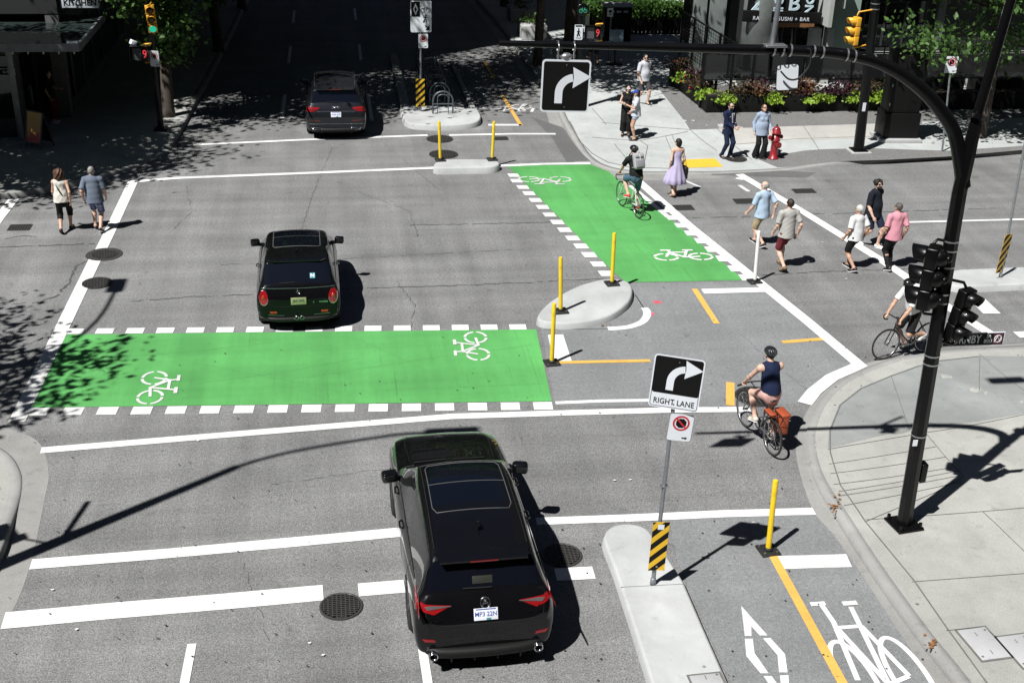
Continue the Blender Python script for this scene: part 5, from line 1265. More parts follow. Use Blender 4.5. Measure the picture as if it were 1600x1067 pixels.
WHT = cloth('white_tee', (.76, .77, .78)); GRY = cloth('stone_grey', (.42, .41, .39)); LBL = cloth('light_blue', (.43, .55, .70)); PNK = cloth('pink', (.66, .30, .36)); BLK = cloth('black', (.013, .013, .014)); NVY = cloth('navy', (.012, .020, .055))
KHK = cloth('khaki', (.40, .32, .20)); MRN = cloth('maroon', (.16, .025, .035)); SLT = cloth('slate_blue', (.15, .18, .235)); CRM = cloth('cream', (.70, .68, .62)); LAV = cloth('lavender', (.50, .44, .64)); DEN = cloth('denim', (.36, .46, .60)); DGR = cloth('dark_grey', (.06, .06, .065)); TEAL = cloth('teal_blue', (.07, .14, .20)); PSH = cloth('pale_pink', (.66, .40, .36)); JKT = cloth('powder_blue', (.33, .40, .52)); PGR = cloth('pale_grey', (.56, .58, .63))
S_BW = (P_blk, P_wht); S_W = (P_wht, P_wht); S_RED = (pm('red_shoe', (.55, .04, .04), .6), P_wht)
person('curly brown haired woman in a white sleeveless top and black cropped trousers walking away', 104, 362, 3, 1.66, True, 1.08, 2, pose=dict(step=-.7, swing=-.8), top=('tank', CRM), bottom=('capri', BLK), hair=('curly', HBR), shoes=P_blk, extras=(('strap', (1, P_blk)),))
person('grey haired man in a slate blue shirt and plaid shorts walking away', 154, 361, -2, 1.71, False, 1.12, 0, pose=dict(step=.6, swing=.5), top=('shirt', SLT, .03), bottom=('shorts', plaid('plaid_cloth')), hair=('short', HGR), shoes=S_BW)
w1, j1 = person('long haired woman all in black with white sunglasses standing on the corner', 977, 212, 168, 1.66, True, .95, 0, zoff='pave', pose=dict(hl=(-.13, .16, .86), hr=(.15, .30, 1.12)), top=('crop', BLK), bottom=('wide', BLK), hair=('long', HB), shoes=P_blk, extras=(('glasses', P_wht),))
w2, j2 = person('woman in a bright blue cap, grey top and denim shorts standing on the corner', 991, 219, 80, 1.63, True, .95, 1, zoff='pave', pose=dict(hr=(.16, .16, .88), hl=(-.15, .30, 1.15)), top=('tee', PGR), bottom=('briefshorts', DEN), hair=('long', HB), shoes=P_blk, extras=(('cap', cloth('cap_blue', (.03, .07, .40))),))
person('heavy man in a pale grey t-shirt and dark shorts walking out of the tree shade', 1003, 163, 200, 1.80, False, 1.18, 0, zoff='pave', pose=dict(step=.6, swing=.6), top=('tee', PGR, .02), bottom=('shorts', DGR), hair=('short', HB), shoes=S_BW, extras=(('glasses', P_lens),), yaw=-20)
person('man in a faded blue shirt walking away up the shaded pavement', 928, 104, 4, 1.76, False, 1.0, 1, zoff='pave', pose=dict(step=.7, swing=.6), top=('tee', cloth('faded_blue', (.26, .34, .50))), bottom=('shorts', DGR), hair=('short', HB), shoes=S_BW)
w3, j3 = person('woman in a lavender sundress with a black bob stepping off the corner', 1053, 306, 8, 1.68, True, .95, 0, pose=dict(step=-.5, swing=.2), bottom=('dress', LAV), hair=('bob', HB), shoes=cloth('nude_shoe', (.5, .33, .25)), yaw=25)
person('bearded man in a navy suit and sunglasses standing by the kerb', 1133, 247, 208, 1.76, False, 1.0, 0, zoff='pave', pose=dict(step=.25, hl=(-.06, .30, 1.02), hr=(.05, .30, 1.02), grip=.9), top=('jacket', NVY), bottom=('trousers', NVY), hair=('short', HB), shoes=P_blk, extras=(('beard', HB), ('glasses', P_lens), ('pocket', WHT)), yaw=-10)
person('auburn haired woman in a powder blue jacket and flared black trousers looking down', 1185, 247, 186, 1.70, True, 1.12, 0, zoff='pave', pose=dict(step=.22, hr=(.27, .06, .86), hl=(-.22, .22, .90)), top=('jacket', JKT, .02), bottom=('flared', BLK), hair=('bob', HAU), shoes=P_blk, extras=(('glasses', P_lens),), nod=-22)
person('balding man in a light blue shirt and khaki shorts crossing near the white post', 1185, 384, 28, 1.74, False, 1.05, 0, pose=dict(step=-.75, swing=-.9), top=('shirt', LBL, .02), bottom=('shorts', KHK), hair=('fringe', HGR), shoes=S_BW, yaw=20)
person('man in a stone grey t-shirt and maroon shorts crossing with his back turned', 1222, 420, 10, 1.82, False, 1.05, 0, pose=dict(step=-.75, swing=-.5), top=('tee', GRY, .02), bottom=('shorts', MRN), hair=('short', hairmat('dark_brown', (.03, .018, .012))), shoes=(pm('tan_suede', (.20, .14, .07), .9), P_blk), yaw=5)
person('grey haired man in a white t-shirt with dark trim and black shorts crossing', 1329, 422, 24, 1.69, False, 1.0, 1, pose=dict(step=-.6, swing=-.4), top=('tee', WHT, .025), bottom=('shorts', BLK), hair=('short', hairmat('white', (.6, .59, .57))), shoes=S_BW, yaw=12)
person('dark haired bearded man in an open black shirt coming the other way', 1356, 384, 205, 1.80, False, 1.15, 0, pose=dict(step=.7, swing=.7), top=('shirt', cloth('black_blue', (.013, .016, .024)), .03), bottom=('shorts', cloth('dark_navy', (.014, .022, .045))), hair=('bushy', HB), shoes=S_W, extras=(('beard', HB), ('glasses', P_lens)), yaw=-15, nod=-15)
person('man in a pink polo shirt and black trousers crossing beside the signal pole', 1388, 421, 8, 1.72, False, 1.08, 1, pose=dict(step=-.45, swing=-.3), top=('shirt', PNK, .015), bottom=('trousers', BLK), hair=('short', hairmat('pepper', (.10, .09, .085))), shoes=S_BW, yaw=18)
person('dark haired woman in a dark red skirt standing in the shaded doorway', 84, 192, -95, 1.66, True, 1.0, 2, zoff='pave', pose=dict(hl=(-.05, .32, 1.08)), top=('tee', BLK), bottom=('wide', cloth('dark_red', (.13, .012, .02))), hair=('long', HB), shoes=S_W)

def bag(name, label, cat, loc, rz, size, mat, strap=None):
    r = empty(name, loc, rz, label, cat); m = MB(); m.box((0, 0, 0), size, bevel=min(size) * .3); m.build('bag_body', mat, r)
    f = MB(); f.box((0, -size[1] * .30, size[2] * .18), (size[0] * .98, size[1] * .5, size[2] * .55), bevel=min(size) * .2); f.build('flap', mat, r)
    if strap: m = MB(); m.tube(smoothpts(strap, 4), .008, 6); m.build('strap', P_blk, r)
    return r
p = w2.matrix_basis @ Vector((.24, .02, .80)); bag('handbag', 'small black handbag hanging at the hip of the woman in the blue cap', 'bag', p, R(80), (.10, .26, .18), P_blk, [(0, -.10, .08), (-.04, -.02, .45), (-.08, 0, .58), (-.04, .05, .45), (0, .10, .08)])
p = w3.matrix_basis @ Vector((.27, .02, .66)); bag('handbag', 'black and tan shoulder bag beside the lavender dress', 'bag', p, R(8), (.10, .26, .34), P_blk, [(0, -.10, .15), (-.03, -.02, .42), (-.06, 0, .52), (-.03, .05, .42), (0, .10, .15)])
ph = empty('phone', w2.matrix_basis @ Vector((-.12, .36, 1.20)), R(80), 'dark phone held up between the two women on the corner', 'phone'); m = MB(); m.box((0, 0, 0), (.07, .01, .145), bevel=.004); m.build('phone_case', P_blk, ph); m = MB(); m.box((0, -.006, 0), (.062, .003, .13)); m.build('screen', P_lens, ph)

# ---------------------------------------------------------------- bicycles
P_steel = pm('steel', (.42, .42, .43), .3, .15, 12, metal=.9); P_frame_w = pm('frame_white', (.72, .72, .72), .3, .08, 8, coat=.6); P_frame_k = pm('frame_black', (.015, .015, .016), .3, .2, 8, coat=.6); P_frame_g = pm('frame_grey', (.12, .12, .13), .35, .2, 8, coat=.4)
def bicycle(loc, rz, label, fm, drop=True, rack=False, lean=0.0, rimm=None, crank=0.6, guard=False):
    r = empty('bicycle', loc, rz, label, 'bicycle', 'bicycles being ridden'); r.rotation_euler = (0, R(lean), rz)
    wr, rear, front = .335, V3(0, -.50, .345), V3(0, .53, .345); bb = V3(0, -.06, .285); st = V3(0, -.21, .82); hd_ = V3(0, .34, .82); hb = V3(0, .37, .70)
    for nm, c in (('rear_wheel', rear), ('front_wheel', front)):
        T = Matrix.Translation(c) @ Matrix.Rotation(R(90), 4, 'Y'); m = MB(T)
        m.tube([((wr - .008) * math.cos(a), (wr - .008) * math.sin(a), 0) for a in np.linspace(0, 2 * math.pi, 41)], .017 if rack else .014, 8, False); w_ = m.build(nm, P_rub, r)
        m = MB(T); m.tube([((wr - .032) * math.cos(a), (wr - .032) * math.sin(a), 0) for a in np.linspace(0, 2 * math.pi, 41)], .011, 6, False); m.build('rim', rimm or P_steel, w_)
        m = MB(T); m.cyl((0, 0, -.045), (0, 0, .045), .022)
        for k in range(20):
            a = 2 * math.pi * k / 20; z = .03 * (1 if k % 2 else -1); m.tube([(.018 * math.cos(a + .6), .018 * math.sin(a + .6), z), ((wr - .035) * math.cos(a), (wr - .035) * math.sin(a), 0)], .0016, 4, False)
        m.build('spokes', P_steel, w_)
        if guard:
            m = MB(T); m.tube([((wr + .025) * math.cos(a), (wr + .025) * math.sin(a), 0) for a in (np.linspace(R(150), R(300), 16) if nm == 'rear_wheel' else np.linspace(R(100), R(260), 14))], .02, 6, flat=.4); m.build('mudguard', P_trim, r)
    m = MB(); m.tube([bb, st], .016, 10); m.tube([bb, hb], .019, 10); m.tube([st - V3(0, -.015, .06), hd_ - V3(0, 0, .02)], .015, 10); m.tube([hd_ + V3(0, -.01, .03), hb], .021, 10)
    for q in (-1, 1): m.tube([bb, rear + V3(q * .055, 0, 0)], .010, 8); m.tube([st - V3(0, 0, .05), rear + V3(q * .055, 0, 0)], .009, 8)
    m.build('frame', fm, r)
    m = MB(); m.tube([hb, hb + V3(0, .03, -.06)], .018, 8)
    for q in (-1, 1): m.tube([hb + V3(q * .045, .03, -.06), front + V3(q * .05, 0, 0)], .011, 8)
    m.build('fork', fm, r)
    m = MB(); m.tube([st, st + V3(0, -.045, .14)], .013, 8); m.build('seat_post', P_steel, r)
    F = Field(); sc = st + V3(0, -.05, .165); F.limb(sc + V3(0, -.09, 0), sc + V3(0, .16, .0), .075, .022, .03, ((0, 0, 1), .35)); np_mesh('saddle', *F.mesh(.012), P_blk, r)
    sb = hd_ + V3(0, .08, .10)
    m = MB(); m.tube([hd_, hd_ + V3(0, -.012, .09), sb], .013, 8)
    if drop:
        m.tube([sb + V3(-.2, 0, 0), sb + V3(.2, 0, 0)], .013, 8)
        for q in (-1, 1): m.tube(smoothpts([sb + V3(q * .2, 0, 0), sb + V3(q * .205, .07, 0), sb + V3(q * .21, .10, -.05), sb + V3(q * .215, .06, -.115), sb + V3(q * .215, -.02, -.13)], 5), .014, 8)
    else:
        m.tube(smoothpts([sb + V3(-.30, -.07, .02), sb + V3(-.12, 0, .02), sb + V3(.12, 0, .02), sb + V3(.30, -.07, .02)], 5), .013, 8)
    m.build('handlebar', P_blk, r)
    if not drop:
        for q in (-1, 1): g_ = MB(); g_.tube([sb + V3(q * .20, -.04, .02), sb + V3(q * .31, -.072, .02)], .018, 8); g_.build('grip', P_rub, r)
    m = MB(); m.tube([bb + V3(.05 + .0 * a, .095 * math.cos(a), .095 * math.sin(a)) for a in np.linspace(0, 2 * math.pi, 25)], .007, 6, False); m.cyl(bb - V3(.06, 0, 0), bb + V3(.065, 0, 0), .022)
    cr = []
    for q, a in ((1, crank), (-1, crank + math.pi)):
        e = bb + V3(q * .075, .17 * math.cos(a), .17 * math.sin(a)); m.tube([bb + V3(q * .065, 0, 0), e], .011, 8); cr.append(e + V3(q * .05, 0, 0))
    for q in (0, 1): m.box(V3(.052, (bb.y + rear.y) / 2, (bb.z + rear.z) / 2 + (.09 if q else -.06)), (.006, .44, .008))
    m.build('crankset', P_steel, r)
    for e in cr: m = MB(); m.box(e, (.09, .07, .02), bevel=.005); m.build('pedal', P_trim, r)
    if rack:
        m = MB()
        for q in (-1, 1): m.tube([st + V3(q * .05, -.08, -.02), st + V3(q * .06, -.48, -.04), rear + V3(q * .07, 0, 0)], .006, 6); m.tube([st + V3(q * .06, -.25, -.03), rear + V3(q * .07, 0, 0)], .006, 6)
        for k in range(4): m.tube([st + V3(-.06, -.12 - .1 * k, -.03), st + V3(.06, -.12 - .1 * k, -.03)], .006, 6)
        m.build('rack', P_trim, r)
    return r, dict(saddle=sc, bar=sb, pedals=cr)
def V3(*a): return Vector(a)
def rider(label, bk, hgt, fem, fat, sk, top, bottom, hair, shoes, extras, lean, hands, yaw=0, nod=0, up_=.02, pelv=None):
    r, g = bk; s = hgt / 1.75; cr = g['pedals']   # right, left
    pr, pl = cr
    pose = dict(pel=pelv or tuple(g['saddle'] + V3(0, -.015, .075 * s + up_)), lean=lean, fl=(pl.x * 1.0, pl.y - .10, pl.z + .098), fr=(pr.x, pr.y - .10, pr.z + .098), pitch=(-.15, -.15), hl=tuple(g['bar'] + V3(-hands[0], hands[1], hands[2])), hr=tuple(g['bar'] + V3(hands[0], hands[1], hands[2])), grip=1.15, palm=(0, .3, -1), elbl=(-1, -.3, -.35), elbr=(1, -.3, -.35), kneel=(-.12, 1, .2), kneer=(.12, 1, .2))
    o, J = person(label, 0, 0, math.degrees(r.rotation_euler.z), hgt, fem, fat, sk, 'cyclists riding through the junction', pose, top, bottom, hair, shoes, extras, loc=r.location.copy(), yaw=yaw, nod=nod)
    o.rotation_euler = r.rotation_euler; return o, J
def bike_at(rear_px, rz, **kw):
    p = at(*rear_px); f = Matrix.Rotation(R(rz), 3, 'Z') @ Vector((0, 1, 0)); return (p + f * .50)
b1 = bicycle(bike_at((996, 341), 12), R(12), 'white framed drop bar bicycle ridden along the green lane', P_frame_w, True, False, crank=-1.9)
c1, J1 = rider('cyclist in a black t-shirt and teal shorts with a helmet riding along the green lane', b1, 1.76, False, 1.02, 0, ('tee', BLK, .02), ('shorts', TEAL), ('short', HB), S_RED, (('helmet', pm('helmet_black', (.012, .012, .013), .25, .1, 9, coat=.6)),), .42, (.21, -.03, .02), 8)
b2 = bicycle(bike_at((1203, 709), 8), R(8), 'grey commuter bicycle with a rear rack and flat bar beside the near right corner', P_frame_g, False, True, crank=-2.3, rimm=P_steel, guard=False)
c2, J2 = rider('cyclist in a navy tank top and pale pink shorts with a dark vented helmet', b2, 1.76, False, 1.02, 0, ('tank', NVY, .014), ('shorts', PSH, .62), ('short', HB), (cloth('cream_shoe', (.62, .58, .5)), P_wht), (('helmet', pm('helmet_graphite', (.018, .02, .024), .3, .2, 9, coat=.5)),), .30, (.27, -.08, .02), 0)
f3 = at(1380, 562); rz3 = 104; d3 = Matrix.Rotation(R(rz3), 3, 'Z') @ Vector((0, 1, 0))
b3 = bicycle(f3 - d3 * .53, R(rz3), 'slim black drop bar bicycle stopped behind the signal pole', P_frame_k, True, False, crank=-.9)
c3, J3 = rider('cyclist in a white top and dark shorts partly hidden behind the traffic signals', b3, 1.72, False, .96, 1, ('tee', WHT), ('shorts', BLK), ('short', HB), S_W, (('helmet', MATS['helmet_black']), ('glasses', P_lens)), .40, (.20, .02, .03), 10, pelv=(0, -.03, .99))
# things carried
def on_back(J, o, label, mat, mat2):
    s = J['s']; up, fw = J['up'], J['fw']; c = J['pel'] + up * .36 * s - fw * .235 * s
    r = empty('backpack', o.matrix_basis @ c, 0, label, 'backpack'); r.rotation_euler = (o.rotation_euler.to_matrix() @ Matrix(((1, 0, 0), (0, fw.y, up.y), (0, fw.z, up.z)))).to_euler()
    m = MB(); m.box((0, .02, 0), (.29, .17, .42), bevel=.06); m.build('pack_body', mat, r); m = MB(); m.box((0, -.085, -.08), (.24, .06, .20), bevel=.025); m.build('pocket', mat2, r); m = MB(); m.box((0, -.06, .13), (.25, .07, .10), bevel=.03); m.build('lid', mat, r)
    for q in (-1, 1): m = MB(); m.tube(smoothpts([(q * .10, .08, .20), (q * .12, .18, .24), (q * .13, .34, .12), (q * .13, .30, -.06), (q * .13, .10, -.16)], 4), .022, 6, flat=.4); m.build('shoulder_strap', mat2, r)
    m = MB(); m.box((0, -.10, .06), (.012, .01, .20)); m.build('zip', P_wht, r); return r
on_back(J1, c1, 'grey backpack worn by the cyclist in the black t-shirt', cloth('pack_grey', (.38, .38, .40)), cloth('pack_mid', (.24, .24, .26)))
M_pan = pm('orange_canvas', (.36, .065, .02), .7, .25, 9, bmp=.3)
for q, lab in ((1, 'orange pannier bag with black straps on the right of the rear rack'), (-1, 'orange pannier top flap folded over the left of the rear rack')):
    o = empty('pannier', b2[0].matrix_basis @ V3(q * (.155 if q > 0 else .07), -.46, .60 if q > 0 else .78), R(8), lab, 'pannier', 'panniers on the grey commuter bicycle'); m = MB(); m.box((0, 0, 0), (.15, .30, .38) if q > 0 else (.10, .24, .06), bevel=.035); m.build('pannier_body', M_pan, o)
    m = MB(); m.box((q * .01, 0, .17 if q > 0 else .03), (.165 if q > 0 else .11, .31 if q > 0 else .25, .07 if q > 0 else .03), bevel=.025); m.build('flap', M_pan, o)
    for yy in (-.07, .07): m = MB(); m.box((q * .082, yy, 0), (.008, .028, .34 if q > 0 else .1)); m.build('strap', P_blk, o)
# ================================================================ STREET FURNITURE
F_blk = pm('black_powder_coat', (.0035, .0035, .004), .32, .25, 6, coat=.10, spec=.25); F_galv = pm('galvanised_steel', (.30, .32, .34), .45, .25, 9, metal=.5); F_yel = pm('signal_yellow', (.78, .40, .03), .45, .15, 7)
F_post = pm('post_yellow', (.80, .56, .015), .5, .14, 9); F_wpost = pm('post_white', (.78, .78, .77), .5, .14, 9); F_rub = pm('rubber_base', (.014, .014, .014), .7, .3, 20); F_bolt = pm('bolt_steel', (.35, .35, .35), .4, .3, 20, metal=.8)
F_sw = pm('sign_white', (.74, .78, .83), .4, .06, 4); F_sk = pm('sign_black', (.006, .006, .006), .6, .2, 6, spec=.2); F_sr = pm('sign_red', (.55, .02, .035), .45, .1, 6); F_back = pm('sign_back', (.45, .47, .50), .4, .15, 5, metal=.3)
F_hy = pm('hazard_yellow', (.78, .47, .015), .45, .1, 9); F_band = pm('steel_band', (.45, .46, .47), .35, .2, 9, metal=.8); F_hyd = pm('hydrant_red', (.28, .018, .025), .35, .25, 9, coat=.4)
F_lensd = pm('dark_signal_lens', (.02, .02, .02), .15, .1, 5); F_amb = pm('amber_off', (.10, .05, .01), .2); F_redoff = pm('red_off', (.06, .012, .01), .2)
F_conc = concrete('pad_concrete', .42); F_box = pm('black_cabinet', (.006, .006, .006), .5, .2, 4, spec=.2)
def tilt_frame(o, yaw=0.0, roll=0.0, pitch=0.0):
    """sign frame: x right, y up, z out of the face; faces the camera side (-y) before yaw"""
    return Matrix.Translation(o) @ Matrix.Rotation(R(yaw), 4, 'Z') @ Matrix.Rotation(R(roll), 4, 'Y') @ Matrix.Rotation(R(90 + pitch), 4, 'X')
def round_rect(w, h, r, n=5):
    P = []
    for cx_, cy_, a0 in ((w / 2 - r, h / 2 - r, 0), (-w / 2 + r, h / 2 - r, 90), (-w / 2 + r, -h / 2 + r, 180), (w / 2 - r, -h / 2 + r, 270)):
        for k in range(n + 1): P.append((cx_ + r * math.cos(R(a0 + 90 * k / n)), cy_ + r * math.sin(R(a0 + 90 * k / n)), 0))
    return P
def plate(mb, w, h, r, z, t=.004, mi=0, c=(0, 0)): return mb.prism([(p[0] + c[0], p[1] + c[1], z) for p in round_rect(w, h, r)], (0, 0, t), mi)
def turn_arrow(mb, k, z, mi, cx_=0.0, cy_=0.0):
    """curved arrow: up then right"""
    c = (.26 * k, -.14 * k); ro, ri = .40 * k, .24 * k; P = [(-.14 * k - .0, -.36 * k), (.02 * k, -.36 * k)]
    arc_o = [(c[0] - ro * math.cos(a), c[1] + ro * math.sin(a)) for a in np.linspace(0, R(83), 9)]; arc_i = [(c[0] - ri * math.cos(a), c[1] + ri * math.sin(a)) for a in np.linspace(0, R(83), 9)]
    P = [(-.14 * k, -.36 * k)] + arc_o; Q = [(.02 * k, -.36 * k)] + arc_i
    vs = [(x + cx_ - .06 * k, y + cy_, z) for x, y in P] + [(x + cx_ - .06 * k, y + cy_, z) for x, y in Q]; n = len(P)
    mb.add(vs, [[i, n + i, n + i + 1, i + 1][::-1] for i in range(n - 1)], False, mi)
    hx, hy = c[0] - .055 * k, c[1] + (ro + ri) / 2
    mb.add([(x + cx_ - .06 * k, y + cy_, z) for x, y in ((hx + .01 * k, hy + .22 * k), (hx + .035 * k, hy), (hx + .02 * k, hy - .22 * k), (hx + .40 * k, hy + .02 * k))], [[0, 1, 3], [1, 2, 3]], False, mi)
def arrow_sign(parent, M, w, h, legend=None, name='arrow_sign'):
    m = MB(M); plate(m, w, h, .05, 0, .004, 0); o = m.build(name, [F_sw, F_back], parent)
    lh = h - .04 if not legend else h * .70
    m = MB(M); plate(m, w - .045, lh - .01, .03, .0045, .002, 0, (0, (h - lh) / 2 - .018 if legend else 0)); f = m.build('black_field', F_sk, o)
    m = MB(M); turn_arrow(m, w * .98 if not legend else w * .92, .0075, 0, -.01, (h - lh) / 2 - .01 if legend else -.0); m.build('arrow', F_sw, f)
    if legend:
        m = MB(M); add_text(m, legend, w * .175, Matrix.Translation((0, -h * .375, .0055)), .001, .0015, sx=.80, space=1.05); m.build('lettering', F_sk, o)
        m = MB(M)
        ou, inn = round_rect(w - .035, h - .035, .035), round_rect(w - .05, h - .05, .03); n = len(ou)
        m.add([(p[0], p[1], .005) for p in ou] + [(p[0], p[1], .005) for p in inn], [[i, (i + 1) % n, n + (i + 1) % n, n + i] for i in range(n)], False); m.build('border', F_sk, o)
    for q in (-1, 1): m = MB(M); m.cyl((0, q * h * .40, .004), (0, q * h * .40, .012), .010, seg=8); m.build('bolt', F_bolt, o)
    return o
def no_stop(parent, M, w, h, arrow=1):
    m = MB(M); plate(m, w, h, .03, 0, .004); o = m.build('no_stopping_sign', F_sw, parent); r = w * .36; cy_ = h * .17
    m = MB(M); m.add([(r * .66 * math.cos(R(22.5 + 45 * k)), cy_ + r * .66 * math.sin(R(22.5 + 45 * k)), .0055) for k in range(8)], [list(range(8))], False)
    m.build('octagon', F_sk, o); m = MB(M)
    if arrow: m.add([(x * w, y * h, .0055) for x, y in ((.12, -.36), (.26, -.36), (.26, -.33), (.37, -.385), (.26, -.44), (.26, -.41), (.12, -.41))], [[0, 1, 2, 3, 4, 5, 6][::-1]], False)
    m.build('arrow', F_sk, o)
    m = MB(M); n = 32; m.add([(k * math.cos(2 * math.pi * i / n), cy_ + k * math.sin(2 * math.pi * i / n), .0065) for k in (r, r * .78) for i in range(n)], [[i, (i + 1) % n, n + (i + 1) % n, n + i] for i in range(n)], False)
    m.box((0, cy_, .0068), (r * 1.7, r * .2, .001), -R(45)); m.build('red_ring', F_sr, o); return o
def hazard(parent, M, w, h, sticker=False):
    m = MB(M); plate(m, w, h, .008, 0, .004); o = m.build('hazard_marker', F_hy, parent); m = MB(M); st = .215; y = -h * .8 - .07
    while y < h:
        P = [(-w / 2, y), (w / 2, y + w * .95), (w / 2, y + w * .95 + st * .5), (-w / 2, y + st * .5)]; y += st
        C = [(x, min(max(yy, -h / 2), h / 2)) for x, yy in P]
        # clip against top and bottom by cutting along the stripe
        def clip(P, lim, sgn):
            out = []
            for i in range(len(P)):
                a, b = P[i], P[(i + 1) % len(P)]; ia, ib = sgn * (lim - a[1]) >= 0, sgn * (lim - b[1]) >= 0
                if ia: out.append(a)
                if ia != ib: t = (lim - a[1]) / (b[1] - a[1]); out.append((a[0] + (b[0] - a[0]) * t, lim))
            return out
        Q = clip(clip(P, h / 2, 1), -h / 2, -1) if True else C
        if len(Q) > 2: m.add([(x, yy, .0055) for x, yy in Q], [list(range(len(Q)))], False)
    m.build('black_stripes', F_sk, o)
    if sticker: m = MB(M); m.box((.0, h * .40, .007), (w * .38, h * .10, .001)); m.build('sticker', F_sw, o)
    m = MB(M); m.cyl((0, -h * .42, .004), (0, -h * .42, .01), .016, seg=10); m.build('bolt', F_bolt, o); return o
def pole(parent, pts, r, mat, name='pole', seg=10): m = MB(); m.tube(pts, r, seg); return m.build(name, mat, parent)

# ---- bollards -------------------------------------------------------------------------------
def bollard(px, py, top_py, label, mat, z=0.0, top_px=None, plate_rz=0.1, loose=False):
    p = at(px, py, z); r = empty('bollard', p, 0, label, 'bollard', 'flexible lane posts'); h = height_at(p.x, p.y, top_py) - z
    q = at_y(top_px, top_py, p.y) - p if top_px else Vector((0, 0, h)); d = Vector((q.x, 0, h))
    m = MB(Matrix.Rotation(plate_rz, 4, 'Z'))
    m.box((0, 0, .018), (.30, .30, .036), bevel=.012); m.lathe([(.075, .03), (.06, .075), (.045, .08)], seg=14); b = m.build('base', F_rub, r)
    for a in range(4): m = MB(Matrix.Rotation(plate_rz, 4, 'Z')); m.cyl((.10 * (1 if a % 2 else -1), .10 * (1 if a > 1 else -1), .034), (.10 * (1 if a % 2 else -1), .10 * (1 if a > 1 else -1), .055), .016, seg=6); m.build('bolt', F_bolt, b)
    m = MB(); m.tube([d * (.05 / h), d * .5, d * .985, d], [.043, .042, .041, .034], 14); m.build('post', mat, r)
    m = MB(); m.tube([d * .80, d * .86], .0435, 14, False); m.build('reflective_band', mat, r); return r
bollard(1200, 861, 750, 'yellow post at the head of the orange cycle lane line beside the near right kerb', F_post, 0, 1212)
bollard(862, 568, 474, 'yellow post on the road at the left end of the long orange bar', F_post, 0, 866)
bollard(876, 487, 402, 'yellow post on the lower left end of the oval island', F_post, .15, 876)
bollard(956, 444, 364, 'yellow post on the upper right end of the oval island', F_post, .15, 960)
bollard(688, 251, 190, 'yellow post on the left end of the short rounded island', F_post, .2, 686)
bollard(769, 250, 190, 'yellow post on the right end of the short rounded island', F_post, .2, 772)
bollard(1179, 441, 361, 'white post at the corner of the green lane and the crosswalk line', F_wpost, 0, 1186)

# ---- median sign post ------------------------------------------------------------------------
b = at(1020, 912, .15); r = empty('sign_post', b, 0, 'grey sign post with RIGHT LANE arrow sign and striped marker on the near median', 'sign post')
tp = at_y(1060.5, 562, b.y) - b; pole(r, [(0, 0, 0), (tp.x * .5, 0, tp.z * .5), (tp.x, 0, tp.z)], [.031, .028, .028], F_galv); m = MB(); m.lathe([(.045, 0), (.04, .10), (.032, .11)], seg=12); m.build('socket', F_galv, r); m = MB(); m.box(tp * .46, (.10, .06, .02)); m.build('clamp', F_band, r)
def on_pole(px, py, off=.05): return at_y(px, py, b.y) - b + Vector((0, -off, 0))
arrow_sign(r, tilt_frame(on_pole(1055.5, 596), -19, 3), .66, .77, 'RIGHT LANE')
no_stop(r, tilt_frame(on_pole(1061.5, 665), -9, 4), .315, .40)
hazard(r, tilt_frame(on_pole(1028, 850), -4, 1), .235, .81, True)

# ---- far median sign post ----------------------------------------------------------------------
b = at(657, 174, .18); r = empty('sign_post', b, 0, 'sign post with white reserved lane board and striped marker on the far median nose', 'sign post')
tp = at_y(657, 3, b.y) - b; pole(r, [(0, 0, 0), (tp.x, 0, tp.z)], .034, F_galv)
M = tilt_frame(on_pole(657.5, 26)); m = MB(M); plate(m, .68, 1.0, .05, 0, .004); o = m.build('reserved_lane_sign', F_sw, r)
m = MB(M); m.box((-.17, .23, .006), (.28, .47, .002)); dm = m.build('black_field', F_sk, o); m = MB(M); q = [(-.17, .42), (-.085, .23), (-.17, .04), (-.255, .23)]; n_ = [(-.17, .33), (-.13, .23), (-.17, .13), (-.21, .23)]
m.add([(x, y, .0075) for x, y in q + n_], [[i, (i + 1) % 4, 4 + (i + 1) % 4, 4 + i] for i in range(4)], False); m.build('diamond', F_sw, dm)
m = MB(M)
for wx in (.06, .24): m.tube([(wx + .065 * math.cos(a), .20 + .065 * math.sin(a), .006) for a in np.linspace(0, 2 * math.pi, 15)], .008, 4, False)
m.tube([(.06, .20, .006), (.10, .28, .006), (.20, .28, .006), (.15, .20, .006), (.10, .28, .006)], .008, 4); m.tube([(.24, .20, .006), (.19, .31, .006)], .008, 4)
m.ball((.16, .035, .006), (.025, .025, .004), u=8, v=6); m.tube([(.15, .0, .006), (.13, -.08, .006), (.08, -.16, .006)], .018, 5); m.tube([(.14, -.07, .006), (.18, -.11, .006), (.17, -.18, .006)], .016, 5); m.tube([(.15, 0, .006), (.21, -.05, .006)], .012, 5); m.tube([(.15, 0, .006), (.08, -.03, .006)], .012, 5); m.tube([(.06, -.18, .006), (.14, -.16, .006)], .008, 4)
m.tube([(.14, -.28, .006), (.24, -.40, .006)], .022, 5); m.add([(.14, -.43, .007), (.28, -.27, .007), (.28, -.44, .007)], [[0, 2, 1]], False)
m.build('pictograms', F_sk, o)
no_stop(r, tilt_frame(on_pole(661, 64)), .31, .46); hazard(r, tilt_frame(on_pole(656.5, 145)), .29, .93)
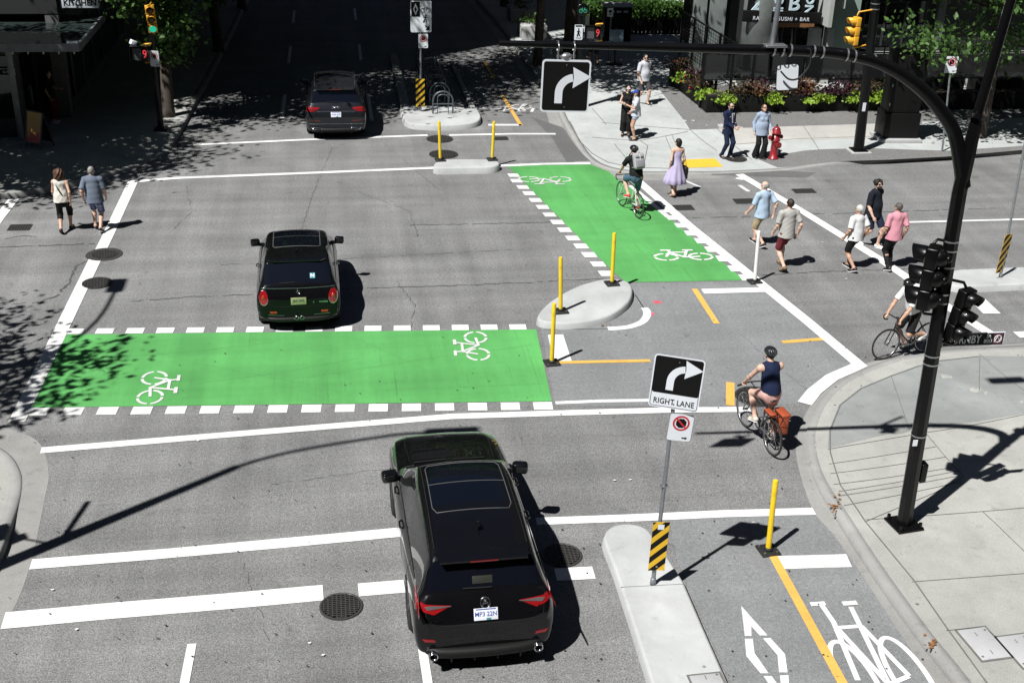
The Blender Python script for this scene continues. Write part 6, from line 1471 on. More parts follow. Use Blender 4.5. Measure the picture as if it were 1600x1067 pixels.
# ---- side street marker ---------------------------------------------------------------------------
b = at(1563, 433, .16); r = empty('sign_post', b, 0, 'thin grey pole with a turned striped marker on the side street median', 'sign post')
tp = at_y(1606, 200, b.y) - b; pole(r, [(0, 0, 0), (tp.x, 0, tp.z)], .03, F_galv); m = MB(); m.lathe([(.045, 0), (.04, .08), (.03, .09)], seg=12); m.build('socket', F_galv, r); m = MB(); m.box(tp * .80, (.09, .05, .02)); m.build('clamp', F_band, r)
hazard(r, tilt_frame(on_pole(1567, 395, .05), 28, 5), .30, .93)
# ---- no stopping sign beyond the side street ---------------------------------------------------------
b = at_pave(1472, 237); r = empty('sign_post', b, 0, 'grey post with a small no stopping sign near the tree trunk', 'sign post'); tp = at_y(1487, 92, b.y) - b; pole(r, [(0, 0, 0), (tp.x, 0, tp.z)], .03, F_galv); no_stop(r, tilt_frame(on_pole(1485.5, 101), -8), .36, .50)

# ---- big signal pole with mast arm --------------------------------------------------------------------
b = at_pave(1412, 820); PY_ = b.y
r = empty('signal_pole', b, 0, 'tall black signal pole with a curved mast arm on the near right corner', 'signal pole')
def pp(px, py, y=None): return at_y(px, py, PY_ if y is None else y) - b
j = pp(1499, 300); t0 = pp(1527, 182); t1 = Vector((t0.x + .38, 0, 10.2))
m = MB(); m.tube([(0, 0, .02), j * .5, j, pp(1513, 240), t0], [.118, .11, .104, .10, .078], 8, smooth=False); m.build('pole', F_blk, r)
m = MB(); m.tube([t0, t1], [.066, .055], 12); m.build('upper_pole', F_blk, r); m = MB(); m.tube([t0 + Vector((-.02, 0, -.02)), t0 + Vector((0, 0, .035))], .14, 8, smooth=False)
m.build('flange', F_blk, r)
m = MB(); m.box((0, 0, .02), (.44, .44, .04), R(8), .01); bp = m.build('base_plate', F_blk, r)
for sx in (-1, 1):
    for sy in (-1, 1): m = MB(Matrix.Rotation(R(8), 4, 'Z')); m.cyl((sx * .17, sy * .17, .03), (sx * .17, sy * .17, .12), .028, seg=8); m.build('anchor_bolt', F_blk, bp)
m = MB(); m.box((.14, .02, .95), (.10, .16, .32), bevel=.02); m.build('hand_hole_cover', F_blk, r)
armpx = [(1505, 292), (1500, 250), (1490, 205), (1466, 168), (1438, 138), (1400, 111), (1360, 94), (1310, 84), (1250, 79.5), (1150, 77), (1050, 74.5), (950, 72), (860, 70), (779, 68)]
arm = [pp(x, y, PY_ + .25 * i / 13) for i, (x, y) in enumerate(armpx)]
rad = [.10, .10, .096, .092, .088, .084, .078, .072, .067, .060, .054, .048, .042, .037]
m = MB(); m.tube(smoothpts(arm, 4), list(np.interp(np.linspace(0, 13, 53), range(14), rad)), 14); ma = m.build('mast_arm', F_blk, r)
def ring(pts_d, rr, name='band', mat=None): p, d = pts_d; d = Vector(d).normalized(); m = MB(); m.tube([p - d * .012, p + d * .012], rr, 14, False); m.build(name, mat or F_band, r)
for f, rr in ((.30, .117), (.52, .113), (.545, .113), (.70, .110), (.725, .110), (.80, .109), (.845, .108), (.87, .108)): ring((j * f, j), rr)
for (x, y) in ((1208, 78.5), (1222, 78.8), (1234, 79), (1270, 80.5), (1284, 82), (1322, 86), (1334, 88), (1365, 95)): ring((pp(x, y, PY_ + .12), (1, 0, -.1)), .080)
m = MB(); m.box(tuple(pp(1430, 692, PY_ - .13)), (.07, .01, .10)); m.build('sticker', F_sw, r)
lum = [t1, t1 + Vector((-.2, 0, .45)), t1 + Vector((-.8, 0, .85)), t1 + Vector((-1.9, .02, 1.05))]; m = MB(); m.tube(smoothpts(lum, 5), .04, 10); m.build('lamp_arm', F_blk, r); m = MB(); m.box(t1 + Vector((-2.2, .02, 1.06)), (.75, .26, .14), bevel=.05); m.build('lamp_head', F_blk, r)
SG = 'traffic signal heads'
def signal(c, face, label, size, mat, lit=None, secs=3, brackets=(), tilt=0.0, visor=.26, domes=False, colour=None):
    f = Vector(face).normalized(); up = Vector((math.sin(tilt), 0, math.cos(tilt))); x = up.cross(f).normalized() * -1
    ro = empty('traffic_signal', c, 0, label, 'traffic signal', SG); F = frame((0, 0, 0), x, f)      # local z = facing, y = up
    if (F.to_3x3() @ Vector((0, 1, 0))).z < 0: F = frame((0, 0, 0), -x, f)
    m = MB(F)
    for k in range(secs):
        y = (1 - k) * size * (1 if secs == 3 else 0); m.box((0, y, -.02), (size * .98, size * .97, size * .55), bevel=size * .08)
        if domes: m.ball((0, y, -size * .30), (size * .47, size * .47, size * .48)); m.ball((size * .0, y, -size * .74), (size * .20, size * .20, size * .18))
    m.build('housing', mat, ro)
    for k in range(secs):
        y = (1 - k) * size if secs == 3 else 0
        lm = (lit if lit is not None and k == 2 else (F_redoff, F_amb, F_lensd)[k]); m = MB(F @ Matrix.Translation((0, y, size * .27))); m.lathe([(size * .40, 0), (size * .3, .015), (.001, .03)], seg=18); m.build('lens', lm, ro)
        m = MB(F @ Matrix.Translation((0, y, size * .24))); n = 16; a0, a1 = R(-40), R(220); rr = size * .44
        vs = []
        for a in np.linspace(a0, a1, n):
            dd = visor * (.55 + .45 * math.sin((a - a0) / (a1 - a0) * math.pi)); vs += [(rr * math.cos(a), rr * math.sin(a), 0), (rr * math.cos(a), rr * math.sin(a), dd), (rr * .95 * math.cos(a), rr * .95 * math.sin(a), dd), (rr * .95 * math.cos(a), rr * .95 * math.sin(a), 0)]
        m.add(vs, [[i * 4 + q, i * 4 + q + 1, i * 4 + q + 5, i * 4 + q + 4] for i in range(n - 1) for q in range(3)], True); m.build('visor', mat, ro)
    for P in brackets: m = MB(); m.tube([Vector(q) for q in P], .022, 8); m.build('bracket', mat if mat is not F_blk else F_blk, ro)
    return ro
c = b + pp(1449, 433, PY_); pl = lambda py: b + j * ((height_at(b.x, b.y, py) - b.z) / j.z)
def polept(z): return b + j * ((z - b.z) / j.z)
signal(c, (-.80, .60, 0), 'black signal cluster with domed backs on the left of the big signal pole', .31, F_blk, brackets=[[(0, 0, .5), (.05, 0, .56), polept(c.z + .52) - c], [(0, 0, -.5), (.05, 0, -.56), polept(c.z - .6) - c]], domes=True, tilt=.05, visor=.20)
c = b + pp(1501, 492, PY_ - .05); signal(c, (.42, -.88, -.12), 'black signal with open hoods on the right of the big signal pole', .27, F_blk, brackets=[[(0, 0, .42), (-.05, 0, .50), polept(c.z + .55) - c], [(0, 0, -.42), (-.05, 0, -.46), polept(c.z - .40) - c]], tilt=.05, visor=.17)
c = b + pp(1521, 530, PY_ + .10); so_ = empty('street_sign', c, 0, 'black street name blade reading HORNBY St 800 on the big signal pole', 'street sign'); M = tilt_frame((0, 0, 0), -1, 0)
m = MB(M); m.box((0, 0, 0), (.95, .215, .012), bevel=.004); bl = m.build('blade', F_sw, so_); m = MB(M); m.box((0, 0, .006), (.92, .185, .004)); m.build('black_field', F_sk, bl)
m = MB(M); add_text(m, 'HORNBY', .185, Matrix.Translation((-.16, -.003, .0095)), .001, .002, sx=.72); add_text(m, 'St', .085, Matrix.Translation((.225, .045, .0095)), .001, .001); add_text(m, '800', .085, Matrix.Translation((.225, -.035, .0095)), .001, .001); m.build('lettering', F_sw, bl)
m = MB(M); m.tube([(.375 + .055 * math.cos(a), .055 * math.sin(a), .009) for a in np.linspace(0, 2 * math.pi, 19)], .006, 5, False); m.tube([(.325, -.05, .009), (.365, .04, .009), (.395, -.04, .009), (.425, .03, .009)], .006, 5); m.build('crest', F_sw, bl)
m = MB(M); m.box((.375, 0, .0085), (.14, .16, .002)); m.build('crest_field', pm('crest_maroon', (.10, .02, .03), .5), bl); m = MB(); m.tube([(-.30, .03, 0), polept(c.z) - c], .02, 8); m.build('bracket', F_blk, so_)
# overhead arrow sign hung from the arm
c = b + pp(883.5, 135, PY_ + .08); oh = empty('overhead_sign', c, 0, 'square black sign with a curved white right turn arrow hanging from the mast arm', 'sign'); arrow_sign(oh, tilt_frame((0, 0, 0), -3, 1), .615, .66)
top = b + pp(885, 71, PY_ + .21) - c
m = MB()
for q in (-.10, .10): m.tube([(q, .03, .30), (q, .05, top.z - .02)], .012, 6); m.tube([(q - .0, .05, top.z - .07), (q, -.02, top.z), (q, .06, top.z + .06), (q, .15, top.z + .0), (q, .11, top.z - .06)], .010, 6)
m.box((0, .05, top.z - .12), (.24, .03, .03)); m.build('hanger', F_band, oh); m = MB(); m.ball((0, .03, .36), (.075, .05, .05)); m.build('hanger_joint', F_band, oh)
# camera pipe and loose cable on the arm
c = b + pp(1210, 79, PY_ + .12); cp = empty('camera_mount', c, 0, 'grey pipe with a white boxed panel clamped onto the mast arm', 'camera mount'); up_ = pp(1219, 0, PY_ + .1) - pp(1210, 79, PY_ + .12)
m = MB(); m.tube([(0, .10, -.05), tuple(up_ * 1.5)], .033, 10); m.build('pipe', F_galv, cp); m = MB(); m.box((.0, .0, .06), (.28, .16, .03), bevel=.008); m.build('clamp', F_band, cp)
m = MB(tilt_frame(pp(1230, 121, PY_ + .15) - pp(1210, 79, PY_ + .12), -6, -4)); plate(m, .27, .32, .03, 0, .02); m.build('panel', F_sw, cp); m = MB(); m.tube([(.0, .1, -.05), (.02, .12, -.36)], .03, 8); m.build('strut', F_blk, cp)
cb = pp(1262, 76, PY_ + .02) - pp(1210, 79, PY_ + .12); m = MB(); m.tube(smoothpts([cb, cb + V3(.05, 0, -.04), cb + V3(.06, .02, -.22), cb + V3(-.05, .03, -.38), cb + V3(-.18, .04, -.40), cb + V3(-.30, .05, -.30)], 5), .012, 6); m.build('cable', F_rub, cp)

# ---- left far signal pole --------------------------------------------------------------------------------
b = at_pave(252, 203); r = empty('signal_pole', b, 0, 'black signal pole carrying a green lit signal beside the leafy tree', 'signal pole'); tp = at_y(233, 8, b.y) - b
m = MB(); m.tube([(0, 0, 0), tp * 1.02], [.095, .075], 10); m.build('pole', F_blk, r); m = MB(); m.box((0, 0, .03), (.4, .4, .06), bevel=.01); m.build('base_plate', F_blk, r)
def qq(px, py, dy=0.0): return at_y(px, py, b.y + dy)
c = qq(236.5, 30, -.22); signal(c, (.1, -1, -.05), 'yellow signal showing green on the pole beside the leafy tree', .275, F_yel, lit=emit('green_light', (.02, .62, .38), .55, (.02, .25, .15)), tilt=-.06, visor=.16, brackets=[[(0, .05, -.42), (.02, .2, -.48)], [(0, .05, .42), (.02, .2, .44)]])
def ped_signal(c, label, digit_x, walk=False, yaw=0.0):
    o = empty('pedestrian_signal', c, R(yaw), label, 'pedestrian signal', 'pedestrian countdown signals'); m = MB(); m.box((0, 0, 0), (.50, .26, .44), bevel=.03); m.build('housing', F_blk, o)
    m = MB(); m.box((0, -.16, .245), (.52, .14, .02)); m.box((-.26, -.16, 0), (.02, .14, .46)); m.box((.26, -.16, 0), (.02, .14, .46)); m.build('hood', F_blk, o)
    m = MB(); m.box((-.08, -.132, 0), (.26, .01, .36)); m.build('hand_panel', pm('grey_mesh', (.07, .075, .085), .5, .2, 30), o)
    m = MB(tilt_frame((digit_x, -.14, 0))); add_text(m, '9', .34, Matrix(), .001, .004, sx=.8); m.build('countdown_digit', emit('red_digit', (1.0, .06, .07), .5), o); m = MB(); m.tube([(.1, .1, .24), (.12, .0, .27), (.32, .12, .27)], .03, 8); m.tube([(.1, .1, -.24), (.12, 0, -.27), (.32, .12, -.27)], .03, 8); m.build('bracket', F_yel, o); return o
ped_signal(qq(219.5, 84, -.15), 'pedestrian countdown signal showing red 9 below the green lit signal', .16, yaw=-6)
nsp = empty('no_stopping_plate', qq(241.5, 92, -.14), 0, 'small no stopping plate on the black pole below the green lit signal', 'sign'); no_stop(nsp, tilt_frame((0, 0, 0), -8), .27, .48)
wb = empty('detector_box', qq(208, 67, -.05), R(25), 'small tilted white detector box left of the pole by the leafy tree', 'detector'); m = MB(); m.box((0, 0, 0), (.17, .2, .14), bevel=.015, rot=Matrix.Rotation(R(25), 3, 'Y')); m.build('casing', F_sw, wb); m = MB(); m.tube([(.05, .02, -.05), (.4, .05, -.1)], .018, 6); m.build('bracket', F_blk, wb)
# ---- far right signal pole -------------------------------------------------------------------------------
b = at_pave(1341, 237); r = empty('signal_pole', b, 0, 'black signal pole with a side on yellow signal behind the black cabinet line', 'signal pole'); r['label'] = 'black pole carrying a yellow signal seen side on, near the flower planters'; tp = at_y(1372, -30, b.y) - b
m = MB(); m.tube([(0, 0, 0), tp * .45, tp * 1.2], [.165, .14, .12], 10); m.build('pole', F_blk, r); m = MB(); m.box((0, 0, .02), (.62, .62, .05), bevel=.01); bp = m.build('base_plate', F_conc, r); m = MB(); m.box((0, 0, .06), (.46, .46, .05), bevel=.01); m.build('flange', F_blk, r)
for z in (.55, .58, .84, .87): m = MB(); m.tube([tp * z, tp * z + Vector((0, 0, .03))], .14, 12, False); m.build('band', F_band, r)
m = MB(); m.box(tp * .28 + Vector((-.05, -.16, 0)), (.10, .01, .26)); m.build('notice', F_sw, r)
c = qq(1336, 49, -.1); signal(c, (-1, -.12, 0), 'yellow signal seen side on with hoods to the left, near the restaurant sign', .275, F_yel, tilt=.12, visor=.24, brackets=[[(0, 0, .45), (.03, 0, .55), (.55, .05, .62)], [(0, 0, -.45), (.03, 0, -.5), (.42, .05, -.42)]])
# ---- pedestrian pole beyond the corner -------------------------------------------------------------------
b = at_pave(909, 168); r = empty('signal_pole', b, 0, 'black pole with the walk sign and green cycle signal behind the hanging arrow sign', 'signal pole'); tp = at_y(905, 0, b.y) - b
m = MB(); m.tube([(0, 0, 0), tp * 1.05], [.115, .10], 10); m.build('pole', F_blk, r)
c = qq(904, 51, -.16); ws = empty('crossing_sign', c, 0, 'white walk sign with a black walking figure on the black corner pole', 'sign'); M = tilt_frame((0, 0, 0)); m = MB(M); plate(m, .28, .50, .03, 0, .004); sg = m.build('panel', F_sw, ws)
m = MB(M); m.box((0, .205, .006), (.22, .05, .002)); m.ball((.0, .11, .006), (.028, .028, .004), u=8, v=6); m.tube([(0, .075, .006), (-.005, -.02, .006), (-.05, -.12, .006)], .02, 5); m.tube([(0, -.01, .006), (.045, -.12, .006)], .018, 5); m.tube([(0, .06, .006), (.055, .0, .006)], .012, 5); m.tube([(0, .06, .006), (-.055, .01, .006)], .012, 5); m.build('walking_figure', F_sk, sg); m = MB(M); add_text(m, 'WALK', .07, Matrix.Translation((0, -.19, .0055)), .001, .001); m.build('lettering', F_sk, sg)
ped_signal(qq(926, 51, -.05), 'pedestrian countdown signal showing red 9 beside the walk sign', .17, yaw=-12)
fs = empty('arrow_plate', qq(913.5, 52, -.02), 0, 'narrow white plate with a black pointing hand between walk sign and countdown', 'sign'); M = tilt_frame((0, 0, 0)); m = MB(M); plate(m, .22, .30, .02, 0, .004); sg = m.build('panel', F_sw, fs); m = MB(M); m.add([(-.05, -.03, .0055), (.02, -.03, .0055), (.02, -.07, .0055), (.09, .0, .0055), (.02, .07, .0055), (.02, .03, .0055), (-.05, .03, .0055)], [list(range(7))], False); m.build('hand_symbol', F_sk, sg)
c = qq(911, 16, -.12); cs = empty('cycle_signal', c, 0, 'round black cycle signal glowing with a green bicycle', 'cycle signal'); m = MB(tilt_frame((0, 0, 0))); m.lathe([(.20, -.2), (.21, 0), (.18, .01), (.001, .012)], seg=22); m.build('housing', F_blk, cs)
m = MB(tilt_frame((0, -.02, 0)))
for wx in (-.075, .075): m.tube([(wx + .055 * math.cos(a), -.03 + .055 * math.sin(a), .003) for a in np.linspace(0, 2 * math.pi, 15)], .010, 5, False)
m.tube([(-.075, -.03, .003), (-.04, .06, .003), (.05, .05, .003), (.0, -.03, .003), (-.04, .05, .003)], .010, 5); m.tube([(.075, -.03, .003), (.045, .08, .003)], .010, 5); m.build('bicycle_symbol_light', emit('cycle_green', (.05, .65, .35), .3), cs)

# ---- hydrant, cabinet, sandwich board, racks ------------------------------------------------------------------
b = at_pave(1208, 248); r = empty('fire_hydrant', b, 0, 'red fire hydrant at the kerb beside the woman in the powder blue jacket', 'fire hydrant'); k = 1.12
m = MB(Matrix.Diagonal((k, k, k, 1))); m.lathe([(.15, 0), (.15, .03), (.105, .05), (.10, .48), (.13, .50), (.13, .54), (.105, .56), (.108, .70)], seg=20); m.build('barrel', F_hyd, r)
m = MB(Matrix.Diagonal((k, k, k, 1))); m.lathe([(.135, .70), (.135, .74), (.115, .76), (.105, .83), (.06, .88), (.03, .89)], seg=20); cpn = m.build('bonnet', F_hyd, r); m = MB(Matrix.Diagonal((k, k, k, 1))); m.cyl((0, 0, .88), (0, 0, .95), .022, seg=5); m.build('nut', P_blk, cpn)
for nm, d, z, rr in (('pumper_cap', (.25, -1, 0), .42, .085), ('hose_cap', (1, .25, 0), .60, .058), ('hose_cap', (-1, -.25, 0), .60, .058)):
    d = Vector(d).normalized(); m = MB(Matrix.Diagonal((k, k, k, 1))); a = Vector((0, 0, z)); m.tube([a + d * .06, a + d * .15, a + d * .155, a + d * .20], [rr * .8, rr * .8, rr, rr], 12); m.tube([a + d * .20, a + d * .235], [.022, .018], 5); m.build(nm, F_hyd, r)
b = at_pave(1405, 222); r = empty('cabinet', b, R(-4), 'tall black utility cabinet on a concrete pad beside the far right signal pole', 'utility cabinet'); hh = height_at(b.x, b.y, 92)
m = MB(); m.box((0, .35, .05), (1.35, 1.05, .14), bevel=.02); m.build('pad', F_conc, r); m = MB(); m.box((0, .38, .12 + .40), (1.15, .80, .80), bevel=.015); m.build('lower_case', F_box, r); m = MB(); m.box((0, .38, .93 + (hh - .9) / 2), (1.02, .72, hh - .9), bevel=.015); uc = m.build('upper_case', F_box, r)
m = MB(); m.box((0, .38, hh + .07), (1.10, .80, .06), bevel=.02); m.build('cap', F_box, r)
m = MB(); m.box((0, .014, 1.5), (.012, .006, hh - 1.2)); m.build('door_seam', P_seam, uc)
for z in (.5, 1.2, 1.8): m = MB(); m.box((-.50, .02, z), (.02, .03, .09)); m.build('hinge', F_band, r)
b = at_pave(62, 229); r = empty('sandwich_board', b, R(-35), 'black sandwich board with a red and yellow poster on the left pavement', 'sandwich board'); poster_mat, nt, bs = _new('menu_poster'); MATS['menu_poster'] = poster_mat; co = coords(nt)
s_ = nt.nodes.new('ShaderNodeSeparateXYZ'); nt.links.new(co, s_.inputs[0]); nz = noise(nt, co, 7, 4, .6, dist=1.2); ad = nt.nodes.new('ShaderNodeMath'); ad.operation = 'MULTIPLY_ADD'; nt.links.new(nz, ad.inputs[0]); ad.inputs[1].default_value = .9; nt.links.new(s_.outputs['Z'], ad.inputs[2])
nt.links.new(ramp(nt, ad.outputs[0], [(.35, (.02, .015, .012)), (.55, (.55, .03, .02)), (.8, (.60, .06, .03)), (1.0, (.70, .42, .06)), (1.25 if False else .98, (.55, .33, .05))]), bs.inputs['Base Color'])
for q in (-1, 1):
    m = MB(Matrix.Translation((0, q * .26, 0)) @ Matrix.Rotation(R(14) * q, 4, 'X')); m.box((-.30, 0, .55), (.04, .03, 1.1)); m.box((.30, 0, .55), (.04, .03, 1.1)); m.box((0, 0, 1.08), (.6, .03, .04)); m.box((0, 0, .16), (.6, .03, .04)); fp = m.build('frame', P_blk, r)
    m = MB(Matrix.Translation((0, q * .26, 0)) @ Matrix.Rotation(R(14) * q, 4, 'X')); m.box((0, 0, .62), (.57, .012, .9)); m.build('poster' if q < 0 else 'back_panel', poster_mat if q < 0 else P_blk, r)
p0, p1 = at(692, 186, 0), at(664, 108, 0); r = empty('bike_rack', p0, 0, 'row of grey metal bicycle hoops on rails in the far median', 'bike rack'); d = p1 - p0
F_rack = pm('rack_steel', (.13, .15, .17), .45, .2, 9, metal=.6)
for q in (-1, 1): m = MB(); m.tube([V3(q * .33, -.2, .03), V3(q * .33 + d.x, d.y + .2, .03)], .03, 6); m.build('rail', F_rack, r)
for k in range(7):
    o = V3(d.x * k / 6, d.y * k / 6, 0); m = MB(); m.tube([o + V3(-.33, 0, .02), o + V3(-.33, 0, .62)] + [o + V3(-.33 * math.cos(a), 0, .62 + .30 * math.sin(a)) for a in np.linspace(.2, math.pi - .2, 9)] + [o + V3(.33, 0, .62), o + V3(.33, 0, .02)], .028, 8); m.build('hoop', F_rack, r)
    m = MB(); m.tube([o + V3(-.33, 0, .50), o + V3(.33, 0, .50)], .02, 6); m.tube([o + V3(-.18, 0, .02), o + V3(-.18, 0, .70)] + [o + V3(-.18 * math.cos(a), 0, .70 + .12 * math.sin(a)) for a in np.linspace(.3, math.pi - .3, 6)] + [o + V3(.18, 0, .70), o + V3(.18, 0, .02)], .016, 6); m.build('inner_loop', F_rack, r)
# ---- lamp and signal standards whose shadows cross the road on the left ------------------------------------------
r = empty('lamp_standard', (-7.35, 13.5, .15), 0, 'black lamp and signal standard at the near left corner throwing the long shadow', 'lamp standard')
m = MB(); m.tube([(0, 0, 0), (0, 0, 5.6), (0, 0, 10.0)], [.14, .12, .08], 10); m.build('pole', F_blk, r); m = MB(); m.tube(smoothpts([(0, 0, 9.9), (.15, .02, 10.5), (.7, .1, 11.0), (2.0, .3, 11.25), (2.5, .3, 11.25)], 5), .05, 8); m.build('lamp_arm', F_blk, r); m = MB(); m.box((3.0, .3, 11.25), (.95, .30, .16), bevel=.05); m.build('lamp_head', F_blk, r)
m = MB(); m.tube([(0, 0, 5.55), (.1, .95, 5.75)], .05, 8); m.build('side_arm', F_blk, r)
signal(Vector((-7.85, 13.75, 4.9)), (-.5, .85, 0), 'black signal head on the lamp standard at the near left corner', .33, F_blk, brackets=[[(0, 0, .5), (.5, -.2, .5)], [(0, 0, -.5), (.5, -.2, -.5)]])
r = empty('street_lamp', (-10.2, 18.9, .15), 0, 'slim black street lamp arching over the side street on the left', 'street lamp'); m = MB(); m.tube([(0, 0, 0), (0, 0, 8)], [.10, .06], 10); m.build('pole', F_blk, r); m = MB(); m.tube(smoothpts([(0, 0, 7.9), (.05, .3, 8.7), (.1, 1.3, 9.25), (.15, 2.6, 9.35)], 5), .045, 8); m.build('lamp_arm', F_blk, r); m = MB(); m.box((.15, 2.95, 9.33), (.34, .75, .16), bevel=.05); m.build('lamp_head', F_blk, r)
# ================================================================ BUILDINGS AND PLANTING
def leafmat(name, c0, c1, rough=.55):
    m, nt, b = _new(name); co = coords(nt); n = noise(nt, co, 1.1, 3, .6); n2 = noise(nt, co, 9, 2, .6)
    a = mixc(nt, c0, c1, ramp(nt, n, [(.35, 0.0), (.65, 1.0)])); a = mixc(nt, a, ramp(nt, n2, [(.3, .7), (.7, 1.15)]), 1.0, 'MULTIPLY'); nt.links.new(a, b.inputs['Base Color'])
    b.inputs['Roughness'].default_value = rough; b.inputs['Specular IOR Level'].default_value = .35
    tr = nt.nodes.new('ShaderNodeBsdfTranslucent'); nt.links.new(a, tr.inputs[0]); mx = nt.nodes.new('ShaderNodeMixShader'); mx.inputs[0].default_value = .28
    nt.links.new(b.outputs[0], mx.inputs[1]); nt.links.new(tr.outputs[0], mx.inputs[2]); nt.links.new(mx.outputs[0], nt.nodes['Material Output'].inputs[0]); MATS[name] = m; return m
L_tree = leafmat('tree_leaves', (.060, .13, .030), (.095, .185, .045)); L_hedge = leafmat('hedge_leaves', (.05, .12, .02), (.08, .17, .03))
L_lime = leafmat('lime_leaves', (.22, .36, .035), (.30, .44, .05)); L_dark = leafmat('bronze_leaves', (.05, .035, .018), (.09, .06, .03)); L_purp = leafmat('purple_leaves', (.035, .012, .02), (.06, .02, .03)); L_coral = leafmat('coral_leaves', (.17, .075, .04), (.22, .13, .06)); L_mid = leafmat('shrub_leaves', (.05, .10, .02), (.09, .17, .03)); L_red = pm('red_petals', (.45, .02, .03), .5)
M_bark = pm('bark', (.085, .068, .055), .9, .45, 8, bmp=.9, bscale=26)
def leaves(C, size, g, up=.5):
    """one small folded leaf per centre"""
    n = len(C); d = g.normal(size=(n, 3)); d /= np.linalg.norm(d, axis=1)[:, None]; e = g.normal(size=(n, 3)); e[:, 2] += up; e -= d * (e * d).sum(1)[:, None]; e /= np.linalg.norm(e, axis=1)[:, None]
    w_ = np.cross(d, e); s = size * g.uniform(.6, 1.3, n)[:, None]
    V = np.stack([C - d * s, C - d * s * .1 + w_ * s * .62 + e * s * .12, C + d * s, C - d * s * .1 - w_ * s * .62 + e * s * .12], 1).reshape(-1, 3)
    return V, np.arange(4 * n).reshape(n, 4)
def crown_points(g, n, rad, clumps, csize, hollow=.5):
    """leaf centres in many uneven clumps through an ellipsoid"""
    cc = g.normal(size=(clumps, 3)); cc /= np.linalg.norm(cc, axis=1)[:, None]; cc *= (hollow + (1 - hollow) * g.random(clumps) ** .6)[:, None] * np.array(rad) * g.uniform(.8, 1.12, clumps)[:, None]
    k = g.integers(0, clumps, n); sz = csize * g.uniform(.6, 1.5, clumps); off = g.normal(size=(n, 3)) * np.array([1, 1, .55]); return cc[k] + off * sz[k][:, None], cc
def tree_mesh(g, H0, rad, cz, n, leaf, clumps, csize, tr, name, spread=1.0):
    """returns (trunk MB, leaf arrays)"""
    P, cc = crown_points(g, n, rad, clumps, csize); P[:, 2] += cz; cc[:, 2] += cz
    m = MB(); top = Vector((.15, .1, cz - rad[2] * .2)); bend = [Vector((0, 0, -.1)), Vector((.02, 0, .25)), Vector((.06, .03, H0 * .5)), Vector((.10, .06, H0)), top]
    m.tube(smoothpts(bend, 4), list(np.interp(np.linspace(0, 4, 17), range(5), [tr * 1.5, tr * 1.08, tr, tr * .85, tr * .45])), 12)
    for c in cc[:: max(1, clumps // 26)]:
        c = Vector(c); t = min(1, max(0, (c.z - H0) / max(.1, cz - H0 + rad[2])) * .8); a = Vector((.10, .06, H0)).lerp(top, t); mid = a.lerp(c, .5) + Vector((g.normal() * .2, g.normal() * .2, -.15))
        m.tube(smoothpts([a, mid, c], 3), list(np.linspace(tr * .32, tr * .05, 7)), 6)
    return m, leaves(P, leaf, g)
def put_tree(loc, label, data, rz=0.0, group='street trees', src=None, lm=None, name='street_tree'):
    if src is not None:
        o = copy_tree(src); o.location = loc; o.rotation_euler = (0, 0, rz); o['label'] = label; return o
    m, (V, F) = data; o = empty(name, loc, rz, label, 'tree', group); m.build('trunk', M_bark, o); np_mesh('crown', V, F, lm or L_tree, o, smooth=False); return o
g = np.random.default_rng(11)
big = tree_mesh(g, 2.6, (5.6, 4.6, 6.8), 10.4, 38000, .12, 170, .62, .19, 'big'); big[1][0][:, 0] += .9
pz = at_pave(262, 184); t1_ = put_tree((pz.x, pz.y + .2, .15), 'leafy street tree behind the green lit signal on the far left kerb', big, 0.4)
low = [(.30, -.6, 3.3), (-1.0, -.3, 3.8), (.1, -.9, 2.9), (.7, -.4, 3.9), (-.5, -1.0, 4.3), (.5, -1.0, 4.4), (.3, .3, 3.2), (.9, .1, 4.6), (-1.3, -.6, 4.7), (.0, -.4, 2.5), (.3, -.2, 2.3)]
P = np.concatenate([g.normal(size=(300, 3)) * np.array([.36, .36, .28]) + np.array(c) for c in low]); V, F = leaves(P, .10, g); np_mesh('low_branches', V, F, L_tree, t1_, smooth=False)
put_tree((-4.3, 49.5, .15), 'shaded street tree further up the left pavement of the dark street', None, 2.1, src=t1_); put_tree((-3.9, 59, .15), 'dim street tree farthest up the left pavement of the dark street', None, 4.0, src=t1_)
g = np.random.default_rng(5); mid_ = tree_mesh(g, 3.3, (4.2, 4.2, 3.2), 7.0, 15000, .13, 90, .6, .23, 'mid')
t2_ = put_tree((-12.9, 18.7, .15), 'street tree on the near left pavement shading the end of the lower green lane', mid_, 0.7); t2_.scale = (.88, .88, .95)
g = np.random.default_rng(15); th_ = tree_mesh(g, 3.6, (3.2, 3.2, 2.2), 8.4, 9000, .12, 60, .55, .27, 'thick'); th_[1][0][:, 0] -= .8; th_[1][0][:, 1] -= 1.6
pz = at_pave(889, 88); put_tree((pz.x, pz.y, .15), 'thick dark trunk behind the black pole with the walk sign', th_, 0.0)
g = np.random.default_rng(8); sl_ = tree_mesh(g, 3.4, (5.2, 5.0, 2.6), 8.6, 20000, .13, 110, .6, .17, 'slim'); sl_[1][0][:, 0] -= 1.5; sl_[1][0][:, 1] -= 2.4
put_tree((8.05, 46.6, .15), 'slim street tree left of the thick trunk on the right kerb of the dark street', sl_, 0)
put_tree((8.6, 59.5, .15), 'street tree up the right kerb of the dark street', None, 2.4, src=t2_)
put_tree((-11.9, 32.9, .15), 'unseen street tree added to deepen shade on the side street pavement', None, 3.3, src=t2_).scale = (.85, .85, 1.08)  # extra tree out of view, added to thicken the far left shade
put_tree((-13.6, 32.6, .15), 'street tree at the left end of the side street pavement', None, 5.1, src=t2_)
g = np.random.default_rng(21); rt = tree_mesh(g, 2.9, (4.0, 3.6, 2.6), 6.9, 15000, .10, 90, .55, .21, 'right')
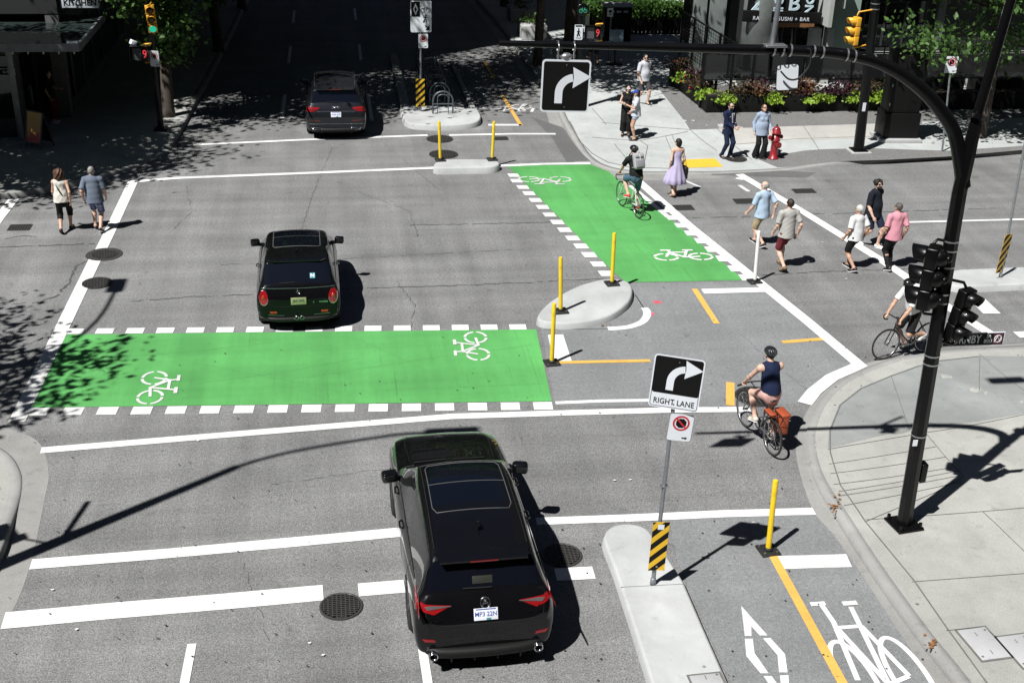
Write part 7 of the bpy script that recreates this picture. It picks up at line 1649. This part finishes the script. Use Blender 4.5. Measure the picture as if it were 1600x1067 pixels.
t3_ = put_tree((20.9, 35.9, .15), 'street tree with low leafy branches at the right edge behind the signal mast', rt, 0.3, name='street_tree')
P = np.concatenate([g.normal(size=(130, 3)) * np.array([.5, .5, .3]) + np.array(c) for c in [(-2.4, -.4, 3.3), (-1.4, -.6, 3.2), (-3.2, .2, 3.5), (-1.9, .6, 2.7), (-.6, -.6, 3.4), (.8, -.4, 3.2), (2.4, -.3, 3.3), (1.2, .8, 2.5), (-2.9, -.3, 3.1)]]); V, F = leaves(P, .10, g); np_mesh('low_branches', V, F, L_tree, t3_, smooth=False)
put_tree((26.5, 37.2, .15), 'street tree beyond the right edge shading the side street pavement', None, 2.0, src=t3_); 

# ---- left building -------------------------------------------------------------------------------------------------
B_dark = pm('charcoal_cladding', (.020, .021, .022), .7, .2, 2); B_stone = pm('dark_stone', (.07, .07, .068), .7, .25, 3, bmp=.2); B_steel = pm('painted_steel', (.20, .21, .22), .45, .25, 5, metal=.4); B_glass = car_glass('shop_glass', (.006, .007, .008), .04); B_can = car_glass('canopy_glass', (.03, .042, .040), .06)
B_trim = pm('grey_trim', (.11, .112, .115), .5, .2, 4)
r = empty('corner_building', (-8.2, 39.6, 0), 0, 'dark corner building with a glass canopy on the left throwing shade over the far street', 'building')
def bx(parent, name, x0, x1, y0, y1, z0, z1, mat, o=(-8.2, 39.6), bev=0.0):
    m = MB(); m.box(((x0 + x1) / 2 - o[0], (y0 + y1) / 2 - o[1], (z0 + z1) / 2), (x1 - x0, y1 - y0, z1 - z0), bevel=bev); return m.build(name, mat, parent)
tw = bx(r, 'tower', -60, -8.2, 39.6, 95, 3.4, 46, B_dark); bx(r, 'ground_floor_wall', -34, -8.25, 40.4, 95, 0, 3.4, B_stone)
bx(r, 'shopfront_wall', -34, -9.2, 37.4, 40.4, 0, 3.05, B_stone)
for k, x0 in enumerate((-13.2, -11.6)):
    w_ = bx(r, 'shop_window', x0, x0 + 1.5, 37.34, 37.44, .9, 2.7, B_glass); bx(w_, 'frame', x0 - .05, x0 + 1.55, 37.30, 37.36, .82, .9, B_steel)
w_ = bx(r, 'shop_window', -10.05, -9.35, 37.33, 37.43, .75, 2.6, B_glass)
for x in (-9.2, -10.15): m = MB(); m.tube([(x + 8.2, 37.1 - 39.6, .15), (x + 8.2, 37.1 - 39.6, 3.0)], .09, 4, smooth=False); m.build('steel_post', B_steel, r)
dr = bx(r, 'door', -9.14, -9.06, 38.2, 39.2, .15, 2.4, B_glass); bx(dr, 'handle', -9.05, -9.0, 38.35, 38.39, .9, 1.5, B_steel)
for y0 in (40.5, 42.4, 44.3, 46.2, 48.1, 50): w_ = bx(r, 'shop_window', -8.26, -8.16, y0, y0 + 1.6, .6, 2.7, B_glass); bx(w_, 'frame', -8.17, -8.12, y0 - .08, y0, .5, 2.8, B_trim)
bx(r, 'corner_column', -8.6, -8.2, 39.62, 40.02, 0, 3.4, pm('grey_column', (.13, .13, .128), .7, .2, 4))
m = MB(); m.box((-3.4 + .0, -1.0, 3.12), (9.0, 4.6, .03)); cn = m.build('canopy', B_can, r)       # glass sheet over the pavement
m = MB(); m.box((-3.4, -3.34, 3.06), (9.1, .08, .22)); m.box((1.14, -1.0, 3.06), (.08, 4.6, .22)); m.build('edge_beam', B_steel, cn)
m = MB()
for k in range(7): m.box((.9 - 1.3 * k, -1.0, 3.04), (.07, 4.5, .10))
m.box((-3.4, -2.1, 3.04), (9, .06, .08)); m.box((-3.4, -.6, 3.04), (9, .06, .08)); m.build('rafters', B_steel, cn)
for k in range(12): m = MB(); m.cyl((1.0 - .42 * k, -3.34, 2.95), (1.0 - .42 * k, -3.34, 2.88), .018, seg=6); m.build('stud', F_band, cn)
m = MB(); m.tube([(-1.55 + .1, -2.9, 3.15), (-1.75, -1.4, 5.6)], .05, 8); m.build('tie_rod', B_steel, cn)
m = MB(); m.box((-2.2, -3.1, 3.30), (2.2, .30, .10), bevel=.02); m.build('light_trough', pm('pale_trough', (.5, .5, .5), .5), cn)
for zz in np.arange(6, 45, 3.2):
    m = MB(); m.box((-12, -.03, zz), (24, .06, 1.6)); m.box((.03, 25, zz), (.06, 50, 1.6)); m.build('ribbon_window', B_glass, tw)
c = at_y(125, 3, 39.3); ks = empty('shop_sign', c, 0, 'white KITCHEN sign board above the glass canopy on the left building', 'shop sign'); m = MB(tilt_frame((0, 0, 0))); m.box((0, .12, 0), (1.08, .62, .06), bevel=.01); pn = m.build('panel', pm('pale_board', (.60, .66, .72), .5, .05, 4), ks); m = MB(tilt_frame((0, 0, 0))); add_text(m, 'KITCHEN', .25, Matrix.Translation((0, -.04, .032)), .002, .006, sx=.93); m.build('lettering', F_sk, pn); m = MB(tilt_frame((0, 0, 0))); m.box((0, .12, -.05), (1.18, .72, .05)); m.build('surround', P_blk, ks)
c = at_y(10, 113, 37.2); hs = empty('address_plate', c, 0, 'small black street name plate on the left shopfront', 'sign'); m = MB(tilt_frame((0, 0, 0))); m.box((-.12, 0, 0), (.72, .2, .02)); pn = m.build('panel', F_sw, hs); m = MB(tilt_frame((0, 0, 0))); m.box((-.12, 0, .011), (.68, .17, .004)); m.build('black_field', F_sk, pn); m = MB(tilt_frame((0, 0, 0))); add_text(m, 'St 700', .09, Matrix.Translation((.02, 0, .014)), .001, .001); m.build('lettering', F_sw, pn)

# ---- right building with the ramen sign ------------------------------------------------------------------------------
B_pale = pm('pale_green_render', (.27, .36, .32), .8, .12, 2, bmp=.1); B_col = pm('pale_column', (.42, .44, .42), .7, .15, 3); B_met = pm('brushed_column', (.34, .37, .36), .32, .35, 2.5, metal=.6); B_wood = pm('timber_soffit', (.25, .12, .05), .6, .25, 5)
O2 = (14.0, 45.0); r = empty('restaurant_building', (14.0, 45.0, 0), 0, 'dark restaurant building with pale columns and a glazed front on the right', 'building')
def bb_(name, x0, x1, y0, y1, z0, z1, mat, parent=None): return bx(parent or r, name, x0, x1, y0, y1, z0, z1, mat, O2)
bb_('wall', 15.2, 60, 45.2, 51.5, 0, 42, B_dark); bb_('rear_wall', 18.6, 60, 51.5, 80, 0, 42, B_dark)  # walls carried up far out of view to block sky light
bb_('upper_band', 15.4, 30, 43.9, 45.15, 4.6, 9, B_dark)
def X(px, py, Y): return at_y(px, py, Y).x
for (a, b_) in ((1200, 1262), (1345, 1440)):
    x0, x1 = X(a, 60, 45), X(b_, 60, 45); w_ = bb_('shop_window', x0, x1, 45.0, 45.16, .2, 2.9, B_glass)
    for k in range(4): bb_('mullion', x0 + (x1 - x0) * k / 3 - .04, x0 + (x1 - x0) * k / 3 + .04, 44.95, 45.04, .2, 2.9, B_dark, w_)
m = MB(); xm = X(1180, 90, 43.4); m.lathe([(.62, 0), (.62, 5.2)], (xm - O2[0], 43.4 - O2[1], 0), 28); m.build('round_column', B_met, r)
x0, x1 = X(1294, 60, 43.9), X(1338, 60, 43.9); m = MB(); m.prism([(x0 - O2[0], 43.9 - O2[1], .6), (x1 - O2[0], 43.9 - O2[1], .6), (x1 - O2[0], 43.9 - O2[1], 3.6), (x0 - O2[0], 43.9 - O2[1], 3.6)], (0, .5, 0)); m.build('green_wall', B_pale, r)
for a, b_ in ((1262, 1276), (1286, 1296)): bb_('pale_column', X(a, 110, 43.2), X(b_, 110, 43.2), 43.2, 43.6, 0, 2.2, B_col)
bb_('canopy_fin', X(1286, 20, 43.0), X(1292, 20, 43.0), 42.4, 43.6, 2.4, 4.4, B_col); bb_('canopy_fin', X(1312, 5, 43.0), X(1318, 5, 43), 42.8, 43.6, 3.0, 4.6, B_col)
bb_('soffit', X(1205, 60, 44.6), X(1260, 60, 44.6), 44.0, 44.9, 2.1, 2.25, B_wood)
for a, b_ in ((1082, 1100), (1105, 1130)): w_ = bb_('stone_panel', X(a, 50, 44.8), X(b_, 50, 44.8), 44.7, 45.15, 0, 4.5, pm('grey_stone', (.22, .25, .24), .6, .4, 2))  # panels in one mottled grey stone
for k in range(9): bb_('wall_pier', 23.5 + 2.6 * k, 23.8 + 2.6 * k, 44.95, 45.2, 0, 4, B_trim)
for k in range(4): bb_('pale_sill', 19.8 + 2.7 * k, 22.2 + 2.7 * k, 44.2, 44.9, .8 + .0 * k, 1.0, B_col)
c = at_y(1222, 27, 42.9); zs = empty('restaurant_sign', c, 0, 'black restaurant sign with big pale ZUBU letters over RAMEN + SUSHI + BAR', 'shop sign')
sw_ = (X(1284, 27, 42.9) - X(1162, 27, 42.9)); m = MB(tilt_frame((0, 0, 0), 0, 1.5)); m.box((.0, 0.0, 0), (sw_, .40, .14), bevel=.01); m.box((0, .62, -.06), (sw_ * .9, .9, .06)); pn = m.build('board', F_sk, zs)
M = tilt_frame((0, 0, 0), 0, 1.5); m = MB(M); add_text(m, 'RAMEN + SUSHI + BAR', .19, Matrix.Translation((-.05, -.06, .075)), .003, .001, sx=1.0, space=1.15); m.build('lettering', F_sw, pn)
F_ltr = pm('pale_blue_letters', (.55, .68, .74), .4, .08, 4)
m = MB(M)
for ch, xx, sz, ry in (('Z', -.93, .78, 0), ('U', -.22, .5, 0), ('B', .38, .72, 0)): add_text(m, ch, sz, Matrix.Translation((xx, .47 if ch != 'U' else .60, .03)) @ Matrix.Rotation(R(ry), 4, 'Z'), .03, .01, sx=1.1)
m.box((-.22, .31, .03), (.40, .05, .05)); m.box((-.22, .23, .03), (.40, .05, .05)); add_text(m, 'NO', .42, Matrix.Translation((.98, .48, .03)) @ Matrix.Rotation(R(90), 4, 'Z'), .03, .012, sx=1.1); m.build('big_letters', F_ltr, pn)
# planters and patio fence
B_pl = pm('planter_black', (.007, .007, .007), .6, .2, 4, spec=.2); B_fg = car_glass('fence_glass', (.012, .013, .014), .05)
pc = at_pave(1103, 177); py0 = pc.y
pl = empty('planter', (pc.x, py0, .15), 0, 'long black planter box full of bright foliage along the front of the patio', 'planter'); L = 12.5; m = MB(); m.box((L / 2, .32, .29), (L, .62, .58), bevel=.02); m.build('box', B_pl, pl); m = MB(); m.box((L / 2, .32, .585), (L - .1, .5, .02)); m.build('soil', pm('soil', (.03, .02, .014), .95, .3, 20), pl)
for k in range(1, 5): m = MB(); m.box((L * k / 5, .005, .29), (.015, .012, .54)); m.build('joint', P_seam, pl)
p2_ = at_pave(1042, 128); dv = Vector((p2_.x - pc.x, p2_.y - pc.y, 0)); ps_ = empty('planter', (pc.x, py0, .15), math.atan2(dv.y, dv.x), 'short black planter box on the side of the patio along the shaded pavement', 'planter'); m = MB(); m.box((dv.length / 2 + .1, -.34, .28), (dv.length - .3, .60, .56), bevel=.02); m.build('box', B_pl, ps_)
p3_ = at_pave(1600, 168); pr_ = empty('planter', (23.6, 41.4, .15), R(2), 'black planter box of dim shrubs behind the right street tree', 'planter'); m = MB(); m.box((3, .3, .36), (6, .6, .72), bevel=.02); m.build('box', B_pl, pr_)
fn = empty('patio_fence', (pc.x, py0 + .75, .15), 0, 'dark framed glass patio fence rising behind the flower planters', 'fence')
for k in range(8): m = MB(); m.box((L * k / 7, 0, .95), (.09, .09, 1.9)); m.build('post', F_blk, fn)
m = MB(); m.box((L / 2, 0, 1.86), (L, .05, .05)); m.box((L / 2, 0, .95), (L, .04, .04)); m.build('rail', F_blk, fn)
for k in range(7): m = MB(); m.box((L * (k + .5) / 7, 0, 1.40), (L / 7 - .14, .02, .84)); m.build('glass_panel', B_fg, fn)
fs_ = empty('patio_fence', (pc.x + .25, py0 + .5, .15), math.atan2(dv.y, dv.x), 'dark gridded screen on the street side of the patio', 'fence'); n_ = dv.length + 1.2
for k in range(5): m = MB(); m.box((n_ * k / 4, -.7, 1.15), (.08, .08, 2.3)); m.build('post', F_blk, fs_)
m = MB(); m.box((n_ / 2, -.7, 2.26), (n_, .05, .05))
for k in range(24): m.box((n_ * k / 24, -.7, 1.5), (.012, .012, 1.5))
for k in range(12): m.box((n_ / 2, -.7, .8 + .12 * k), (n_, .012, .012))
m.build('mesh_panel', F_blk, fs_)
def clump(name, loc, label, mat, n, rad, size, seed, cat='plant', group='planting in the patio planters', flowers=None):
    g = np.random.default_rng(seed); P, _ = crown_points(g, n, rad, 10, min(rad) * .38, .25); P[:, 2] = np.abs(P[:, 2]) + .02; V, F = leaves(P, size, g, .9); o = empty(name, loc, 0, label, cat, group)
    np_mesh('foliage', V, F, mat, o, smooth=False)
    m = MB()
    for k in range(5): a = Vector((g.normal() * rad[0] * .5, g.normal() * rad[1] * .5, rad[2] * .7)); m.tube([(0, 0, -.05), a * .5, a], .008, 5)
    m.build('stems', M_bark, o)
    if flowers:
        m = MB()
        for k in range(flowers): a = g.normal(size=3); a[2] = abs(a[2]); a = a / np.linalg.norm(a) * np.array(rad) * 1.05; m.ball(a, .035, u=6, v=5)
        m.build('flowers', L_red, o)
    return o
pos = []
def plant_at(px, py, kind, k):
    z = 1.0; p = at(px, py, z); y = py0 + .26; q = at_y(px, py, y); d = dict(lime=(L_lime, 300, (.33, .30, .32), .07, 'lime green trailing plant'), bronze=(L_dark, 420, (.50, .34, .42), .06, 'bronze leaved plant'), purple=(L_purp, 380, (.50, .34, .46), .065, 'deep purple plant'), coral=(L_coral, 380, (.42, .32, .36), .055, 'coral orange coleus'), shrub=(L_mid, 380, (.5, .34, .4), .06, 'green shrub'))[kind]
    return q.x, y, d
specs = [(1130, 155, 'lime', 'nearest the planter corner', 0), (1162, 140, 'bronze', 'behind the head of the man in the suit', 0), (1178, 148, 'coral', 'left of the woman in the powder blue jacket', 0), (1207, 152, 'lime', 'just above the fire hydrant', 0), (1190, 138, 'purple', 'behind the woman in the powder blue jacket', 0), (1228, 145, 'bronze', 'with red flowers right of the hydrant', 5),
         (1266, 152, 'lime', 'under the pale columns', 0), (1268, 138, 'coral', 'above the lime plant by the pale columns', 0), (1290, 148, 'lime', 'small and upright left of the black signal pole', 0), (1248, 142, 'purple', 'left of the pale columns', 0), (1306, 138, 'purple', 'spiky and tall left of the black signal pole', 0), (1332, 146, 'lime', 'half behind the black signal pole', 0), (1368, 150, 'lime', 'between the signal pole and the cabinet', 0), (1350, 140, 'bronze', 'behind the black signal pole', 2)]
for k, (px, py, kind, where, fl) in enumerate(specs):
    x, y, d = plant_at(px, py, kind, k); s = {'lime': .16, 'coral': .30, 'bronze': .22, 'purple': .25, 'shrub': .2}[kind]; dy = -.28 if kind == 'lime' else .06
    sc_ = .62 if 'small' in where else 1
    clump('planter_plant', (x, y + dy, .74 - (.24 if kind == 'lime' else 0)), d[4] + ' ' + where, d[0], d[1], tuple(q * sc_ for q in d[2]), d[3], 40 + k, flowers=fl)
dn = dv.normalized()
for k, (t, kind, lab, fl) in enumerate(((.35, 'lime', 'lime green trailing plant at the street corner of the patio', 0), (1.1, 'bronze', 'bronze leaved plant on the street side of the patio', 4), (1.9, 'purple', 'deep purple plant midway along the side planter', 3), (2.8, 'lime', 'lime green trailing plant up the side planter', 0), (3.7, 'bronze', 'bronze leaved plant at the far end of the side planter', 2))):
    d = plant_at(1100, 150, kind, 0)[2]; q = Vector((pc.x, py0, .72)) + dn * t + Vector((.22, .1, 0)); clump('planter_plant', q - Vector((.1 if kind == 'lime' else 0, 0, .18 if kind == 'lime' else 0)), lab, d[0], d[1], d[2], d[3], 70 + k, flowers=fl)
for k in range(5):
    d = plant_at(1100, 150, 'shrub', 0)[2]; ll = ['dim green shrub at the left end of the right planter', 'dim shrub second from the left in the right planter', 'dim shrub in the middle of the right planter', 'bright leaved shrub in the right planter beside the trunk', 'shrub at the right picture edge in the planter'][k]
    clump('planter_plant', (23.9 + 1.25 * k, 41.5, .82), ll, L_mid if k < 3 else L_lime, 360, (.55, .4, .45), .06, 90 + k)
for k in range(4):
    clump('planter_plant', (19.2 + .9 * k, 41.6, .75), ['dark bronze plant right of the cabinet', 'green shrub right of the cabinet', 'mixed dim shrub behind the no stopping sign', 'green shrub right of the no stopping sign'][k], [L_dark, L_mid, L_dark, L_mid][k], 360, (.55, .4, .45), .06, 120 + k)
pr2 = empty('planter', (18.7, 41.3, .15), 0, 'black planter box behind the no stopping sign and cabinet', 'planter'); m = MB(); m.box((2.2, .3, .34), (4.4, .6, .66), bevel=.02); m.build('box', B_pl, pr2)
rl = empty('railing', (19.5, 42.8, .15), 0, 'pale topped low wall with a thin black railing behind the right planters', 'railing'); m = MB(); m.box((4.5, 0, .45), (9, .3, .9)); m.box((4.5, 0, .93), (9.1, .4, .06)); m.build('wall', B_col, rl)
for k in range(10): m = MB(); m.box((k, 0, 1.2), (.04, .04, .55)); m.build('upright', F_blk, rl)
m = MB(); m.box((4.5, 0, 1.47), (9, .05, .05)); m.build('rail', F_blk, rl)
# hedge, dark fence and small things beyond the patio
g = np.random.default_rng(31); hp = at_y(920, 25, 53); hq = at_y(1075, 25, 53); hl_ = hq.x - hp.x
hd_ = empty('hedge', (hp.x, 53, .15), 0, 'clipped green hedge along the top of the dark fence', 'hedge'); ztop = at_y(990, 4, 53.6).z; zb = at_y(990, 27, 53).z; n = 9000
P = np.stack([g.uniform(0, hl_, n), g.uniform(0, 1.3, n), g.uniform(zb, ztop, n) - .15], 1); keep = (P[:, 1] < .22) | (P[:, 2] > ztop - .4) | (g.random(n) < .15); P = P[keep] + g.normal(size=(keep.sum(), 3)) * .05; V, F = leaves(P, .065, g, .8); np_mesh('foliage', V, F, L_hedge, hd_, smooth=False); m = MB(); m.box((hl_ / 2, .7, (ztop - .2) / 2), (hl_ - .2, .9, ztop - .5)); m.build('stems', pm('hedge_core', (.012, .02, .008), .9), hd_)
df = empty('garden_fence', (hp.x, 52.6, .15), 0, 'tall black fence boards below the hedge', 'fence')
m = MB()
for k in range(int(hl_ / .18)): m.box((.09 + .18 * k, 0, zb / 2 - .1), (.165, .03, zb - .2))
m.build('boards', F_box, df)
for k in range(5): m = MB(); m.box((hl_ * k / 4, -.06, zb / 2), (.10, .10, zb + .25)); m.build('post', F_blk, df)
c = at_y(966, 20, 51.2); cb_ = empty('news_box', (c.x, 51.2, .15), R(-4), 'flat topped pale cabinet with dark slots in front of the hedge', 'cabinet'); hc_ = at_y(966, 9, 51.4).z - .15; m = MB(); m.box((0, .3, hc_ / 2), (1.15, .9, hc_), bevel=.03); bd = m.build('case', F_box, cb_); m = MB(); m.box((0, .3, hc_ + .02), (1.28, 1.05, .07), bevel=.02); m.build('flat_top', pm('pale_canvas', (.5, .5, .49), .7, .2, 4), cb_)
for k in range(3): m = MB(); m.box((-.3 + .3 * k, -.155, hc_ - .2), (.2, .02, .08)); m.build('slot', F_sw, bd)
b = at_pave(954, 100); b = Vector((at_y(954, 40, 47.5).x, 47.5, .15)); r2 = empty('sign_post', b, 0, 'thin post with a small white sign in front of the hedge', 'sign post'); m = MB(); m.tube([(0, 0, 0), (0, 0, height_at(b.x, b.y, 14) - .15)], .03, 8); m.build('pole', F_galv, r2); M = tilt_frame(at_y(953.5, 20, b.y - .04) - b); m = MB(M); plate(m, .24, .34, .02, 0, .004); sg = m.build('panel', F_sw, r2); m = MB(M); m.box((0, .04, .0055), (.12, .10, .002)); m.box((0, -.08, .0055), (.10, .04, .002)); m.build('symbols', F_sk, sg)
b = Vector((at_y(963, 60, 46.6).x, 46.6, .15)); r2 = empty('poster_board', b, 0, 'pale blue poster board standing by the shaded pavement', 'poster board'); pm_, nt, bs = _new('sky_poster'); co = coords(nt); nt.links.new(ramp(nt, noise(nt, co, 2.2, 5, .6), [(.35, (.10, .16, .22)), (.55, (.22, .32, .38)), (.72, (.36, .42, .44))]), bs.inputs['Base Color']); bs.inputs['Roughness'].default_value = .3
z0, z1 = at_y(963, 70, 46.6).z, at_y(963, 47, 46.6).z; m = MB(); m.box((0, 0, (z0 + z1) / 2 - .15), (.56, .04, z1 - z0), bevel=.005); m.build('poster', pm_, r2); m = MB(); m.box((0, .05, z1 / 2 - .1), (.06, .06, z1)); m.box((0, .04, .03), (.6, .3, .06)); m.build('stand', F_blk, r2)
b = Vector((8.9, 50.5, .15)); 
for k, (px, py, lab) in enumerate(((800, 35, 'concrete tree planter kerb on the right edge of the dark street'), (818, 62, 'second concrete planter block beside the slim trunk'))):
    p = at_pave(px, py); tb = empty('planter_block', p, 0, lab, 'planter', 'concrete planter blocks'); m = MB(); m.box((.45, .5, .3), (1.1, 1.3, .6), bevel=.04); m.build('block', F_conc, tb); d = plant_at(1100, 150, 'shrub', 0)[2]; m = MB(); g = np.random.default_rng(200 + k); P, _ = crown_points(g, 260, (.5, .55, .3), 8, .15, .2); P += np.array([.45, .5, .68]); V, F = leaves(P, .06, g, .8); np_mesh('foliage', V, F, L_mid, tb, smooth=False)

# ---- unseen towers added round the junction to cut sky fill (they show in the car roofs) ---------------------------------
B_twr = pm('grey_tower', (.055, .055, .055), .7, .2, 2)
def block(x0, x1, y0, y1, h, label, fy=None, fx=None):
    r = empty('unseen_block', ((x0 + x1) / 2, (y0 + y1) / 2, 0), 0, label, 'building', 'unseen towers added around the junction to block sky light'); m = MB(); m.box((0, 0, h / 2), (x1 - x0, y1 - y0, h)); m.build('wall', B_twr, r)
    for z in np.arange(2.5, h - 2, 3.4):
        m = MB()
        if fy: m.box((0, fy * (y1 - y0) / 2, z + .9), (x1 - x0 - 1, .08, 1.8))
        if fx: m.box((fx * (x1 - x0) / 2, 0, z + .9), (.08, y1 - y0 - 1, 1.8))
        m.build('ribbon_window', B_glass, r)
block(26, 64, -40, 22, 46, 'unseen grey tower across the near right pavement, added to block sky light', None, -1)
block(-60, 60, -34, -6, 27, 'unseen grey building behind the viewpoint, added to block sky light', 1)
block(-70, -25, -4, 17, 20, 'unseen grey building on the near left block, added to block sky light', 1, 1)
block(-50, 50, 130, 160, 60, 'unseen grey tower added at the far street end to block low sky light', -1)
